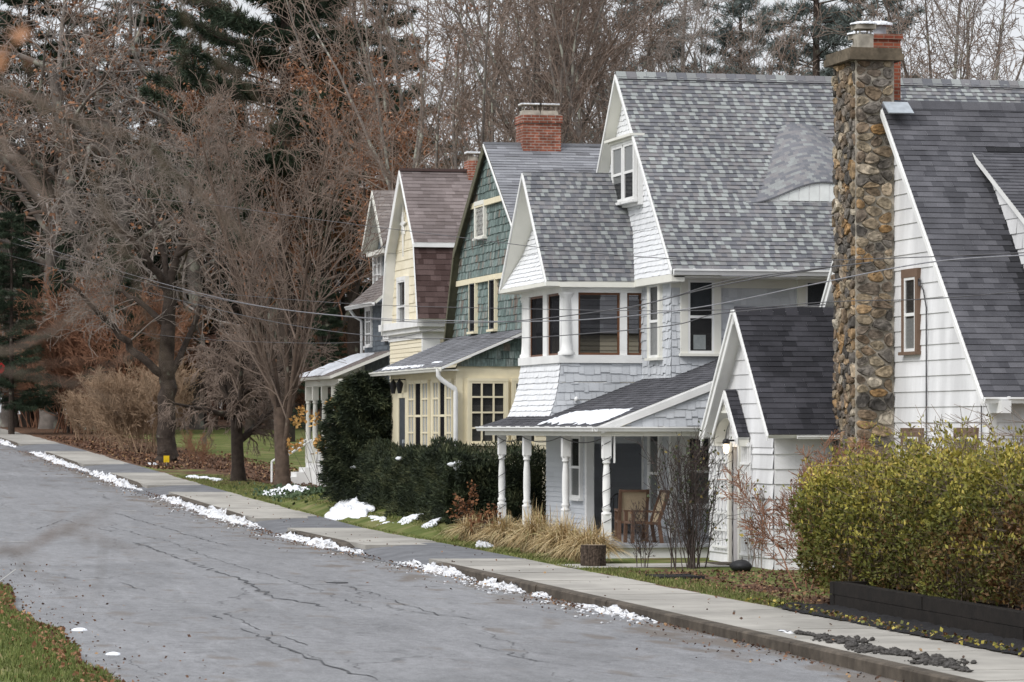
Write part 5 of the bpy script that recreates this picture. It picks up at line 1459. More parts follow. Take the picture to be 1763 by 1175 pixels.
# porch, snow on its roof
XO = 20.2
yo0, yo1 = yl0 - .8, Yat(531, XO)
zo_ = Zat(652, XO, yo1)
PR = [(XO - .4, yo0, zo_), (XO - .4, yo1 + .5, zo_), (XL + .02, yo1 - 1.6, zo_ + .85), (XL + .02, yo0, zo_ + .85)]
roof(far, 'porch_roof', PR, MT['roofpale'], e=.16, wd=.35, seed=159, th=.1, fascia=MT['cream'])
roof(far, 'porch_roof', [(XO - .4, yo1 + .5, zo_), (XL + 2, yo1 + .5, zo_), (XL + 2, yo1 - 1.6, zo_ + .85), (XL + .02, yo1 - 1.6, zo_ + .85)], MT['roofpale'], e=.16, wd=.35, seed=160, th=.1, fascia=MT['cream'])
ms = MB()
p_ = plane_of(PR)
rs = random.Random(4)
def snow_on(p_, quad, thick, seed, nu=14, nv=6, ragged=.25, fine=2):
    """snow lying on a sloping roof: a lumpy sheet with a ragged border"""
    rs = random.Random(seed)
    uv = to_uv(p_, quad); O, U, Vv, N = p_
    nu *= fine; nv *= fine
    mb = MB(); rows = []
    for j in range(nv + 1):
        row = []
        for i in range(nu + 1):
            a, b = i / nu, j / nv
            top = [uv[0][k] * (1 - a) + uv[1][k] * a for k in (0, 1)]; bot = [uv[3][k] * (1 - a) + uv[2][k] * a for k in (0, 1)]
            q = [top[k] * (1 - b) + bot[k] * b for k in (0, 1)]
            edge = i in (0, nu) or j in (0, nv)
            q = [q[k] + rs.uniform(-ragged, ragged) * (.35 if edge else .1) for k in (0, 1)]
            d = .016 if edge else thick * rs.uniform(.6, 1.2)
            row.append(O + U * q[0] + Vv * q[1] + N * d)
        rows.append(row)
    mb.grid(rows)
    return mb
sn = snow_on(p_, [(XO - .35, yo0 + 1.6, zo_ + .02), (XO - .35, yo1 + .35, zo_ + .02), (XL - .1, yo1 - 1.4, zo_ + .8), (XL - .1, yo0 + 2.2, zo_ + .8)], .09, 6)
tag(sn.build('snow_patch', MT['snow'], origin=(XO, yo1, zo_)), 'wide white sheet of snow covering the porch roof of the farthest house', 'snow')
mb = MB(); mb.box(XO - .1, XL, yo0, yo1, -1.35, -1.25); mb.box(XO - .1, XL, yo0, yo1, -2.0, -1.35); mb.build('porch_floor', MT['white'], far)
mb = MB(); mb.box(XO - .1, XO + .1, yo0, yo1 + .1, zo_ - .30, zo_ - .1); mb.box(XO, XL, yo1 - .1, yo1 + .1, zo_ - .298, zo_ - .1); mb.build('porch_beam', MT['cream'], far)
for y in (yo1, yo1 - 1.4, yo1 - 3.2, yo1 - 5.2):
    mb = MB(); post(mb, XO, y, -1.25, zo_ - .3, .2); mb.build('porch_post', MT['cream'], far)
mb = MB()
for y in np.arange(yo0, yo1, .16): mb.box(XO - .015, XO + .015, y - .03, y + .03, -1.2, -.55)
mb.box(XO - .03, XO + .03, yo0, yo1, -.55, -.48); mb.build('railing', MT['white'], far)
mb = MB()
for k in range(5): mb.box(XO - .35 - k * .28, XO - .07 - k * .28, yo1 - 1.3, yo1 - .1, -2.2, -1.4 - k * .16)
mb.build('porch_steps', MT['white'], far)
mb = MB()
for y in (yo1 - .1, yo1 - 1.3): mb.tube([(XO - .1, y, -.45), (XO - 1.3, y, -1.2)], .04, 6); mb.tube([(XO - 1.3, y, -1.2), (XO - 1.3, y, -2.1)], .04, 6)
mb.build('handrail', MT['white'], far)
# another house glimpsed far back between the trees
XZ, YZ = 44.0, 225.0
hid = thing('distant_house', 'distant house with white trim just glimpsed through the branches of the big street tree', 'house', (XZ, YZ, .5))
a0, a1 = Xat(236, YZ), Xat(372, YZ)
wall(hid, side(YZ), [(a0, .3), (a1, .3), (a1, 10.9), (a0, 10.9)], mat('faded_red_brown_siding', ramp=[(0, (.16, .085, .06)), (1, (.20, .11, .08))], noise=(2, .2)), e=.4, wd=5, lip=.03)
mb = MB(); mb.box(a0 - .4, a1 + .4, YZ - .5, YZ - .06, 10.6, 11.1); mb.build('trim_board', MT['white'], hid)
roof(hid, 'roof', [(a0 - .4, YZ - .6, 11.1), (a1 + .4, YZ - .6, 11.1), (a1 + .4, YZ + 5, 14.0), (a0 - .4, YZ + 5, 14.0)], MT['roofslate'], e=.3, wd=.6)
for k in range(3): window(hid, side(YZ), a0 + .8 + 1.8 * k, a0 + 1.8 + 1.8 * k, 7.6, 9.6, cw=.15)

# ------------------------------------------------------------------ snow
def snow_ridge(ya_, yb_, xc, wv, h, seed, label, group=None, m=None):
    rs = random.Random(seed)
    n = max(6, int((yb_ - ya_) / .12)); mb = MB(); rows = []
    ph = rs.uniform(0, 6)
    for i in range(n + 1):
        t = i / n; y = ya_ + (yb_ - ya_) * t
        env = (math.sin(math.pi * min(1, max(0, t))) ** .35) * (.65 + .35 * math.sin(y * 2.3 + ph) * math.sin(y * .9 + ph))
        env = max(.03, env * rs.uniform(.75, 1.2))
        ww = wv * .68 * env; row = []
        for k in range(7):
            s = k / 6
            x = KX0 - .015 - ww * s if xc is None else xc + (s - .5) * 2 * ww
            hh = .72 * h * env * (math.cos(s * math.pi / 2) ** .7 if xc is None else math.sin(math.pi * s) ** .8) * rs.choice((.35, .7, .9, 1.1, 1.5))
            if k == 6 or (xc is not None and k == 0): hh = -.03
            zb = rz(min(x, KX0), y) if x < KX0 else tz(x, y)
            row.append((x + rs.uniform(-.045, .045), y + rs.uniform(-.04, .04), zb + .004 + hh))
        rows.append(row)
    mb.grid(rows)
    return tag(mb.build('snow_ridge' if xc is None else 'snow_patch', m or MT['kerbsnow'], origin=(xc or KX0, (ya_ + yb_) / 2, g(ya_))), label, 'snow', group)
GS = 'melting snow ridges along the kerb'
yk = lambda px: Yat(px, KX0)
for a, b, h, wv, lb in [(1132, 984, .12, .42, 'long low snow ridge melting in the gutter beside the nearest stretch of kerb'), (952, 920, .10, .30, 'short snow scrap in the gutter between two longer snow ridges near the tan grass clump'), (908, 836, .16, .40, 'lumpy snow ridge against the kerb below the log stump'),
                        (822, 700, .20, .55, 'white snow ridge at the kerb end beside the driveway mouth below the tan grass'), (632, 484, .20, .60, 'snow ridge lying along the kerb opposite the large lawn snow mound'), (455, 335, .26, .75, 'broad snow heap spilling off the kerb end beside the second driveway'),
                        (346, 280, .22, .55, 'snow ridge under the tall kerb edge just before the broad snow heap'), (247, 160, .26, .65, 'snow ridge by the kerb below the yellow marker flag'), (158, 56, .24, .6, 'thin long snow ridge by the kerb under the brown roadside thicket'), (30, -20, .24, .6, 'farthest snow ridge at the kerb beside the red stop sign')]:
    snow_ridge(yk(a), yk(b), None, wv, h, int(a), lb, GS)
snow_ridge(46.6, 47.3, 14.75, .12, .05, 3, 'tiny snow scrap left on the dark dirt at the pavement edge')
def ground_xy(px, X): return X, Yat(px, X)
def mound(px, X, rx_, ry_, h, seed, label, name='snow_mound', group=None):
    x, y = X, Yat(px, X); z = tz(x, y) if x > KX1 else rz(x, y)
    if KX1 < x < SX: z = g(y)
    rs = random.Random(seed); mb = MB(); rows = []
    ph = [rs.uniform(0, 6) for _ in range(8)]
    NA = 44
    rim = [1 + .22 * math.sin(2 * q + ph[0]) + .18 * math.sin(3 * q + ph[1]) + .14 * math.sin(5 * q + ph[2]) + .10 * math.sin(9 * q + ph[3]) + rs.uniform(-.09, .09) for q in [2 * math.pi * k / NA for k in range(NA)]]
    for i in range(12):
        s = i / 11; row = []
        for k in range(NA):
            a = 2 * math.pi * k / NA
            wob = rim[k] * s + (1 - s) * s
            X_, Y_ = x + rx_ * wob * math.cos(a) + rs.uniform(-.012, .012), y + ry_ * wob * math.sin(a) + rs.uniform(-.03, .03)
            base = (tz(X_, Y_) if X_ > SX else g(Y_)) if x > KX1 else rz(X_, Y_)
            lump = .72 + .28 * math.sin(Y_ * 3.7 + ph[4]) * math.sin(X_ * 7 + ph[5]) + .18 * math.sin(Y_ * 8.3 + X_ * 9 + ph[6])
            row.append((X_, Y_, base + h * (1 - s ** 2.2) * max(.15, lump) * (1 + rs.uniform(-.14, .14)) - (.03 if i == 11 else 0)))
        rows.append(row)
    mb.grid(rows[::-1], closed=True); mb.face(rows[0])
    return tag(mb.build(name, MT['snow'], origin=(x, y, z)), label, 'snow', group)
mound(600, 16.9, .42, 2.8, .22, 1, 'large white snow mound on the grass beside the pavement')
mound(650, 16.75, .26, 2.2, .07, 2, 'flat tail of snow trailing from the large lawn snow mound')
mound(697, 17.0, .30, .8, .05, 3, 'thin snow patch on the lawn past the large snow mound')
mound(742, 17.1, .18, .5, .04, 4, 'small round snow scrap on the lawn near the tan grass clump')
mound(716, 16.7, .10, .3, .04, 14, 'smallest snow scrap on the lawn at the pavement edge')
mound(835, 16.75, .17, .22, .20, 5, 'snowball sized lump of snow at the foot of the tan grass clump')
mound(516, 18.1, .62, 3.4, .30, 6, 'snow sheet lying over the low green ground cover by the hedge')
mound(484, 17.5, .40, 2.4, .20, 7, 'snow strip at the front edge of the low green ground cover')
for i, (px, X, r_, lb) in enumerate([(333, 16.9, .5, 'snow scrap at the path edge nearest the big tree'), (352, 17.2, .4, 'middle snow scrap on the grass strip before the dark young tree'), (372, 17.4, .45, 'snow scrap on the grass strip close to the dark young tree'), (262, 17.1, .5, 'snow scrap on the verge under the yellow marker flag')]):
    mound(px, X, r_ * .5, r_ * 2.0, .07, 20 + i, lb)
for px, py, r_, lb in ((195, 1127, .10, 'small snow lump on the bare asphalt nearest the left lawn'), (138, 1085, .12, 'flat snow scrap on the asphalt by the leaf strewn lawn edge')):
    X, Y = ray_road(px, py)
    rs = random.Random(px); mb = MB(); rows = [[(X + r_ * s * math.cos(a) * rs.uniform(.8, 1.2), Y + r_ * 1.8 * s * math.sin(a) * rs.uniform(.8, 1.2), rz(X, Y) + h) for a in np.linspace(0, 6.28, 12)[:-1]] for s, h in ((1, -.01), (.8, .018), (.4, .03))]
    mb.grid(rows, closed=True); mb.face(rows[-1]); tag(mb.build('snow_lump', MT['snow'], origin=(X, Y, rz(X, Y))), lb, 'snow')
# crumbs of slush strewn beside the ridges
mb = MB(); rs = random.Random(77)
for k in range(520):
    a_, b_ = rs.choice([(yk(1132), yk(984)), (yk(908), yk(836)), (yk(822), yk(700)), (yk(632), yk(484)), (yk(455), yk(335)), (yk(346), yk(280)), (yk(247), yk(160))])
    yy = rs.uniform(a_ - .5, b_ + .5); xx = KX0 - .05 - abs(rs.gauss(0, .34)); r_ = rs.uniform(.008, .03)
    mb.blob((xx, yy, rz(xx, yy) + r_ * .4), (r_ * 1.3, r_ * 1.5, r_ * .7), 6, 4, .25, rs)
tag(mb.build('slush_crumbs', MT['kerbsnow']), kind='stuff')
# snow on the veranda roof and on the glazed porch roof
pv = plane_of([(XG, YP0, zG), (XG, yb0, zG), (XM, yb0, zG + .385 * (XM - XG)), (XM, YP0, zG + .385 * (XM - XG))])
vz = lambda x: zG + .385 * (x - XG)
tag(snow_on(pv, [(XG + .12, YP0 + .35, vz(XG + .12)), (XG + .12, yb0 - 1.0, vz(XG + .12)), (XG + .8, yb0 - 1.6, vz(XG + .8)), (XG + .95, YP0 + .5, vz(XG + .95))], .05, 8, 14, 6).build('snow_patch', MT['snow'], origin=(XG, YP0 + 2, vz(XG))), 'white snow patch left on the dark veranda roof of the grey house', 'snow')
pv = plane_of([(XEv, yp0, ze), (XEv, yp1, ze), (XGF, yp1, pz(XGF)), (XGF, yp0, pz(XGF))])
tag(snow_on(pv, [(XEv + .10, yp0 + 2.6, pz(XEv + .1)), (XEv + .10, yp1 - .3, pz(XEv + .1)), (XEv + .30, yp1 - .3, pz(XEv + .30)), (XEv + .22, yp0 + 3.2, pz(XEv + .22))], .035, 9, 16, 3, .15).build('snow_patch', MT['snow'], origin=(XEv, yp0 + 4, pz(XEv))), 'thin snow line along the eave of the yellow glazed porch', 'snow')
tag(snow_on(pv, [(XEv + .30, yp0 + 1.2, pz(XEv + .30)), (XEv + .30, yp0 + 2.6, pz(XEv + .30)), (XEv + .40, yp0 + 2.5, pz(XEv + .40)), (XEv + .36, yp0 + 1.2, pz(XEv + .36))], .03, 19, 8, 2, .1).build('snow_patch', MT['snow'], origin=(XEv, yp0 + 2, pz(XEv))), 'short snow scrap higher on the grey glazed porch roof', 'snow')

# ------------------------------------------------------------------ street furniture and small things
# utility cables
def cable(pxs, X, label, r_=.011, m=None, X2=None):
    P = []
    for i, (px, py) in enumerate(pxs):
        x = X if X2 is None else X + (X2 - X) * i / (len(pxs) - 1)
        y = Yat(px, x); P.append((x, y, Zat(py, x, y)))
    # smooth the span
    Q = []
    for i in range(len(P) - 1):
        p0 = np.array(P[max(0, i - 1)]); p1 = np.array(P[i]); p2 = np.array(P[i + 1]); p3 = np.array(P[min(len(P) - 1, i + 2)])
        for t in np.linspace(0, 1, 9)[:-1]:
            Q.append(.5 * (2 * p1 + (p2 - p0) * t + (2 * p0 - 5 * p1 + 4 * p2 - p3) * t * t + (3 * p1 - p0 - 3 * p2 + p3) * t ** 3))
    Q.append(np.array(P[-1]))
    mb = MB(); mb.tube(Q, r_ * .62, 5)
    tag(mb.build('utility_cable', m or MT['wire'], origin=P[len(P) // 2]), label, 'cable', 'utility cables over the street')
cable([(-60, 395), (100, 442), (250, 487), (430, 525), (620, 548), (760, 556), (900, 552), (1100, 526), (1240, 487), (1350, 470), (1500, 452)], 15.6, 'dark cable sagging from upper left that climbs past the tall side window to the wall', .016)
cable([(-60, 380), (80, 428), (250, 480), (420, 522), (600, 545), (800, 553), (1000, 551), (1200, 530), (1400, 490), (1600, 452), (1800, 438)], 15.9, 'pale worn cable crossing the whole row just above the screened porch sill', .015, MT['wirelight'])
cable([(-60, 420), (120, 468), (300, 515), (480, 556), (660, 580), (860, 583), (1020, 574), (1160, 560), (1240, 540), (1420, 525)], 15.3, 'lowest dark cable passing in front of the screened porch openings', .014)
cable([(100, 330), (320, 348), (560, 380), (800, 410), (1000, 434), (1250, 450), (1500, 446), (1800, 434)], 16.2, 'upper faint cable crossing the green gable and the bay roof', .012)
cable([(120, 555), (300, 580), (480, 590), (640, 588), (760, 565)], 17.0, 'thin cable running low between the street trees', .012)
cable([(380, 506), (600, 523), (900, 532), (1200, 535), (1430, 520), (1600, 515), (1800, 498)], 16.5, 'straight thin cable crossing below the main eave of the grey house', .011)
cable([(1080, 532), (1250, 490), (1420, 462), (1440, 458)], 16.9, 'short twisted service cable climbing towards the stone chimney', .018)
# stop sign seen almost edge on from behind its pole
x, y = 14.9, Yat(-1, 14.9)
z0 = g(y)
ss = thing('stop_sign', 'small red stop sign on a thin grey pole at the far roadside', 'sign', (x, y, z0))
mb = MB(); mb.tube([(x, y, z0 - .2), (x, y, Zat(628, x, y))], .035, 6); mb.build('pole', MT['pole'], ss)
zc_ = Zat(634, x, y)
mb = MB(); mb.prism([(x + .30 * math.cos(math.pi / 8 + k * math.pi / 4), y - .05, zc_ + .30 * math.sin(math.pi / 8 + k * math.pi / 4)) for k in range(8)], (0, .012, 0)); mb.build('plate', MT['red'], ss)
# yellow marker by the tree
x, y = 17.3, Yat(287, 17.3)
mf = thing('marker_flag', 'small yellow marker square on a short stake by the big tree', 'marker', (x, y, tz(x, y)))
mb = MB(); mb.tube([(x, y, tz(x, y) - .1), (x, y, tz(x, y) + .25)], .01, 5); mb.build('stake', MT['pole'], mf)
mb = MB(); zz_ = tz(x, y) + .18; mb.pbox(side(y), x - .12, x + .10, zz_, zz_ + .26, .0, .012); mb.build('plate', MT['yellow'], mf)
# valve cover in the road
X, Y = ray_road(580, 1004)
mb = MB(); mb.lathe(X, Y, [(.21, rz(X, Y) - .05), (.21, rz(X, Y) + .012), (.16, rz(X, Y) + .004)], 20)
tag(mb.build('valve_cover', MT['black'], origin=(X, Y, rz(X, Y))), 'small dark round valve cover set in the asphalt', 'manhole cover')
# stump
x = 16.95; y = Yat(1022, x); z = tz(x, y)
st = thing('log_stump', 'short upright log stump with furrowed bark at the pavement edge', 'stump', (x, y, z))
rs = random.Random(3)
rows = []
rr = [.245 * (1 + .10 * rs.uniform(-1, 1)) for _ in range(40)]
for zz_ in np.linspace(-.1, .42, 8): rows.append([(x + rr[k] * (1 + .02 * rs.uniform(-1, 1)) * math.cos(k * math.pi / 20), y + rr[k] * math.sin(k * math.pi / 20), z + zz_) for k in range(40)])
mb = MB(); mb.grid(rows, closed=True); mb.build('bark', MT['stumpbark'], st)
mb = MB(); mb.face([(x + (p[0] - x) * .99, y + (p[1] - y) * .99, z + .422) for p in rows[-1]]); mb.build('cut_face', mat('cut_wood', (.20, .15, .10), noise=(10, .3)), st)
# stone dog beside the posts
x = 17.55; y = Yat(885, x); z = tz(x, y)
mb = MB()
for c, r_ in (((0, 0, .22), (.15, .17, .24)), ((-.06, 0, .42), (.11, .12, .18)), ((-.12, 0, .60), (.12, .105, .11)), ((-.24, 0, .575), (.10, .06, .055)), ((-.10, .09, .60), (.05, .03, .10)), ((-.10, -.09, .60), (.05, .03, .10)), ((-.16, .08, .14), (.05, .05, .16)), ((-.16, -.08, .14), (.05, .05, .16)), ((.14, 0, .08), (.14, .2, .1))):
    mb.blob((x + c[0], y + c[1], z + c[2]), r_, 12, 8)
dg = tag(mb.build('dog_statue', MT['stone_statue'], origin=(x, y, z)), 'mossy stone dog statue sitting between the two outer veranda posts', 'statue')
rm = dg.modifiers.new('remesh', 'REMESH'); rm.mode = 'VOXEL'; rm.voxel_size = .02; rm.use_smooth_shade = True
# black watering can shape lying by the entry
x = 19.2; y = Yat(1276, x); z = tz(x, y)
mb = MB(); mb.blob((x, y, z + .10), (.22, .26, .12), 12, 8, .08)
tag(mb.build('garden_bag', MT['black'], origin=(x, y, z)), 'slumped black bag on the leaves beside the cottage door', 'bag')
# grating by the path
x = 17.25; y = Yat(1160, x); z = tz(x, y)
mb = MB()
for k in range(9): mb.box(x - .35 + k * .09, x - .32 + k * .09, y - .45, y + .45, z + .02, z + .05)
mb.box(x - .4, x + .45, y - .5, y - .45, z + .0, z + .055); mb.box(x - .4, x + .45, y + .45, y + .5, z + .0, z + .055)
tag(mb.build('boot_grate', MT['black'], origin=(x, y, z)), 'flat dark metal grate lying on the path before the cottage entry', 'grate')
mb = MB(); rows = [[(SX + .02, yy, tz(SX + .1, yy) + .012) , (19.6, yy, tz(19.6, yy) + .012)] for yy in np.linspace(65.6, 67.2, 4)]
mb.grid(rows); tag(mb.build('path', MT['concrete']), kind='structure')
# timber retaining wall, mulch strip and dirt on the pavement
xw_, ya_, yb_ = 17.02, 28, Yat(1432, 17.02)
tw = thing('timber_retaining_wall', 'low dark timber retaining wall under the yellow green hedge', 'retaining wall', (xw_, yb_, g(yb_)))
rs = random.Random(8)
zb = -2.99
for k in range(3):
    y = ya_; n = 0
    while y < yb_:
        L = 2.6 if n or k % 2 else 1.4
        y2 = min(y + L, yb_)
        mb = MB(); j = rs.uniform(-.012, .012)
        z0, z1 = g(y) - .15 + k * .2, g(y) - .15 + (k + 1) * .2 - .008
        dz_ = g(y2) - g(y)
        c = [(xw_ + j, y + .006, z0), (xw_ + j, y2 - .006, z0 + dz_), (xw_ + j, y2 - .006, z1 + dz_), (xw_ + j, y + .006, z1)]
        mb.prism(c, (.2, 0, 0)); mb.build('timber', MT['timber'], tw)
        y = y2; n += 1
mb = MB()
for (a, b) in ((0, 0),):
    for k in range(3): mb.box(xw_, 20.5, yb_ - .1 + .001 * k, yb_ + .1 - .001 * k, g(yb_) - .15 + k * .2, g(yb_) - .15 + (k + 1) * .2 - .01)
mb.build('timber', MT['timber'], tw)
rows = []
rs = random.Random(12)
for yy in np.arange(26, yb_ + .6, .12):
    rows.append([(x, yy, g(yy) + (.02 if i in (0,) else .05) + rs.uniform(0, .05) * (0 if i == 0 else 1)) for i, x in enumerate((SX - .06 + rs.uniform(-.05, .05), 16.5, 16.65, 16.8, 16.95, xw_ + .05))])
mb = MB(); mb.grid(rows); tag(mb.build('mulch_strip', MT['mulch']), kind='structure')
rows = []
for i, yy in enumerate(np.arange(Yat(1690, 14.9), Yat(1385, 14.9), .055)):
    t = (yy - Yat(1690, 14.9)) / (Yat(1385, 14.9) - Yat(1690, 14.9))
    env = math.sin(math.pi * t) ** .5 * (.6 + .4 * math.sin(yy * 3.1))
    xc_ = 14.85 + .12 * math.sin(yy * 1.7)
    rows.append([(xc_ + (s - .5) * (.75 * env + .05), yy, g(yy) + .012 + max(0, rs.gauss(.045, .04)) * env * math.sin(math.pi * s) - (.02 if s in (0, 1) else 0)) for s in np.linspace(0, 1, 11)])
mb = MB(); rs = random.Random(31)
for k in range(1100):
    t = rs.random(); yy = Yat(1690, 14.9) + t * (Yat(1385, 14.9) - Yat(1690, 14.9))
    env = math.sin(math.pi * t) ** .5 * (.55 + .45 * math.sin(yy * 3.1))
    xx = 14.85 + .12 * math.sin(yy * 1.7) + rs.gauss(0, .24) * env; r_ = min(.07, abs(rs.gauss(.004, .020)) + .005)
    if xx < KX1 + .03: continue
    mb.blob((xx, yy, g(yy) + .01 + r_ * .4), (r_ * rs.uniform(.8, 1.5), r_ * rs.uniform(.8, 1.6), r_ * rs.uniform(.4, .7)), 6, 4, .35, rs)
tag(mb.build('dirt_pile', MT['dirt'], origin=(14.9, 44, g(44))), 'scattered dark clods of dirt along the pavement edge below the hedge', 'dirt')

# ================================================================== VEGETATION
def W(px, py, fwd):
    rt = (px - CX) / LENS_PX * fwd
    return np.array((rt * CA + fwd * SA, -rt * SA + fwd * CA, -(py - HOR) * fwd / LENS_PX))

def tubes_np(segs, n):
    """all branch pieces of a list as one set of tapered prisms"""
    A = np.array(segs, np.float32)
    P0, P1, R0, R1 = A[:, 0:3], A[:, 3:6], A[:, 6], A[:, 7]
    D = P1 - P0; D /= (np.linalg.norm(D, axis=1, keepdims=True) + 1e-9)
    if n > 5: P0 = P0 - D * R0[:, None] * .30; P1 = P1 + D * R1[:, None] * .30      # limbs overlap at their bends
    ref = np.where(np.abs(D[:, 2:3]) < .9, np.array([[0, 0, 1.]]), np.array([[1., 0, 0]]))
    E1 = np.cross(D, ref); E1 /= np.linalg.norm(E1, axis=1, keepdims=True); E2 = np.cross(D, E1)
    t = 2 * np.pi * np.arange(n) / n
    ring = E1[:, None, :] * np.cos(t)[None, :, None] + E2[:, None, :] * np.sin(t)[None, :, None]
    V = np.concatenate([P0[:, None, :] + ring * R0[:, None, None], P1[:, None, :] + ring * R1[:, None, None]], 1).reshape(-1, 3)
    N = len(A); b = (np.arange(N) * 2 * n)[:, None]
    k = np.arange(n)[None, :]; k2 = (np.arange(n) + 1) % n
    F = np.stack([b + k, b + k2[None, :], b + n + k2[None, :], b + n + k], -1).reshape(-1, 4)
    return V, F

def leaves_np(P, size, rg, aspect=.5, dirs=None, jit=.4):
    """one small rhombic leaf at every point"""
    N = len(P); P = np.asarray(P, np.float32)
    D = rg.normal(size=(N, 3)) if dirs is None else dirs + rg.normal(size=(N, 3)) * .45
    D /= np.linalg.norm(D, axis=1, keepdims=True) + 1e-9
    Q = rg.normal(size=(N, 3)); S = np.cross(D, Q); S /= np.linalg.norm(S, axis=1, keepdims=True) + 1e-9
    L = (size * (1 + jit * rg.uniform(-1, 1, N)))[:, None]; Wd = L * aspect * .5
    V = np.stack([P, P + D * L * .45 + S * Wd, P + D * L, P + D * L * .45 - S * Wd], 1).reshape(-1, 3)
    F = (np.arange(N) * 4)[:, None] + np.arange(4)[None, :]
    return V, F

class Sp:     # how a kind of tree branches, per level
    def __init__(s, **k): s.__dict__.update(k)
def norm(v):
    l = math.sqrt(v[0] * v[0] + v[1] * v[1] + v[2] * v[2]) + 1e-9
    return (v[0] / l, v[1] / l, v[2] / l)
def branch(rg, out, p, d, L, r, lev, sp):
    n = sp.nseg[lev]; st = L / n; last = lev == sp.depth
    wob = sp.wob[lev]; up = sp.up[lev]; rend = sp.rend[lev]
    seg = out[lev]; kids = sp.kids[lev] if not last else 0
    acc = 0.0; s0 = sp.start[lev] if not last else 1
    for i in range(n):
        d = norm((d[0] + rg.gauss(0, wob), d[1] + rg.gauss(0, wob), d[2] + rg.gauss(0, wob) + up))
        q = (p[0] + d[0] * st, p[1] + d[1] * st, p[2] + d[2] * st)
        ra = r * (1 - (1 - rend) * i / n); rb = r * (1 - (1 - rend) * (i + 1) / n)
        seg.append((*p, *q, max(ra, sp.rmin), max(rb, sp.rmin)))
        f = (i + 1) / n
        if not last and f >= s0:
            acc += kids / max(1, n * (1 - s0) + 1)
            while acc >= 1 or (i == n - 1 and acc > .3):
                acc -= 1
                child(rg, out, q if rg.random() < .5 else tuple((p[k] + q[k]) / 2 for k in range(3)), d, L, rb, f, lev, sp)
        p = q
    return p
def child(rg, out, p, d, L, r, f, lev, sp):
    a = R(rg.uniform(*sp.ang[lev]))
    ph = rg.uniform(0, 2 * math.pi)
    ref = (0, 0, 1) if abs(d[2]) < .9 else (1, 0, 0)
    e1 = norm((d[1] * ref[2] - d[2] * ref[1], d[2] * ref[0] - d[0] * ref[2], d[0] * ref[1] - d[1] * ref[0]))
    e2 = (d[1] * e1[2] - d[2] * e1[1], d[2] * e1[0] - d[0] * e1[2], d[0] * e1[1] - d[1] * e1[0])
    c, s = math.cos(a), math.sin(a)
    nd = tuple(d[k] * c + (e1[k] * math.cos(ph) + e2[k] * math.sin(ph)) * s for k in range(3))
    ln = L * rg.uniform(*sp.lr[lev]) * (1 - sp.short[lev] * f)
    branch(rg, out, p, nd, ln, max(sp.rmin, r * rg.uniform(*(sp.rk if lev == 0 and hasattr(sp, 'rk') else (.45, .7)))), lev + 1, sp)

FOREST = Sp(depth=4, nseg=[14, 8, 5, 4, 3], wob=[.035, .09, .12, .14, .16], up=[.01, .07, .05, .03, .02], rend=[.25, .25, .3, .4, .6], kids=[15, 8, 5, 4], start=[.28, .2, .2, .15],
            ang=[(22, 48), (25, 55), (25, 60), (25, 60)], lr=[(.30, .48), (.32, .55), (.40, .65), (.45, .75)], short=[.45, .4, .3, .2], rmin=.012)
FORK = Sp(depth=4, nseg=[8, 10, 6, 4, 3], wob=[.03, .07, .11, .14, .16], up=[.0, .06, .05, .03, .02], rend=[.7, .2, .25, .4, .6], kids=[6, 11, 6, 4], start=[.45, .15, .15, .15],
          ang=[(12, 34), (20, 50), (25, 60), (25, 60)], lr=[(1.2, 1.7), (.25, .45), (.38, .6), (.45, .75)], short=[.1, .55, .3, .2], rmin=.012)
VASE = Sp(depth=4, nseg=[5, 10, 6, 5, 3], wob=[.02, .035, .06, .09, .12], up=[.0, .035, .05, .03, .0], rend=[.85, .2, .25, .4, .6], rk=(.34, .52), kids=[8, 12, 8, 6], start=[.35, .12, .1, .1],
          ang=[(7, 25), (18, 45), (18, 45), (20, 55)], lr=[(3.3, 4.3), (.22, .48), (.35, .6), (.4, .7)], short=[.0, .5, .3, .2], rmin=.0078)
DOME = Sp(depth=4, nseg=[5, 7, 5, 5, 4], wob=[.03, .09, .12, .14, .14], up=[.0, .05, -.03, -.12, -.2], rend=[.8, .3, .3, .4, .6], kids=[10, 12, 8, 5], start=[.6, .12, .1, .1],
          ang=[(30, 75), (25, 60), (25, 65), (25, 65)], lr=[(.85, 1.2), (.30, .5), (.4, .65), (.5, .8)], short=[.1, .4, .3, .2], rmin=.0085)
SPREAD = Sp(depth=4, nseg=[9, 10, 7, 5, 3], wob=[.05, .13, .16, .18, .18], up=[.0, .03, .01, -.01, -.02], rend=[.5, .22, .3, .4, .6], kids=[9, 9, 6, 4], start=[.3, .2, .15, .1],
            ang=[(35, 70), (30, 65), (30, 65), (25, 60)], lr=[(.65, .95), (.32, .55), (.38, .6), (.4, .7)], short=[.35, .4, .3, .2], rmin=.012)
SHRUB = Sp(depth=3, nseg=[8, 6, 4, 3], wob=[.07, .1, .13, .15], up=[.02, .04, .03, .02], rend=[.3, .35, .4, .6], kids=[10, 7, 5], start=[.15, .1, .1],
           ang=[(18, 45), (20, 50), (20, 55)], lr=[(.3, .55), (.4, .65), (.45, .75)], short=[.3, .3, .2], rmin=.006)

SHRUBF = Sp(**{**SHRUB.__dict__, 'rmin': .011})

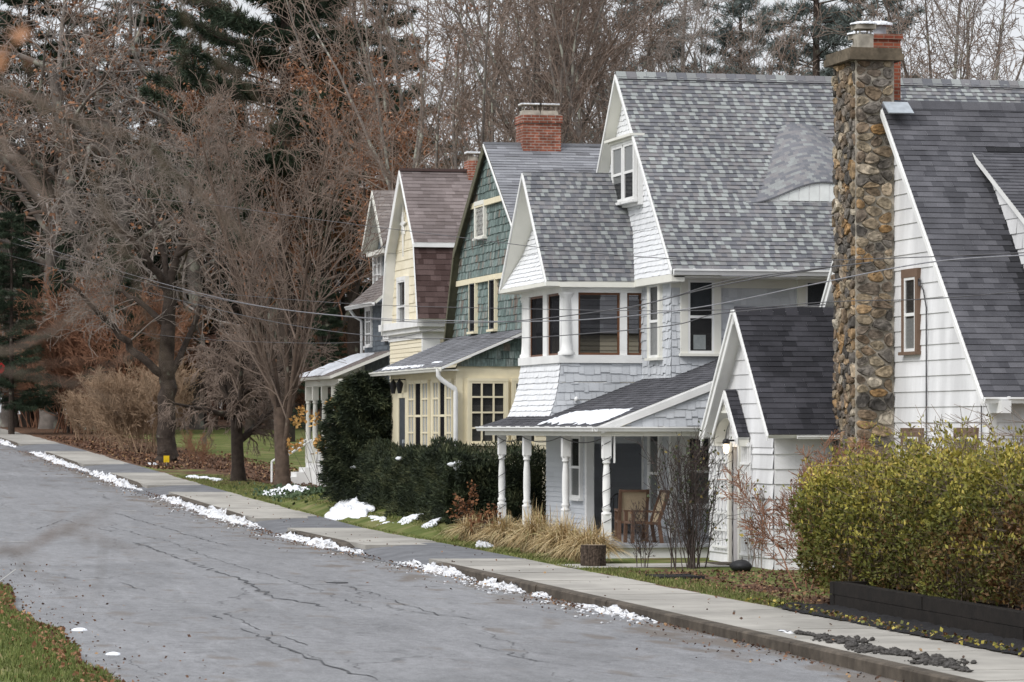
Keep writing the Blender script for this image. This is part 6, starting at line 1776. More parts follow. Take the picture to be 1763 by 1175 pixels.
def tip_points(out, sp, rg, n):
    last = out[sp.depth]
    k = [rg.randrange(len(last)) for _ in range(n)]
    return np.array([last[i][3:6] for i in k], np.float32)
class TreeMesh:
    """meshes of one tree, kept so that copies can share them"""
    def __init__(s, kind, sp, seed, H, r0, trunk_m, twig_m, stems=1, lean=.0, leaf=None, nleaf=0, leafsize=.12, split=1, limbs=None, spread=.0):
        rg = random.Random(seed); out = [[] for _ in range(sp.depth + 1)]
        for i in range(stems):
            a = rg.uniform(0, 6.28); l = lean if stems == 1 else rg.uniform(.1, 1) * lean
            d = norm((math.cos(a) * l, math.sin(a) * l, 1))
            b = (0, 0, -.2) if stems == 1 else (rg.gauss(0, spread), rg.gauss(0, spread), -.1)
            if stems > 1: out[0].append((0, 0, -.14, b[0], b[1], -.06, r0, r0))
            branch(rg, out, b, d, H * rg.uniform(.85, 1.1), r0 * (1 if stems == 1 else rg.uniform(.6, 1.1)), 0, sp)
        if limbs: limbs(rg, out, sp)
        if stems == 1 and not limbs:      # root flare
            out[0].append((0, 0, -.3, 0, 0, .35, r0 * 1.5, r0 * 1.02))
        thick = [q for l in out[:split + 1] for q in l]; thin = [q for l in out[split + 1:] for q in l]
        def me(name, V, F, m, tone=None):
            o = mesh_np(name, V, F, m, smooth=True, tone=tone); d = o.data; bpy.data.objects.remove(o); return d
        V, F = tubes_np(thick, 7); s.trunk = me('trunk', V, F, trunk_m)
        V, F = tubes_np(thin, 3); s.crown = me('crown', V, F, twig_m)
        s.leaf = None
        if nleaf:
            g_ = np.random.default_rng(seed)
            P = tip_points(out, sp, rg, nleaf) + g_.normal(size=(nleaf, 3)) * .06
            V, F = leaves_np(P, leafsize, g_, .65); s.leaf = me('leaves', V, F, leaf, g_.random(nleaf))
        s.kind = kind; s.nseg = sum(map(len, out)); s.out = out
    def place(s, loc, label, cat='tree', rot=0, scale=1, group=None, name=None):
        t = thing(name or s.kind, label, cat, loc, group)
        t.rotation_euler = (0, 0, rot); t.scale = (scale, scale, scale)
        for nm, d in (('trunk', s.trunk), ('crown', s.crown), ('leaves', s.leaf)):
            if d is None: continue
            o = bpy.data.objects.new(nm, d); COL.objects.link(o); o.parent = t
        return t
def spot(px, X=None, fwd=None):
    if X is None:
        p = W(px, HOR, fwd); x, y = p[0], p[1]
    else: x, y = X, Yat(px, X)
    return (x, y, tz(x, y))

# ---- the named street trees
# big tree: its main limbs follow the photograph, twigs grow from them
F0 = 140.5
base = np.array(spot(288, X=18.0))
def big_limbs(rg, out, sp):
    def limb(pts, r0, r1, dz0, dz1, kids, lev=1):
        n = len(pts); Q = []
        for i, (px, py) in enumerate(pts):
            Q.append(W(px, py, F0 + dz0 + (dz1 - dz0) * i / (n - 1)) - base)
        for i in range(n - 1):
            m = 4
            for j in range(m):
                t0, t1 = (i + j / m) / (n - 1), (i + (j + 1) / m) / (n - 1)
                a = Q[i] + (Q[i + 1] - Q[i]) * j / m; b = Q[i] + (Q[i + 1] - Q[i]) * (j + 1) / m
                if j: a = a + jt
                jt = np.array((rg.gauss(0, .05), rg.gauss(0, .05), rg.gauss(0, .04))) if j < m - 1 else 0
                b = b + jt
                ra, rb = r0 + (r1 - r0) * t0, r0 + (r1 - r0) * t1
                out[min(lev, 1)].append((*a, *b, ra, rb))
                if t1 > .25:
                    for _ in range(kids):
                        if rg.random() < .55:
                            d = norm(tuple(b - a))
                            child(rg, out, tuple(b), d, 5.2 * (1 - .3 * t1), rb * .5, 0, 1, sp)
    limb([(288, 806), (287, 770), (286, 700), (287, 640), (290, 560), (291, 500)], .43, .26, 0, 0, 0, 0)
    limb([(291, 503), (305, 440), (322, 385), (330, 330), (338, 280), (342, 230)], .18, .05, 0, 1.5, 3)
    limb([(290, 512), (272, 470), (245, 430), (215, 402), (185, 380), (150, 372)], .18, .04, 0, -2, 3)
    limb([(289, 506), (283, 440), (262, 385), (245, 345), (222, 305), (210, 260)], .15, .04, 0, 2, 3)
    limb([(280, 646), (235, 610), (200, 570), (170, 540), (142, 508), (110, 480)], .18, .05, 0, -2, 2)
    limb([(294, 645), (325, 580), (352, 510), (378, 440), (392, 370)], .15, .04, 0, 2.5, 3)
    limb([(306, 440), (340, 415), (372, 398), (400, 380)], .12, .04, 0, -1, 3)
    limb([(287, 560), (240, 520), (210, 500), (170, 505)], .14, .04, 0, 1, 2)
BIG = Sp(depth=4, nseg=[1, 8, 6, 5, 4], wob=[0, .13, .15, .16, .16], up=[0, .03, .0, -.04, -.06], rend=[.5, .3, .3, .4, .6], kids=[0, 8, 6, 4], start=[0, .15, .1, .1],
         ang=[(30, 60), (25, 70), (30, 65), (25, 60)], lr=[(.5, .8), (.35, .65), (.42, .68), (.45, .75)], short=[0, .2, .3, .2], rmin=.010)
MT['barkbrown'] = mat('brown_bark', (.095, .068, .052), rough=.95, noise=(5, .35), tint=(2.2, .62, (.20, .19, .15)), bump=(14, .8, .03))
big = TreeMesh('street_tree', BIG, 5, .4, .4, MT['barkdark'], MT['twiggrey'], limbs=big_limbs)
big.place(tuple(base), 'big dark trunked street tree with a long low limb reaching over the thicket')

vase = TreeMesh('vase_tree', VASE, 8, 2.6, .26, MT['barkbrown'], MT['twig'], lean=.03)
vase.place(spot(487, X=18.5), 'vase shaped bare tree with many upright stems, beside the dark evergreen hedge', rot=.6, scale=1.0)
dome = TreeMesh('weeping_tree', DOME, 4, 3.4, .23, MT['barkdark'], MT['twig'], lean=.0)
dome.place(spot(410, X=18.0), 'small dark trunked tree with drooping dome of twigs, standing in the leaf litter', rot=2.0, scale=1.05)

# ---- trees behind the houses and up the hill
fA = TreeMesh('bare_tree', FOREST, 11, 23, .25, MT['bark'], MT['twig'])
fB = TreeMesh('bare_tree', FORK, 12, 9, .26, MT['bark'], MT['twig'], lean=.05)
fC = TreeMesh('bare_tree', FOREST, 13, 21, .21, MT['bark'], MT['twigpale'], lean=.08)
fD = TreeMesh('bare_tree', FORK, 14, 8.5, .25, MT['bark'], MT['twig'], lean=.1)
fO = TreeMesh('oak_tree', FORK, 15, 8, .24, MT['barkdark'], MT['twigred'], leaf=MT['oakleaf'], nleaf=5200, leafsize=.15)
fS = TreeMesh('oak_tree', SPREAD, 16, 10, .27, MT['bark'], MT['twigpale'], leaf=MT['oakleaf'], nleaf=2400, leafsize=.13)
fT = TreeMesh('bare_tree', SPREAD, 18, 10, .26, MT['bark'], MT['twig'])
G1 = 'bare trees on the rise behind the houses'
K = {'A': fA, 'B': fB, 'C': fC, 'D': fD, 'O': fO, 'S': fS, 'T': fT}
TREES = [
 ('D', 1030, 124, .4, 1.0, 'bare tree rising just behind the tall verge of the mottled grey roof'),
 ('A', 925, 128, 1.1, 1.0, 'straight grey barked tree directly behind the wide brick chimney'),
 ('A', 951, 131, 3.0, .95, 'darker twin trunk standing close beside the wide brick chimney'),
 ('B', 850, 126, 2.2, 1.05, 'leaning bare tree with long limbs over the green house ridge'),
 ('C', 1068, 136, .2, 1.0, 'tall pale lichened tree behind the peak of the mottled grey roof'),
 ('B', 1130, 140, 4.0, 1.0, 'fine twigged bare tree above the middle of the mottled grey roof'),
 ('A', 1190, 146, 2.6, .9, 'thin bare tree left of the faint far pine'),
 ('C', 1250, 142, 5.1, .8, 'slender bare tree between the two far pines'),
 ('D', 768, 134, 5.5, 1.0, 'bare tree reaching over the brown gambrel roof'),
 ('B', 700, 142, 3.3, 1.0, 'bare tree standing behind the peak of the brown gambrel roof'),
 ('O', 640, 160, .5, 1.15, 'oak still hung with rust orange leaves beside the far house roof'),
 ('O', 575, 172, 2.9, 1.2, 'rusty leaved oak half hidden behind the vase shaped tree'),
 ('D', 735, 165, 1.4, 1.3, 'distant many limbed bare tree against the bright gap of sky'),
 ('T', 1478, 128, .9, 1.0, 'spreading bare tree just left of the brick flue of the stone chimney'),
 ('B', 1590, 132, 1.9, .95, 'dark bare tree with forked trunk just right of the stone chimney'),
 ('C', 1618, 126, 3.6, .85, 'slim upright bare trunk over the dark cottage roof'),
 ('B', 1725, 120, 5.2, .85, 'reddish bare tree at the right end of the cottage roof'),
 ('S', 85, 200, .3, 2.0, 'gnarled pale oak with a few brown leaves nearest the road bend'),
 ('S', 215, 200, 2.1, 2.0, 'gnarled oak with scattered rust leaves above the big street tree'),
 ('T', 15, 205, 4.4, 2.0, 'spreading dark bare tree at the edge of the road'),
 ('S', 335, 200, 4.0, 1.9, 'rust flecked oak standing below the big dark pine'),
 ('O', 430, 186, 1.0, 1.2, 'orange brown oak under the hanging pine boughs'),
 ('T', 150, 198, 5.6, 2.1, 'tall spreading bare tree far behind the red thicket'),
 ('D', 470, 200, 3.7, 1.3, 'bare tree deep in the wood beyond the green meadow'),
 ('C', 810, 150, 2.4, 1.05, 'tall pale stemmed tree behind the small far chimney'),
 ('A', 985, 152, 5.0, 1.1, 'tall bare tree at the back between brick chimney and white gable'),
 ('O', 515, 215, 4.6, 1.3, 'rust coloured oak at the back of the wood'),
 ('B', 1310, 150, .2, .85, 'bare branched tree standing over the eyebrow dormer'),
]
for kk, px, fw, rt, sc_, lb in TREES:
    K[kk].place(spot(px, fwd=fw), lb, 'tree', rt, sc_, G1)

# far wood closing the view: one mass
def wood(name, specs, seed, dens, m, x0, f0, f1, px0, px1, n, sc0=1.0):
    rg = random.Random(seed); Vs, Fs, b = [], [], 0
    base_ = []
    for sp, H, r0, sd in specs:
        out = [[] for _ in range(sp.depth + 1)]
        branch(random.Random(sd), out, (0, 0, -.3), (0.02, 0, 1), H, r0, 0, sp)
        segs = [q for l in out for q in l]
        V, F = tubes_np(segs, 3); base_.append((V, F))
    for i in range(n):
        V, F = base_[i % len(base_)]
        px = px0 + (px1 - px0) * (i + rg.uniform(0, 1)) / n; fw = rg.uniform(f0, f1)
        x, y, z = spot(px, fwd=fw)
        a = rg.uniform(0, 6.28); s_ = sc0 * rg.uniform(.8, 1.2); c, s = math.cos(a) * s_, math.sin(a) * s_
        V2 = np.stack([V[:, 0] * c - V[:, 1] * s + x, V[:, 0] * s + V[:, 1] * c + y, V[:, 2] * s_ + z], 1)
        Vs.append(V2); Fs.append(F + b); b += len(V2)
    return tag(mesh_np(name, np.concatenate(Vs), np.concatenate(Fs), m), kind='stuff')
FAR = Sp(depth=3, nseg=[8, 6, 4, 3], wob=[.04, .1, .14, .16], up=[.01, .06, .04, .02], rend=[.25, .3, .4, .6], kids=[16, 11, 8], start=[.15, .15, .1],
         ang=[(25, 55), (25, 60), (25, 60)], lr=[(.28, .5), (.35, .6), (.45, .75)], short=[.4, .4, .2], rmin=.016)
wood('distant_wood', [(FAR, 17, .22, 71), (FAR, 14, .2, 72), (FAR, 19, .25, 73)], 4, 1, MT['twigshaded'], 0, 235, 310, -120, 800, 34, 1.0)
wood('roadside_wood', [(FAR, 17, .22, 71), (FAR, 15, .2, 76)], 9, 1, MT['twigshaded'], 0, 275, 345, -1150, -130, 34, 1.0)
wood('distant_brush', [(FAR, 7, .10, 74), (FAR, 5.5, .09, 75)], 6, 1, MT['twigshaded'], 0, 195, 240, -80, 640, 20, .9)

# ---- pines
def pine_mesh(seed, H, r0, crown0, maxL, m, nb, tuft=.42, per=13, dens=1.0, drop=.0):
    rg = random.Random(seed); gn = np.random.default_rng(seed)
    segs = []; tips, tdirs = [], []
    for i in range(14): segs.append((0, 0, H * i / 14, 0, 0, H * (i + 1) / 14, r0 * (1 - .9 * i / 14), r0 * (1 - .9 * (i + 1) / 14)))
    for i in range(nb):
        f = (i + rg.random()) / nb; z = H * (crown0 + (1 - crown0) * f)
        a = rg.uniform(0, 6.28); L = maxL * (1 - f) ** .7 * rg.uniform(.55, 1.1) + .6
        p = np.array((0, 0, z)); d = np.array((math.cos(a), math.sin(a), rg.uniform(-.05, .25) - drop))
        n = max(4, int(L / .6))
        for j in range(n):
            t = (j + 1) / n
            d = d + np.array((rg.gauss(0, .07), rg.gauss(0, .07), .05 * t)); d /= np.linalg.norm(d)
            q = p + d * L / n
            segs.append((*p, *q, .07 * (1 - .8 * t) * L / maxL + .01, .07 * (1 - .8 * (t + 1 / n)) * L / maxL + .01))
            if t > .25:
                for _ in range(int(rg.uniform(2, 4) * dens)):
                    sd = np.cross(d, (0, 0, 1)) * rg.choice((-1, 1)) * rg.uniform(.5, 1) + d * rg.uniform(.4, 1) + np.array((0, 0, rg.uniform(-.05, .3)))
                    sd /= np.linalg.norm(sd); l2 = rg.uniform(.3, 1.1) * (1 - .3 * t)
                    e = q + sd * l2
                    segs.append((*q, *e, .012, .008))
                    for k in range(max(1, int(l2 / .22))):
                        tips.append(q + sd * l2 * (k + 1) / max(1, int(l2 / .22))); tdirs.append(sd)
            p = q
        tips.append(p); tdirs.append(d)
    T = np.repeat(np.array(tips), per, 0); D = np.repeat(np.array(tdirs), per, 0) * .55
    D = D + gn.normal(size=D.shape) * .5; D[:, 2] += .12
    N = len(T)
    tn = np.repeat(gn.random(len(tips)), per) * .6 + gn.random(N) * .4
    V, F = leaves_np(T, tuft, gn, .085, D)
    o = mesh_np('needles', V, F, m, tone=tn); d1 = o.data; bpy.data.objects.remove(o)
    V, F = tubes_np(segs, 5); o = mesh_np('trunk', V, F, MT['barkdark'], smooth=True); d2 = o.data; bpy.data.objects.remove(o)
    return d2, d1
def place_pine(data, loc, label, rot, scale, group=None, m=None):
    t = thing('pine_tree', label, 'tree', loc, group); t.rotation_euler = (0, 0, rot); t.scale = (scale,) * 3
    for nm, d in zip(('trunk', 'needles'), data):
        o = bpy.data.objects.new(nm, d); COL.objects.link(o); o.parent = t
pD = pine_mesh(21, 30, .5, .30, 7.0, MT['pine'], 130, .40, 24, 2.0)
pE = pine_mesh(22, 26, .42, .10, 4.6, MT['pine'], 150, .40, 22, 1.7, .1)
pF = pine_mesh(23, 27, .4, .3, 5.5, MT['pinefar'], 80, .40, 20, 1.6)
G2 = 'conifers among the bare trees'
for d, px, fw, rot, sc_, lb in [
 (pD, 490, 172, 2.0, 1.05, 'big dark pine whose layered boughs hang against the sky above the row of houses'),
 (pD, 600, 196, 4.0, 1.0, 'dark pine behind the big dark pine, reaching over the rusty oak') if False else (pE, 345, 208, 1.0, 1.0, 'dark pine standing behind the big street tree crown'),
 (pD, 610, 200, 5.2, .95, 'dark pine reaching out over the rusty oak'), (pE, 50, 205, .5, 1.05, 'dark tall evergreen nearest the road bend'), (pE, 150, 222, 2.5, 1.0, 'dark evergreen behind the gnarled pale oak'), (pD, 245, 226, 3.4, .95, 'dark broad pine between the two gnarled oaks'),
 (pE, 20, 185, 3.9, .45, 'low dark evergreen behind the stop sign'), (pE, 120, 190, 5.0, .42, 'low dark evergreen at the back of the red thicket'), (pE, 555, 160, .3, .30, 'young evergreen behind the vase shaped tree'), (pE, 590, 210, 1.7, .62, 'dark evergreen below the rusty oak'),
 (pE, 205, 186, 2.2, .40, 'squat dark evergreen behind the big street tree trunk'), (pE, 440, 205, 2.9, .5, 'dark evergreen behind the small weeping tree'),
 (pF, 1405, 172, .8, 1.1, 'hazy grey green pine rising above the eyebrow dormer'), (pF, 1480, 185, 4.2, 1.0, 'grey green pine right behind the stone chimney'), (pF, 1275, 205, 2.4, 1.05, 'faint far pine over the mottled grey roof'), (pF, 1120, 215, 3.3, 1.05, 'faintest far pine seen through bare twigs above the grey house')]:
    place_pine(d, spot(px, fwd=fw), lb, rot, sc_, G2)

for px, fw, rot, sc_ in [(-15, 240, 0, .95), (70, 250, 1, .8), (105, 236, 2, .7), (175, 255, 3, .85), (265, 250, 4, .8), (300, 238, 5, .62), (390, 252, 1.5, .85), (500, 245, 2.5, .62), (545, 235, 3.5, .5), (40, 228, 4.5, .55), (225, 215, .7, .42)]:
    place_pine(pE, spot(px, fwd=fw), 'dark evergreen deep in the wood beyond the thicket', rot, sc_, 'dark evergreens deep in the wood')

# ---- roadside thicket
s1 = TreeMesh('thicket_shrub', SHRUBF, 31, 4.6, .040, MT['twigred'], MT['twigred'], stems=20, lean=.45, spread=.5, split=0)
s2 = TreeMesh('thicket_shrub', SHRUBF, 32, 3.4, .032, MT['twigtan'], MT['twigtan'], stems=14, lean=.65, spread=.45, split=0)
s3 = TreeMesh('thicket_shrub', SHRUB, 33, 2.6, .016, MT['twigred'], MT['twigred'], stems=5, lean=.9, spread=.35, split=0)
for i, (k, px, X, rot, sc_) in enumerate([(s1, 95, 19.5, 0, 1.1), (s1, 135, 19.5, 2, 1.25), (s1, 172, 20.5, 4, 1.3), (s1, 210, 21.5, 1, 1.2), (s1, 60, 18.6, 5, .9), (s1, 245, 24, 3, 1.2)]):
    k.place(spot(px, X=X), 'tall red brown bare shrub of the roadside thicket left of the big street tree', 'shrub', rot, sc_, 'red brown thicket shrubs')
for i, (k, px, X, rot, sc_) in enumerate([(s2, 200, 18.0, 0, .75), (s2, 232, 18.2, 2, .8), (s2, 258, 18.8, 4, .9), (s2, 150, 18.0, 1, .55)]):
    k.place(spot(px, X=X), 'lower grey brown arching shrub at the front of the roadside thicket', 'shrub', rot, sc_, 'grey brown arching shrubs')
for i, (k, px, X, rot, sc_) in enumerate([(s3, 345, 18.4, 0, .4), (s3, 330, 19.2, 3, .4)]):
    k.place(spot(px, X=X), 'thin weedy bare shrub between the big tree and the weeping tree', 'shrub', rot, sc_, 'weedy shrubs by the meadow')
for i, (k, px, X, rot, sc_) in enumerate([(s1, 335, 34, 0, 1.0), (s1, 380, 36, 2, 1.1), (s1, 440, 37, 3, 1.0), (s2, 505, 36, 5, 1.2), (s1, 560, 35, 1, .95), (s2, 470, 38, 1.4, 1.4), (s1, 530, 39, 4.4, 1.2)]):
    k.place(spot(px, X=X), 'bare brush growing along the back of the green meadow', 'shrub', rot, sc_, 'brush behind the meadow')

# ---- evergreen hedge, yew, yellow hedge
def blobby(n, gn, fn): return fn(n, gn)
def foliage_box(gn, n, x0, x1, y0, y1, ztop, zbase, depth, faces, round_=.35):
    """points in the outer layer of a clipped but bumpy hedge; faces: weights of (street, near, top)"""
    f = gn.choice(3, n, p=faces); u = gn.random(n); v = gn.random(n); dd = gn.exponential(depth, n)
    X = np.where(f == 0, x0 + dd, x0 + (x1 - x0) * u)
    Y = np.where(f == 1, y0 + dd, y0 + (y1 - y0) * np.where(f == 0, u, v))
    zt = ztop(X, Y); zb = zbase(X, Y)
    Z = np.where(f == 2, zt - dd, zb + (zt - zb) * v)
    # round the shoulders
    h = np.clip((Z - (zt - round_)) / round_, 0, 1)
    X = X + np.where(f == 0, round_ * .8 * h ** 2, 0); Y = Y + np.where(f == 1, round_ * .8 * h ** 2, 0)
    bump = .16 * np.sin(X * 2.1 + Z * 1.7) * np.sin(Y * 1.5 + Z * 2.3) + .10 * np.sin(Y * 4.3 + X * 3.1) + .06 * np.sin(Z * 6 + Y * 5)
    X = X - np.where(f == 0, bump, 0); Y = Y - np.where(f == 1, bump, 0); Z = Z + np.where(f == 2, bump, 0)
    nrm = np.stack([np.where(f == 0, -1, 0), np.where(f == 1, -1, 0), np.where(f == 2, 1, .35)], 1).astype(float)
    return np.stack([X, Y, Z], 1), nrm
gv = np.vectorize(g)
# dark yew hedge before the green house
hd = thing('yew_hedge', 'broad dark evergreen hedge running before the yellow glazed porch', 'hedge', (17.6, 88, tz(17.6, 88)))
gn = np.random.default_rng(7)
zt_ = lambda X, Y: -.62 - .014 * (Y - 82) + .12 * np.sin(Y * .9) + .08 * np.sin(X * 3)
zb_f = lambda X, Y: gv(Y) + .05
P1, N1 = foliage_box(gn, 60000, 17.35, 18.3, 82.2, 98.5, zt_, zb_f, .14, (.5, .18, .32))
P2, N2 = foliage_box(gn, 22000, 17.45, 19.9, 81.7, 85.2, zt_, zb_f, .14, (.12, .62, .26))
P = np.concatenate([P1, P2]); N = np.concatenate([N1, N2])
tn = np.clip(.45 + .45 * np.sin(P[:, 0] * 5 + P[:, 1] * 3.1) * np.sin(P[:, 2] * 6 + P[:, 1] * 1.3) + gn.normal(0, .2, len(P)), 0, 1)
V, F = leaves_np(P, .115, gn, .22, N * .6 + np.array((-.1, 0, .25))); mesh_np('foliage', V, F, MT['yew'], hd, tone=tn)
mb = MB(); mb.box(17.62, 18.15, 82.6, 98.2, -2.8, -.95); mb.box(18.15, 19.7, 82.3, 85.0, -2.8, -.95); mb.build('branch_core', MT['yew'], hd)
# conical yew
yw = thing('yew_tree', 'dark cone shaped yew rising above the far end of the evergreen hedge', 'tree', spot(628, X=17.75))
o = ORG[yw.name]
n = 38000
zz = gn.random(n) ** .8; a = gn.uniform(0, 6.28, n)
rad = np.interp(zz, [0, .15, .35, .6, .82, .95, 1], [.95, 1.08, 1.08, .98, .80, .5, .08]) * (1 + .14 * np.sin(5 * a + zz * 9) + .12 * np.sin(zz * 34 + 2 * np.sin(a * 3))) - gn.exponential(.13, n)
P = o + np.stack([rad * np.cos(a), rad * np.sin(a), zz * 3.5], 1)
D = np.stack([np.cos(a), np.sin(a), -.15 + 0 * a], 1)
tn = np.clip(.4 + .3 * np.sin(a * 7 + zz * 22) + gn.normal(0, .22, n), 0, 1)
V, F = leaves_np(P, .15, gn, .2, D); mesh_np('foliage', V, F, MT['yew'], yw, tone=tn)
mb = MB(); mb.lathe(o[0], o[1], [(.6, o[2] - .1), (.75, o[2] + 1), (.66, o[2] + 2.2), (.36, o[2] + 3.1), (.05, o[2] + 3.35)], 14); mb.build('branch_core', MT['yew'], yw)
mb = MB(); mb.tube([(o[0], o[1], o[2] - .2), (o[0], o[1], o[2] + 1)], .16, 8); mb.build('trunk', MT['barkdark'], yw)
# low ground cover
n = 9000
gx, gy = 18.7 + gn.normal(0, .75, n), 105.5 + gn.normal(0, 3.0, n)
P = np.stack([gx, gy, np.array([tz(x, y) for x, y in zip(gx, gy)]) + gn.random(n) * .16], 1)
V, F = leaves_np(P, .13, gn, .6); tag(mesh_np('ground_cover', V, F, mat('green_ground_cover', ramp=[(0, (.03, .055, .025)), (1, (.085, .12, .06))], rough=.7), tone=gn.random(n)), kind='stuff')
# yellow green hedge near the camera
yh_ = thing('deciduous_hedge', 'large unclipped yellow green hedge turning brown, above the timber wall', 'hedge', (18.4, 45, -2.5))
HX0, HY1 = 17.25, 54.4
ztop = lambda X, Y: -.58 + .013 * (55 - Y) + .16 * np.sin(Y * 1.3) + .12 * np.sin(Y * 3.1 + X * 2) + .07 * np.sin(Y * 7.3) - .75 * np.clip((Y - 52.2) / 2.8, 0, 1) ** 2
zbs = lambda X, Y: gv(Y) + .22 + .22 * np.clip((51 - Y) / 6, 0, 1) + 0 * X
def hedge_pts(n, depth):
    f = gn.choice(3, n, p=(.66, .10, .24)); u = gn.random(n); v = gn.random(n); dd = gn.exponential(depth, n)
    Y = 31 + (HY1 - 31) * u
    X = HX0 + dd
    X = np.where(f == 2, HX0 + 2.8 * v, X)
    Y = np.where(f == 1, HY1 - dd, Y); X = np.where(f == 1, HX0 + 2.6 * u, X)
    zt = ztop(X, Y); zb = zbs(X, Y)
    Z = np.where(f == 2, zt - dd, zb + (zt - zb) * v)
    h = (Z - zb) / (zt - zb)
    X = X + np.where(f == 0, .55 * np.clip((h - .6) / .4, 0, 1) ** 2 + .22 * np.clip((.25 - h) / .25, 0, 1), 0)
    b = .22 * np.sin(Y * 1.9 + Z * 2.1) * np.sin(Z * 1.6 + Y * .7) + .12 * np.sin(Y * 5.1 + Z) + .10 * np.sin(Z * 7 + Y * 3)
    X = X - np.where(f == 0, b, 0)
    Y = Y + np.where(f == 1, b - .5 * np.clip((h - .55) / .45, 0, 1) ** 2, 0)
    Z = Z + np.where(f == 2, b * .6, 0)
    return np.stack([X, Y, Z], 1), h, f
P, h, f = hedge_pts(105000, .22)
dirs = np.stack([np.where(f == 0, -.5, 0), np.where(f == 1, .4, -.25), np.where(f == 2, .9, .35)], 1)
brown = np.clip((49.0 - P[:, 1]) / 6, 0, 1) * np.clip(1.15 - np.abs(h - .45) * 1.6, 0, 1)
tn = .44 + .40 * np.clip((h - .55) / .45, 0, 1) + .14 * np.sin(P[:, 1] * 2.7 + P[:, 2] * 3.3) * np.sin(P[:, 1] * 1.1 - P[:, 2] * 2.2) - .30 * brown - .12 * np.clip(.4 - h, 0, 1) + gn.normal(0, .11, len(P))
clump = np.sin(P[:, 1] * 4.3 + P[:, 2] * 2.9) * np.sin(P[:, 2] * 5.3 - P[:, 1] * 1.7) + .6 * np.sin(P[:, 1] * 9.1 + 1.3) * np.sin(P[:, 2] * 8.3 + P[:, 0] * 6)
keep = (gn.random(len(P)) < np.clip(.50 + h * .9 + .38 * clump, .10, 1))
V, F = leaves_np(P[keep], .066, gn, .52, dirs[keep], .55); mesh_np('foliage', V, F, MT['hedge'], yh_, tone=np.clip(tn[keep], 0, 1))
rg = random.Random(41); segs = []; shoots = []
for i in range(420):
    y = rg.uniform(30.5, HY1 - .6); x = rg.uniform(17.9, 19.4); z = g(y) + .2
    top = float(ztop(x, y)) + (rg.uniform(-.4, .2) if rg.random() < .65 else rg.uniform(.15, .6))
    p = np.array((x, y, z)); d = np.array((rg.gauss(-.06, .10), rg.gauss(0, .16), 1.0)); n = 7
    hgt = top - z
    for k in range(n):
        d = d + np.array((rg.gauss(0, .08), rg.gauss(0, .08), .0)); q = p + d * hgt / n / d[2]
        segs.append((*p, *q, .011 * (1 - k / n) + .004, .011 * (1 - (k + 1) / n) + .004))
        if k > 1:
            for _ in range(3):
                e = q + np.array((rg.gauss(-.1, .22), rg.gauss(0, .22), rg.uniform(-.05, .3))); segs.append((*q, *e, .005, .003))
        if q[2] > float(ztop(x, y)) - .1: shoots.append((p, q))
        if k in (2, 3, 4, 5) and x < 18.5:      # wiry side shoots breaking out of the face
            e = np.array((HX0 - rg.uniform(-.25, .22), q[1] + rg.gauss(0, .3), q[2] + rg.uniform(-.1, .45))); segs.append((*q, *e, .005, .003)); shoots.append((q + (e - q) * .7, e))
        p = q
V, F = tubes_np(segs, 4); mesh_np('stem', V, F, MT['twig'], yh_)
core = MB()
rows = []
for yy in np.arange(30.5, 54.2, .6):
    zt1, z0c = float(ztop(18.3, yy)) - .45, g(yy) + .35
    rows.append([(18.0 + .1 * math.sin(yy * 3), yy, z0c), (17.95 + .12 * math.sin(yy * 2.3), yy, (z0c + zt1) / 2), (18.15, yy, zt1), (19.4, yy, zt1), (19.5, yy, z0c)])
core.grid(rows); core.face(rows[-1]); core.build('branch_core', mat('tangled_hedge_twigs', (.085, .062, .035), noise=(18, .5), bump=(25, 1, .06)), yh_)
SP = []
for p, q in shoots:
    for t in np.linspace(0, 1, 7): SP.append(p + (q - p) * t)
SP = np.repeat(np.array(SP), 2, 0) + gn.normal(size=(len(SP) * 2, 3)) * .02
V, F = leaves_np(SP, .075, gn, .45, np.tile((-.2, 0, .8), (len(SP), 1))); mesh_np('shoot_leaves', V, F, MT['hedge'], yh_, tone=np.clip(gn.normal(.74, .14, len(SP)), 0, 1))

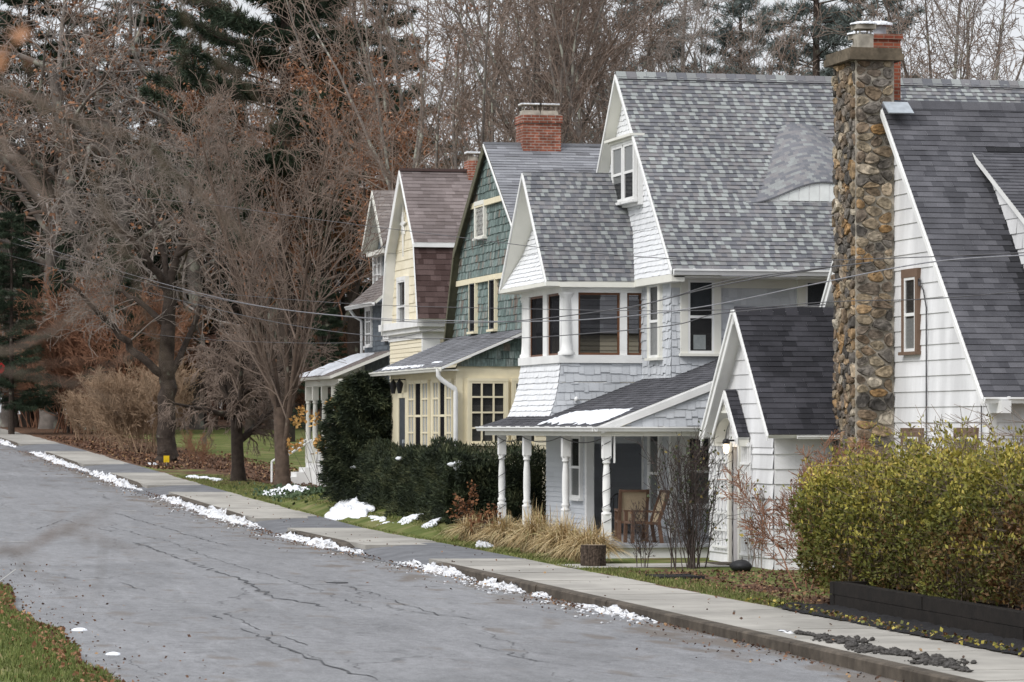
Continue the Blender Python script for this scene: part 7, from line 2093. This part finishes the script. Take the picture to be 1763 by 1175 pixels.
# ---- small plants
# tan fountain grass: a row of clumps along the veranda
rg = np.random.default_rng(17)
def grass_clump(x, y, z, n, Rr, H, seed, label):
    r = np.random.default_rng(seed)
    a = r.uniform(0, 6.28, n); lean = r.beta(2.2, 1.1, n) * Rr; hh = H * r.uniform(.65, 1.08, n) * (1 - .22 * (lean / Rr) ** 2)
    b = np.stack([x + r.normal(0, .12, n), y + r.normal(0, .14, n), np.full(n, z)], 1)
    K_ = 7; pts = []
    for k in range(K_):
        t = k / (K_ - 1)
        out = lean * t ** 1.5; up = hh * (np.sin(np.minimum(t * 1.9, 1.9)) * .98 if True else t) * np.where(lean > .55 * Rr, 1, .95 + .25 * t)
        up = hh * (1.9 * t - 1.85 * t ** 2.2 * (lean / Rr) - .55 * t ** 2 * (1 - lean / Rr)) / 1.15
        pts.append(b + np.stack([np.cos(a) * out, np.sin(a) * out, up], 1))
    pts = np.stack(pts, 1)
    wv = np.array([1, 1, .95, .85, .7, .45, .1]) * .0065
    side_ = np.stack([-np.sin(a), np.cos(a), 0 * a], 1) + r.normal(size=(n, 3)) * .3
    L = pts - side_[:, None, :] * wv[None, :, None]; Rt = pts + side_[:, None, :] * wv[None, :, None]
    V = np.stack([L, Rt], 2).reshape(-1, 3)
    base_ = (np.arange(n) * K_ * 2)[:, None]; k = np.arange(K_ - 1)[None, :]
    F = np.stack([base_ + 2 * k, base_ + 2 * k + 1, base_ + 2 * k + 3, base_ + 2 * k + 2], -1).reshape(-1, 4)
    return tag(mesh_np('fountain_grass', V, F, MT['straw'], origin=(x, y, z), tone=np.repeat(r.random(n), K_ - 1)), label, 'ornamental grass', 'tan fountain grass clumps before the veranda')
for i, (px, n, Rr, H, lb) in enumerate([(815, 900, .95, .75, 'low wide tan grass clump at the lawn end beside the snow lump'), (868, 1000, .95, .85, 'tan grass clump beneath the outermost veranda post'), (925, 1200, .95, 1.1, 'tallest tan grass clump with upright seed stalks'), (972, 1200, 1.0, 1.0, 'tan grass clump in the middle of the row'), (1016, 1100, .95, .95, 'tan grass clump drooping over the log stump')]):
    X = 17.25; y = Yat(px, X); grass_clump(X, y, tz(X, y), n, Rr, H, 50 + i, lb)
# seed stalks
x, y = 17.3, Yat(922, 17.3); z = tz(x, y)
# dried brown hydrangea by the hedge, amber one by the far porch
def bloom_plant(px, X, label, m, H, spread, nb, seed, lr=.13):
    loc = spot(px, X=X); t = thing('dried_hydrangea', label, 'plant', loc)
    r = random.Random(seed); o = ORG[t.name]; mb = MB(); bl = []; segs = []
    for i in range(nb):
        e = o + arr(r.gauss(0, spread), r.gauss(0, spread), H * r.uniform(.3, 1.05)); s_ = o + arr(r.gauss(0, .1), r.gauss(0, .12), 0); m_ = (e + s_) / 2 + arr(r.gauss(0, .08), r.gauss(0, .08), .1)
        segs += [(*s_, *m_, .008, .006), (*m_, *e, .006, .004)]
        for k in range(26): bl.append(e + arr(r.gauss(0, .07), r.gauss(0, .07), r.gauss(0, .09)))
    V, F = tubes_np(segs, 4); mesh_np('stem', V, F, MT['twigdark'], t)
    r2 = np.random.default_rng(seed)
    for i in range(nb):
        V, F = leaves_np(np.array(bl[i * 26:i * 26 + 26]), lr, r2, .8); mesh_np('bloom', V, F, m, t, tone=r2.random(26))
bloom_plant(800, 17.2, 'upright brown dried hydrangea before the dark hedge', MT['hydrangea'], 1.25, .22, 12, 3, .08)
bloom_plant(826, 17.3, 'low russet dried hydrangea beside the outermost veranda post', MT['hydrangea'], .7, .22, 10, 4, .08)
bloom_plant(548, 19.3, 'amber dried flower heads by the steps of the farthest porch', MT['yellowleaf'], 2.6, .55, 12, 5)
bloom_plant(572, 18.6, 'amber dried flower heads leaning against the conical yew', MT['yellowleaf'], 2.9, .5, 14, 6)
# bare shrubs between veranda and cottage entry, red brush over the cottage wall
ROSE = Sp(depth=2, nseg=[9, 5, 3], wob=[.05, .1, .14], up=[.03, .05, .03], rend=[.4, .4, .6], kids=[9, 4], start=[.2, .1], ang=[(15, 40), (20, 50)], lr=[(.22, .42), (.4, .7)], short=[.3, .2], rmin=.005)
ro = TreeMesh('rose_bush', ROSE, 61, 2.3, .018, MT['twigdark'], MT['twigdark'], stems=18, lean=.16, spread=.16, split=0, leaf=mat('dark_rose_leaf', ramp=[(0, (.03, .045, .02)), (.7, (.07, .09, .04)), (1, (.22, .16, .05))], rough=.7), nleaf=420, leafsize=.07)
ro.place(spot(1190, X=18.6), 'dense dark stemmed rose bush between the veranda and the cottage entry', 'shrub', 0, .92)
ro2 = TreeMesh('rose_bush', ROSE, 62, 1.05, .010, MT['twigdark'], MT['twigdark'], stems=5, lean=.2, spread=.10, split=0, leaf=MT['litter'], nleaf=60, leafsize=.05)
ro2.place(spot(1108, X=17.75), 'small wiry bare shrub before the patio chairs', 'shrub', 0, 1.0)
ro3 = TreeMesh('rose_bush', ROSE, 66, 2.2, .014, MT['twigdark'], MT['twigdark'], stems=5, lean=.4, spread=.15, split=0)
ro3.place(spot(1172, X=18.2), 'thin bare rose stems leaning towards the veranda beside the dense rose bush', 'shrub', .5, .95)
rb = TreeMesh('red_twig_bush', SHRUB, 63, 1.95, .016, MT['twigred'], MT['twigred'], stems=13, lean=.8, spread=.25, split=0, leaf=MT['litter'], nleaf=500, leafsize=.05)
rb.place(spot(1420, X=18.9), 'reddish bare bush spreading in front of the white entry wing wall', 'shrub', 1.0, 1.0)
rb2 = TreeMesh('red_twig_bush', SHRUB, 64, 1.5, .012, MT['twigred'], MT['twigred'], stems=9, lean=.7, spread=.3, split=0, leaf=MT['hedge'], nleaf=260, leafsize=.06)
rb2.place(spot(1440, X=18.6), 'smaller reddish bush at the end of the yellow green hedge', 'shrub', 2.0, .9)
vi = TreeMesh('climbing_vine', ROSE, 65, 1.5, .010, MT['twig'], MT['twig'], stems=6, lean=.15, spread=.12, split=0, leaf=MT['hedge'], nleaf=90, leafsize=.08)
vi.place(spot(1294, X=19.75), 'thin leafy vine climbing the trellis beside the cottage door', 'vine', 0, 1.0)
# bare vine at the corner of the yellow porch
# snow caught on the hedge
def lump(c, r_, seed, label):
    r = random.Random(seed); mb = MB(); mb.blob((0 + c[0], c[1], c[2]), r_, 10, 6, .22, r)
    tag(mb.build('snow_clump', MT['snow'], origin=c), label, 'snow', None)
for i, (px, py, X, Y_, rr, lb) in enumerate([(788, 802, None, 82.05, (.13, .12, .13), 'snow clump caught high in the near face of the evergreen hedge'), (778, 800, None, 82.0, (.12, .1, .05), 'flat snow scrap beside the snow clump in the evergreen hedge'), (688, 790, 17.33, None, (.1, .25, .05), 'snow scrap on the shoulder of the evergreen hedge'), (609, 805, 17.3, None, (.1, .2, .05), 'snow scrap near the far end of the evergreen hedge')]):
    if X is None: X = Xat(px, Y_)
    else: Y_ = Yat(px, X)
    lump((X, Y_, Zat(py, X, Y_)), rr, i, lb)

# ---- grass and fallen leaves
gn = np.random.default_rng(23)
def scatter(n, fx, fy, dens=None):
    x, y = fx(n), fy(n)
    return x, y
def blades(name, x, y, h, m, tone, wv=.012):
    n = len(x)
    z = np.array([tz(a, b) for a, b in zip(x, y)])
    b = np.stack([x, y, z - .01], 1); d = gn.normal(size=(n, 3)) * .35; d[:, 2] = 1
    d /= np.linalg.norm(d, axis=1, keepdims=True); a = gn.uniform(0, 6.28, n)
    s = np.stack([np.cos(a), np.sin(a), 0 * a], 1) * wv
    hh = (h * gn.uniform(.5, 1.3, n))[:, None]
    V = np.stack([b - s, b + s, b + d * hh + s * .2, b + d * hh - s * .2], 1).reshape(-1, 3)
    F = (np.arange(n) * 4)[:, None] + np.arange(4)[None, :]
    return tag(mesh_np(name, V, F, m, tone=tone), kind='stuff')
n = 30000
y = gn.uniform(34, 70, n); x = np.array([left_edge(v) for v in y]) - gn.exponential(.9, n) - .02
blades('lawn_grass', x, y, .075, MT['grassblade'], np.clip(gn.normal(.35, .2, n), 0, 1))
n = 34000
y = gn.uniform(48, 126, n); x = SX + .02 + gn.random(n) ** 1.2 * np.interp(y, [48, 58, 66, 80, 99, 104, 126], [.4, 1.0, 1.0, .75, .7, 2.2, 2.2])
k = (np.abs(y - 66.4) > .9) | (x < SX + .1)
blades('verge_grass', x[k], y[k], .06, MT['grassblade'], np.clip(gn.normal(.48, .22, k.sum()), 0, 1))
def litter(name, x, y, zf, size=.09, lift=.02, m=None):
    n = len(x); z = np.array([zf(a, b) for a, b in zip(x, y)]) + gn.random(n) * lift + .008
    D = gn.normal(size=(n, 3)); D[:, 2] *= .35
    V, F = leaves_np(np.stack([x, y, z], 1), size, gn, .75, D)
    return tag(mesh_np(name, V, F, m or MT['litter'], tone=gn.random(n)), kind='stuff')
# along the kerb
n = 4200; y = gn.uniform(38, 160, n); x = KX0 - .04 - gn.exponential(.28, n)
k = gn.random(n) < .35 + .65 * (np.sin(y * .8) * np.sin(y * .23 + 1) > .0); x, y = x[k], y[k]
litter('gutter_leaves', x, y, lambda a, b: rz(min(a, KX0), b), .05)
n = 150; y = gn.uniform(40, 110, n); x = gn.uniform(KX1, SX, n); litter('pavement_leaves', x, y, lambda a, b: g(b) + .006, .05, .01)
# left verge and its asphalt edge
n = 1900; y = gn.uniform(38, 75, n); le = np.array([left_edge(v) for v in y]); x = le - gn.exponential(.45, n) * np.interp(y, [38, 56, 62], [.5, .8, 1.6]); litter('lawn_edge_leaves', x, y, tz, .075, .04, MT['oakleaf'])
n = 340; y = gn.uniform(38, 72, n); le = np.array([left_edge(v) for v in y]); x = le + .1 + gn.exponential(.5, n); litter('road_edge_leaves', x, y, rz, .05)
# bed below the entry wing and hedge end, forest floor
n = 2600; y = gn.uniform(53, 64, n); x = gn.uniform(16.9, 20, n); litter('bed_leaves', x, y, tz, .06, .02)
n = 5000; y = gn.uniform(132, 178, n); x = 16.6 + gn.exponential(1.0, n); litter('thicket_leaves', x, y, tz, .12, .03)
n = 2500; y = gn.uniform(116, 150, n); x = gn.uniform(18.6, 22, n); litter('meadow_edge_leaves', x, y, tz, .11, .03)
n = 900; y = gn.uniform(30, 54, n); x = gn.normal(SX + .05, .10, n); litter('mulch_leaves', x, y, lambda a, b: g(b) + .05, .06, .03, MT['hedge'])

# ---- branches of a roadside tree close to the camera (out of focus)
nearT = thing('near_branch_tree', 'roadside tree close by whose blurred grey branches cross the upper left of the view', 'tree', (-1.15, 5.0, -2.2))
o = ORG[nearT.name]
rg = random.Random(77)
mb = MB(); mb.tube([o + arr(0, 0, -.4), o + arr(.03, 0, 1.2), o + arr(-.02, .1, 2.6), o + arr(.05, .1, 4.2)], [.10, .085, .07, .05], 10); mb.build('trunk', MT['bark'], nearT)
def bough(pts, fw0, fw1, r0, r1, tw=3):
    segs = []
    k_ = .62; r0, r1 = r0 * .42, r1 * .42
    Q = [W(px, py, k_ * (fw0 + (fw1 - fw0) * i / (len(pts) - 1))) for i, (px, py) in enumerate(pts)]
    n = len(Q)
    for i in range(n - 1):
        for j in range(4):
            a = Q[i] + (Q[i + 1] - Q[i]) * j / 4; b = Q[i] + (Q[i + 1] - Q[i]) * (j + 1) / 4
            t = (i + j / 4) / (n - 1); segs.append((*a, *b, r0 + (r1 - r0) * t, r0 + (r1 - r0) * (t + .25 / (n - 1))))
            for _ in range(tw):
                if rg.random() < .4:
                    d = (b - a) / np.linalg.norm(b - a) + np.array((rg.gauss(0, .6), rg.gauss(0, .6), rg.gauss(0, .6))); l = rg.uniform(.03, .11)
                    m_ = b + d * l * .5; e = m_ + (d + np.array((rg.gauss(0, .3), rg.gauss(0, .3), rg.gauss(0, .3)))) * l * .5
                    segs.extend([(*b, *m_, .0010, .0008), (*m_, *e, .0008, .0005)])
    V, F = tubes_np(segs, 5); mesh_np('branch', V, F, MT['twig'], nearT)
TR = [(-1300, 500)]
bough([(-1250, 300), (-600, 150), (-150, 110), (60, 170), (150, 215), (260, 245), (300, 300), (380, 370), (450, 430)], 7.6, 8.6, .016, .003)
bough([(-1250, 420), (-700, 330), (-300, 230), (0, 240), (30, 280), (80, 340)], 7.4, 7.0, .013, .004)
bough([(-1250, 120), (-500, -120), (100, -90), (300, -20), (330, 60), (420, 140), (480, 220)], 7.8, 8.8, .015, .003)
bough([(-1250, 700), (-700, 680), (-200, 620), (20, 605), (90, 570), (170, 510), (210, 480)], 7.4, 7.8, .012, .003)
bough([(-200, 620), (0, 640), (120, 660), (230, 610)], 7.5, 7.9, .007, .002)
bough([(-1250, 900), (-600, 930), (-100, 960), (40, 950), (100, 915), (180, 930)], 7.0, 7.2, .008, .002, 2)
bough([(-100, 960), (10, 940), (40, 970), (60, 985)], 7.0, 7.3, .005, .002, 1)
bough([(60, 170), (160, 300), (210, 420), (260, 560), (300, 640)], 7.9, 8.3, .006, .002)
LP = np.array([W(25 + rg.gauss(0, 16), 90 + rg.gauss(0, 50), 4.5 + rg.uniform(-.1, .1)) for _ in range(7)])
V, F = leaves_np(LP, .03, np.random.default_rng(3), .7); mesh_np('leaves', V, F, MT['oakleaf'], nearT, tone=np.full(len(LP), .7))
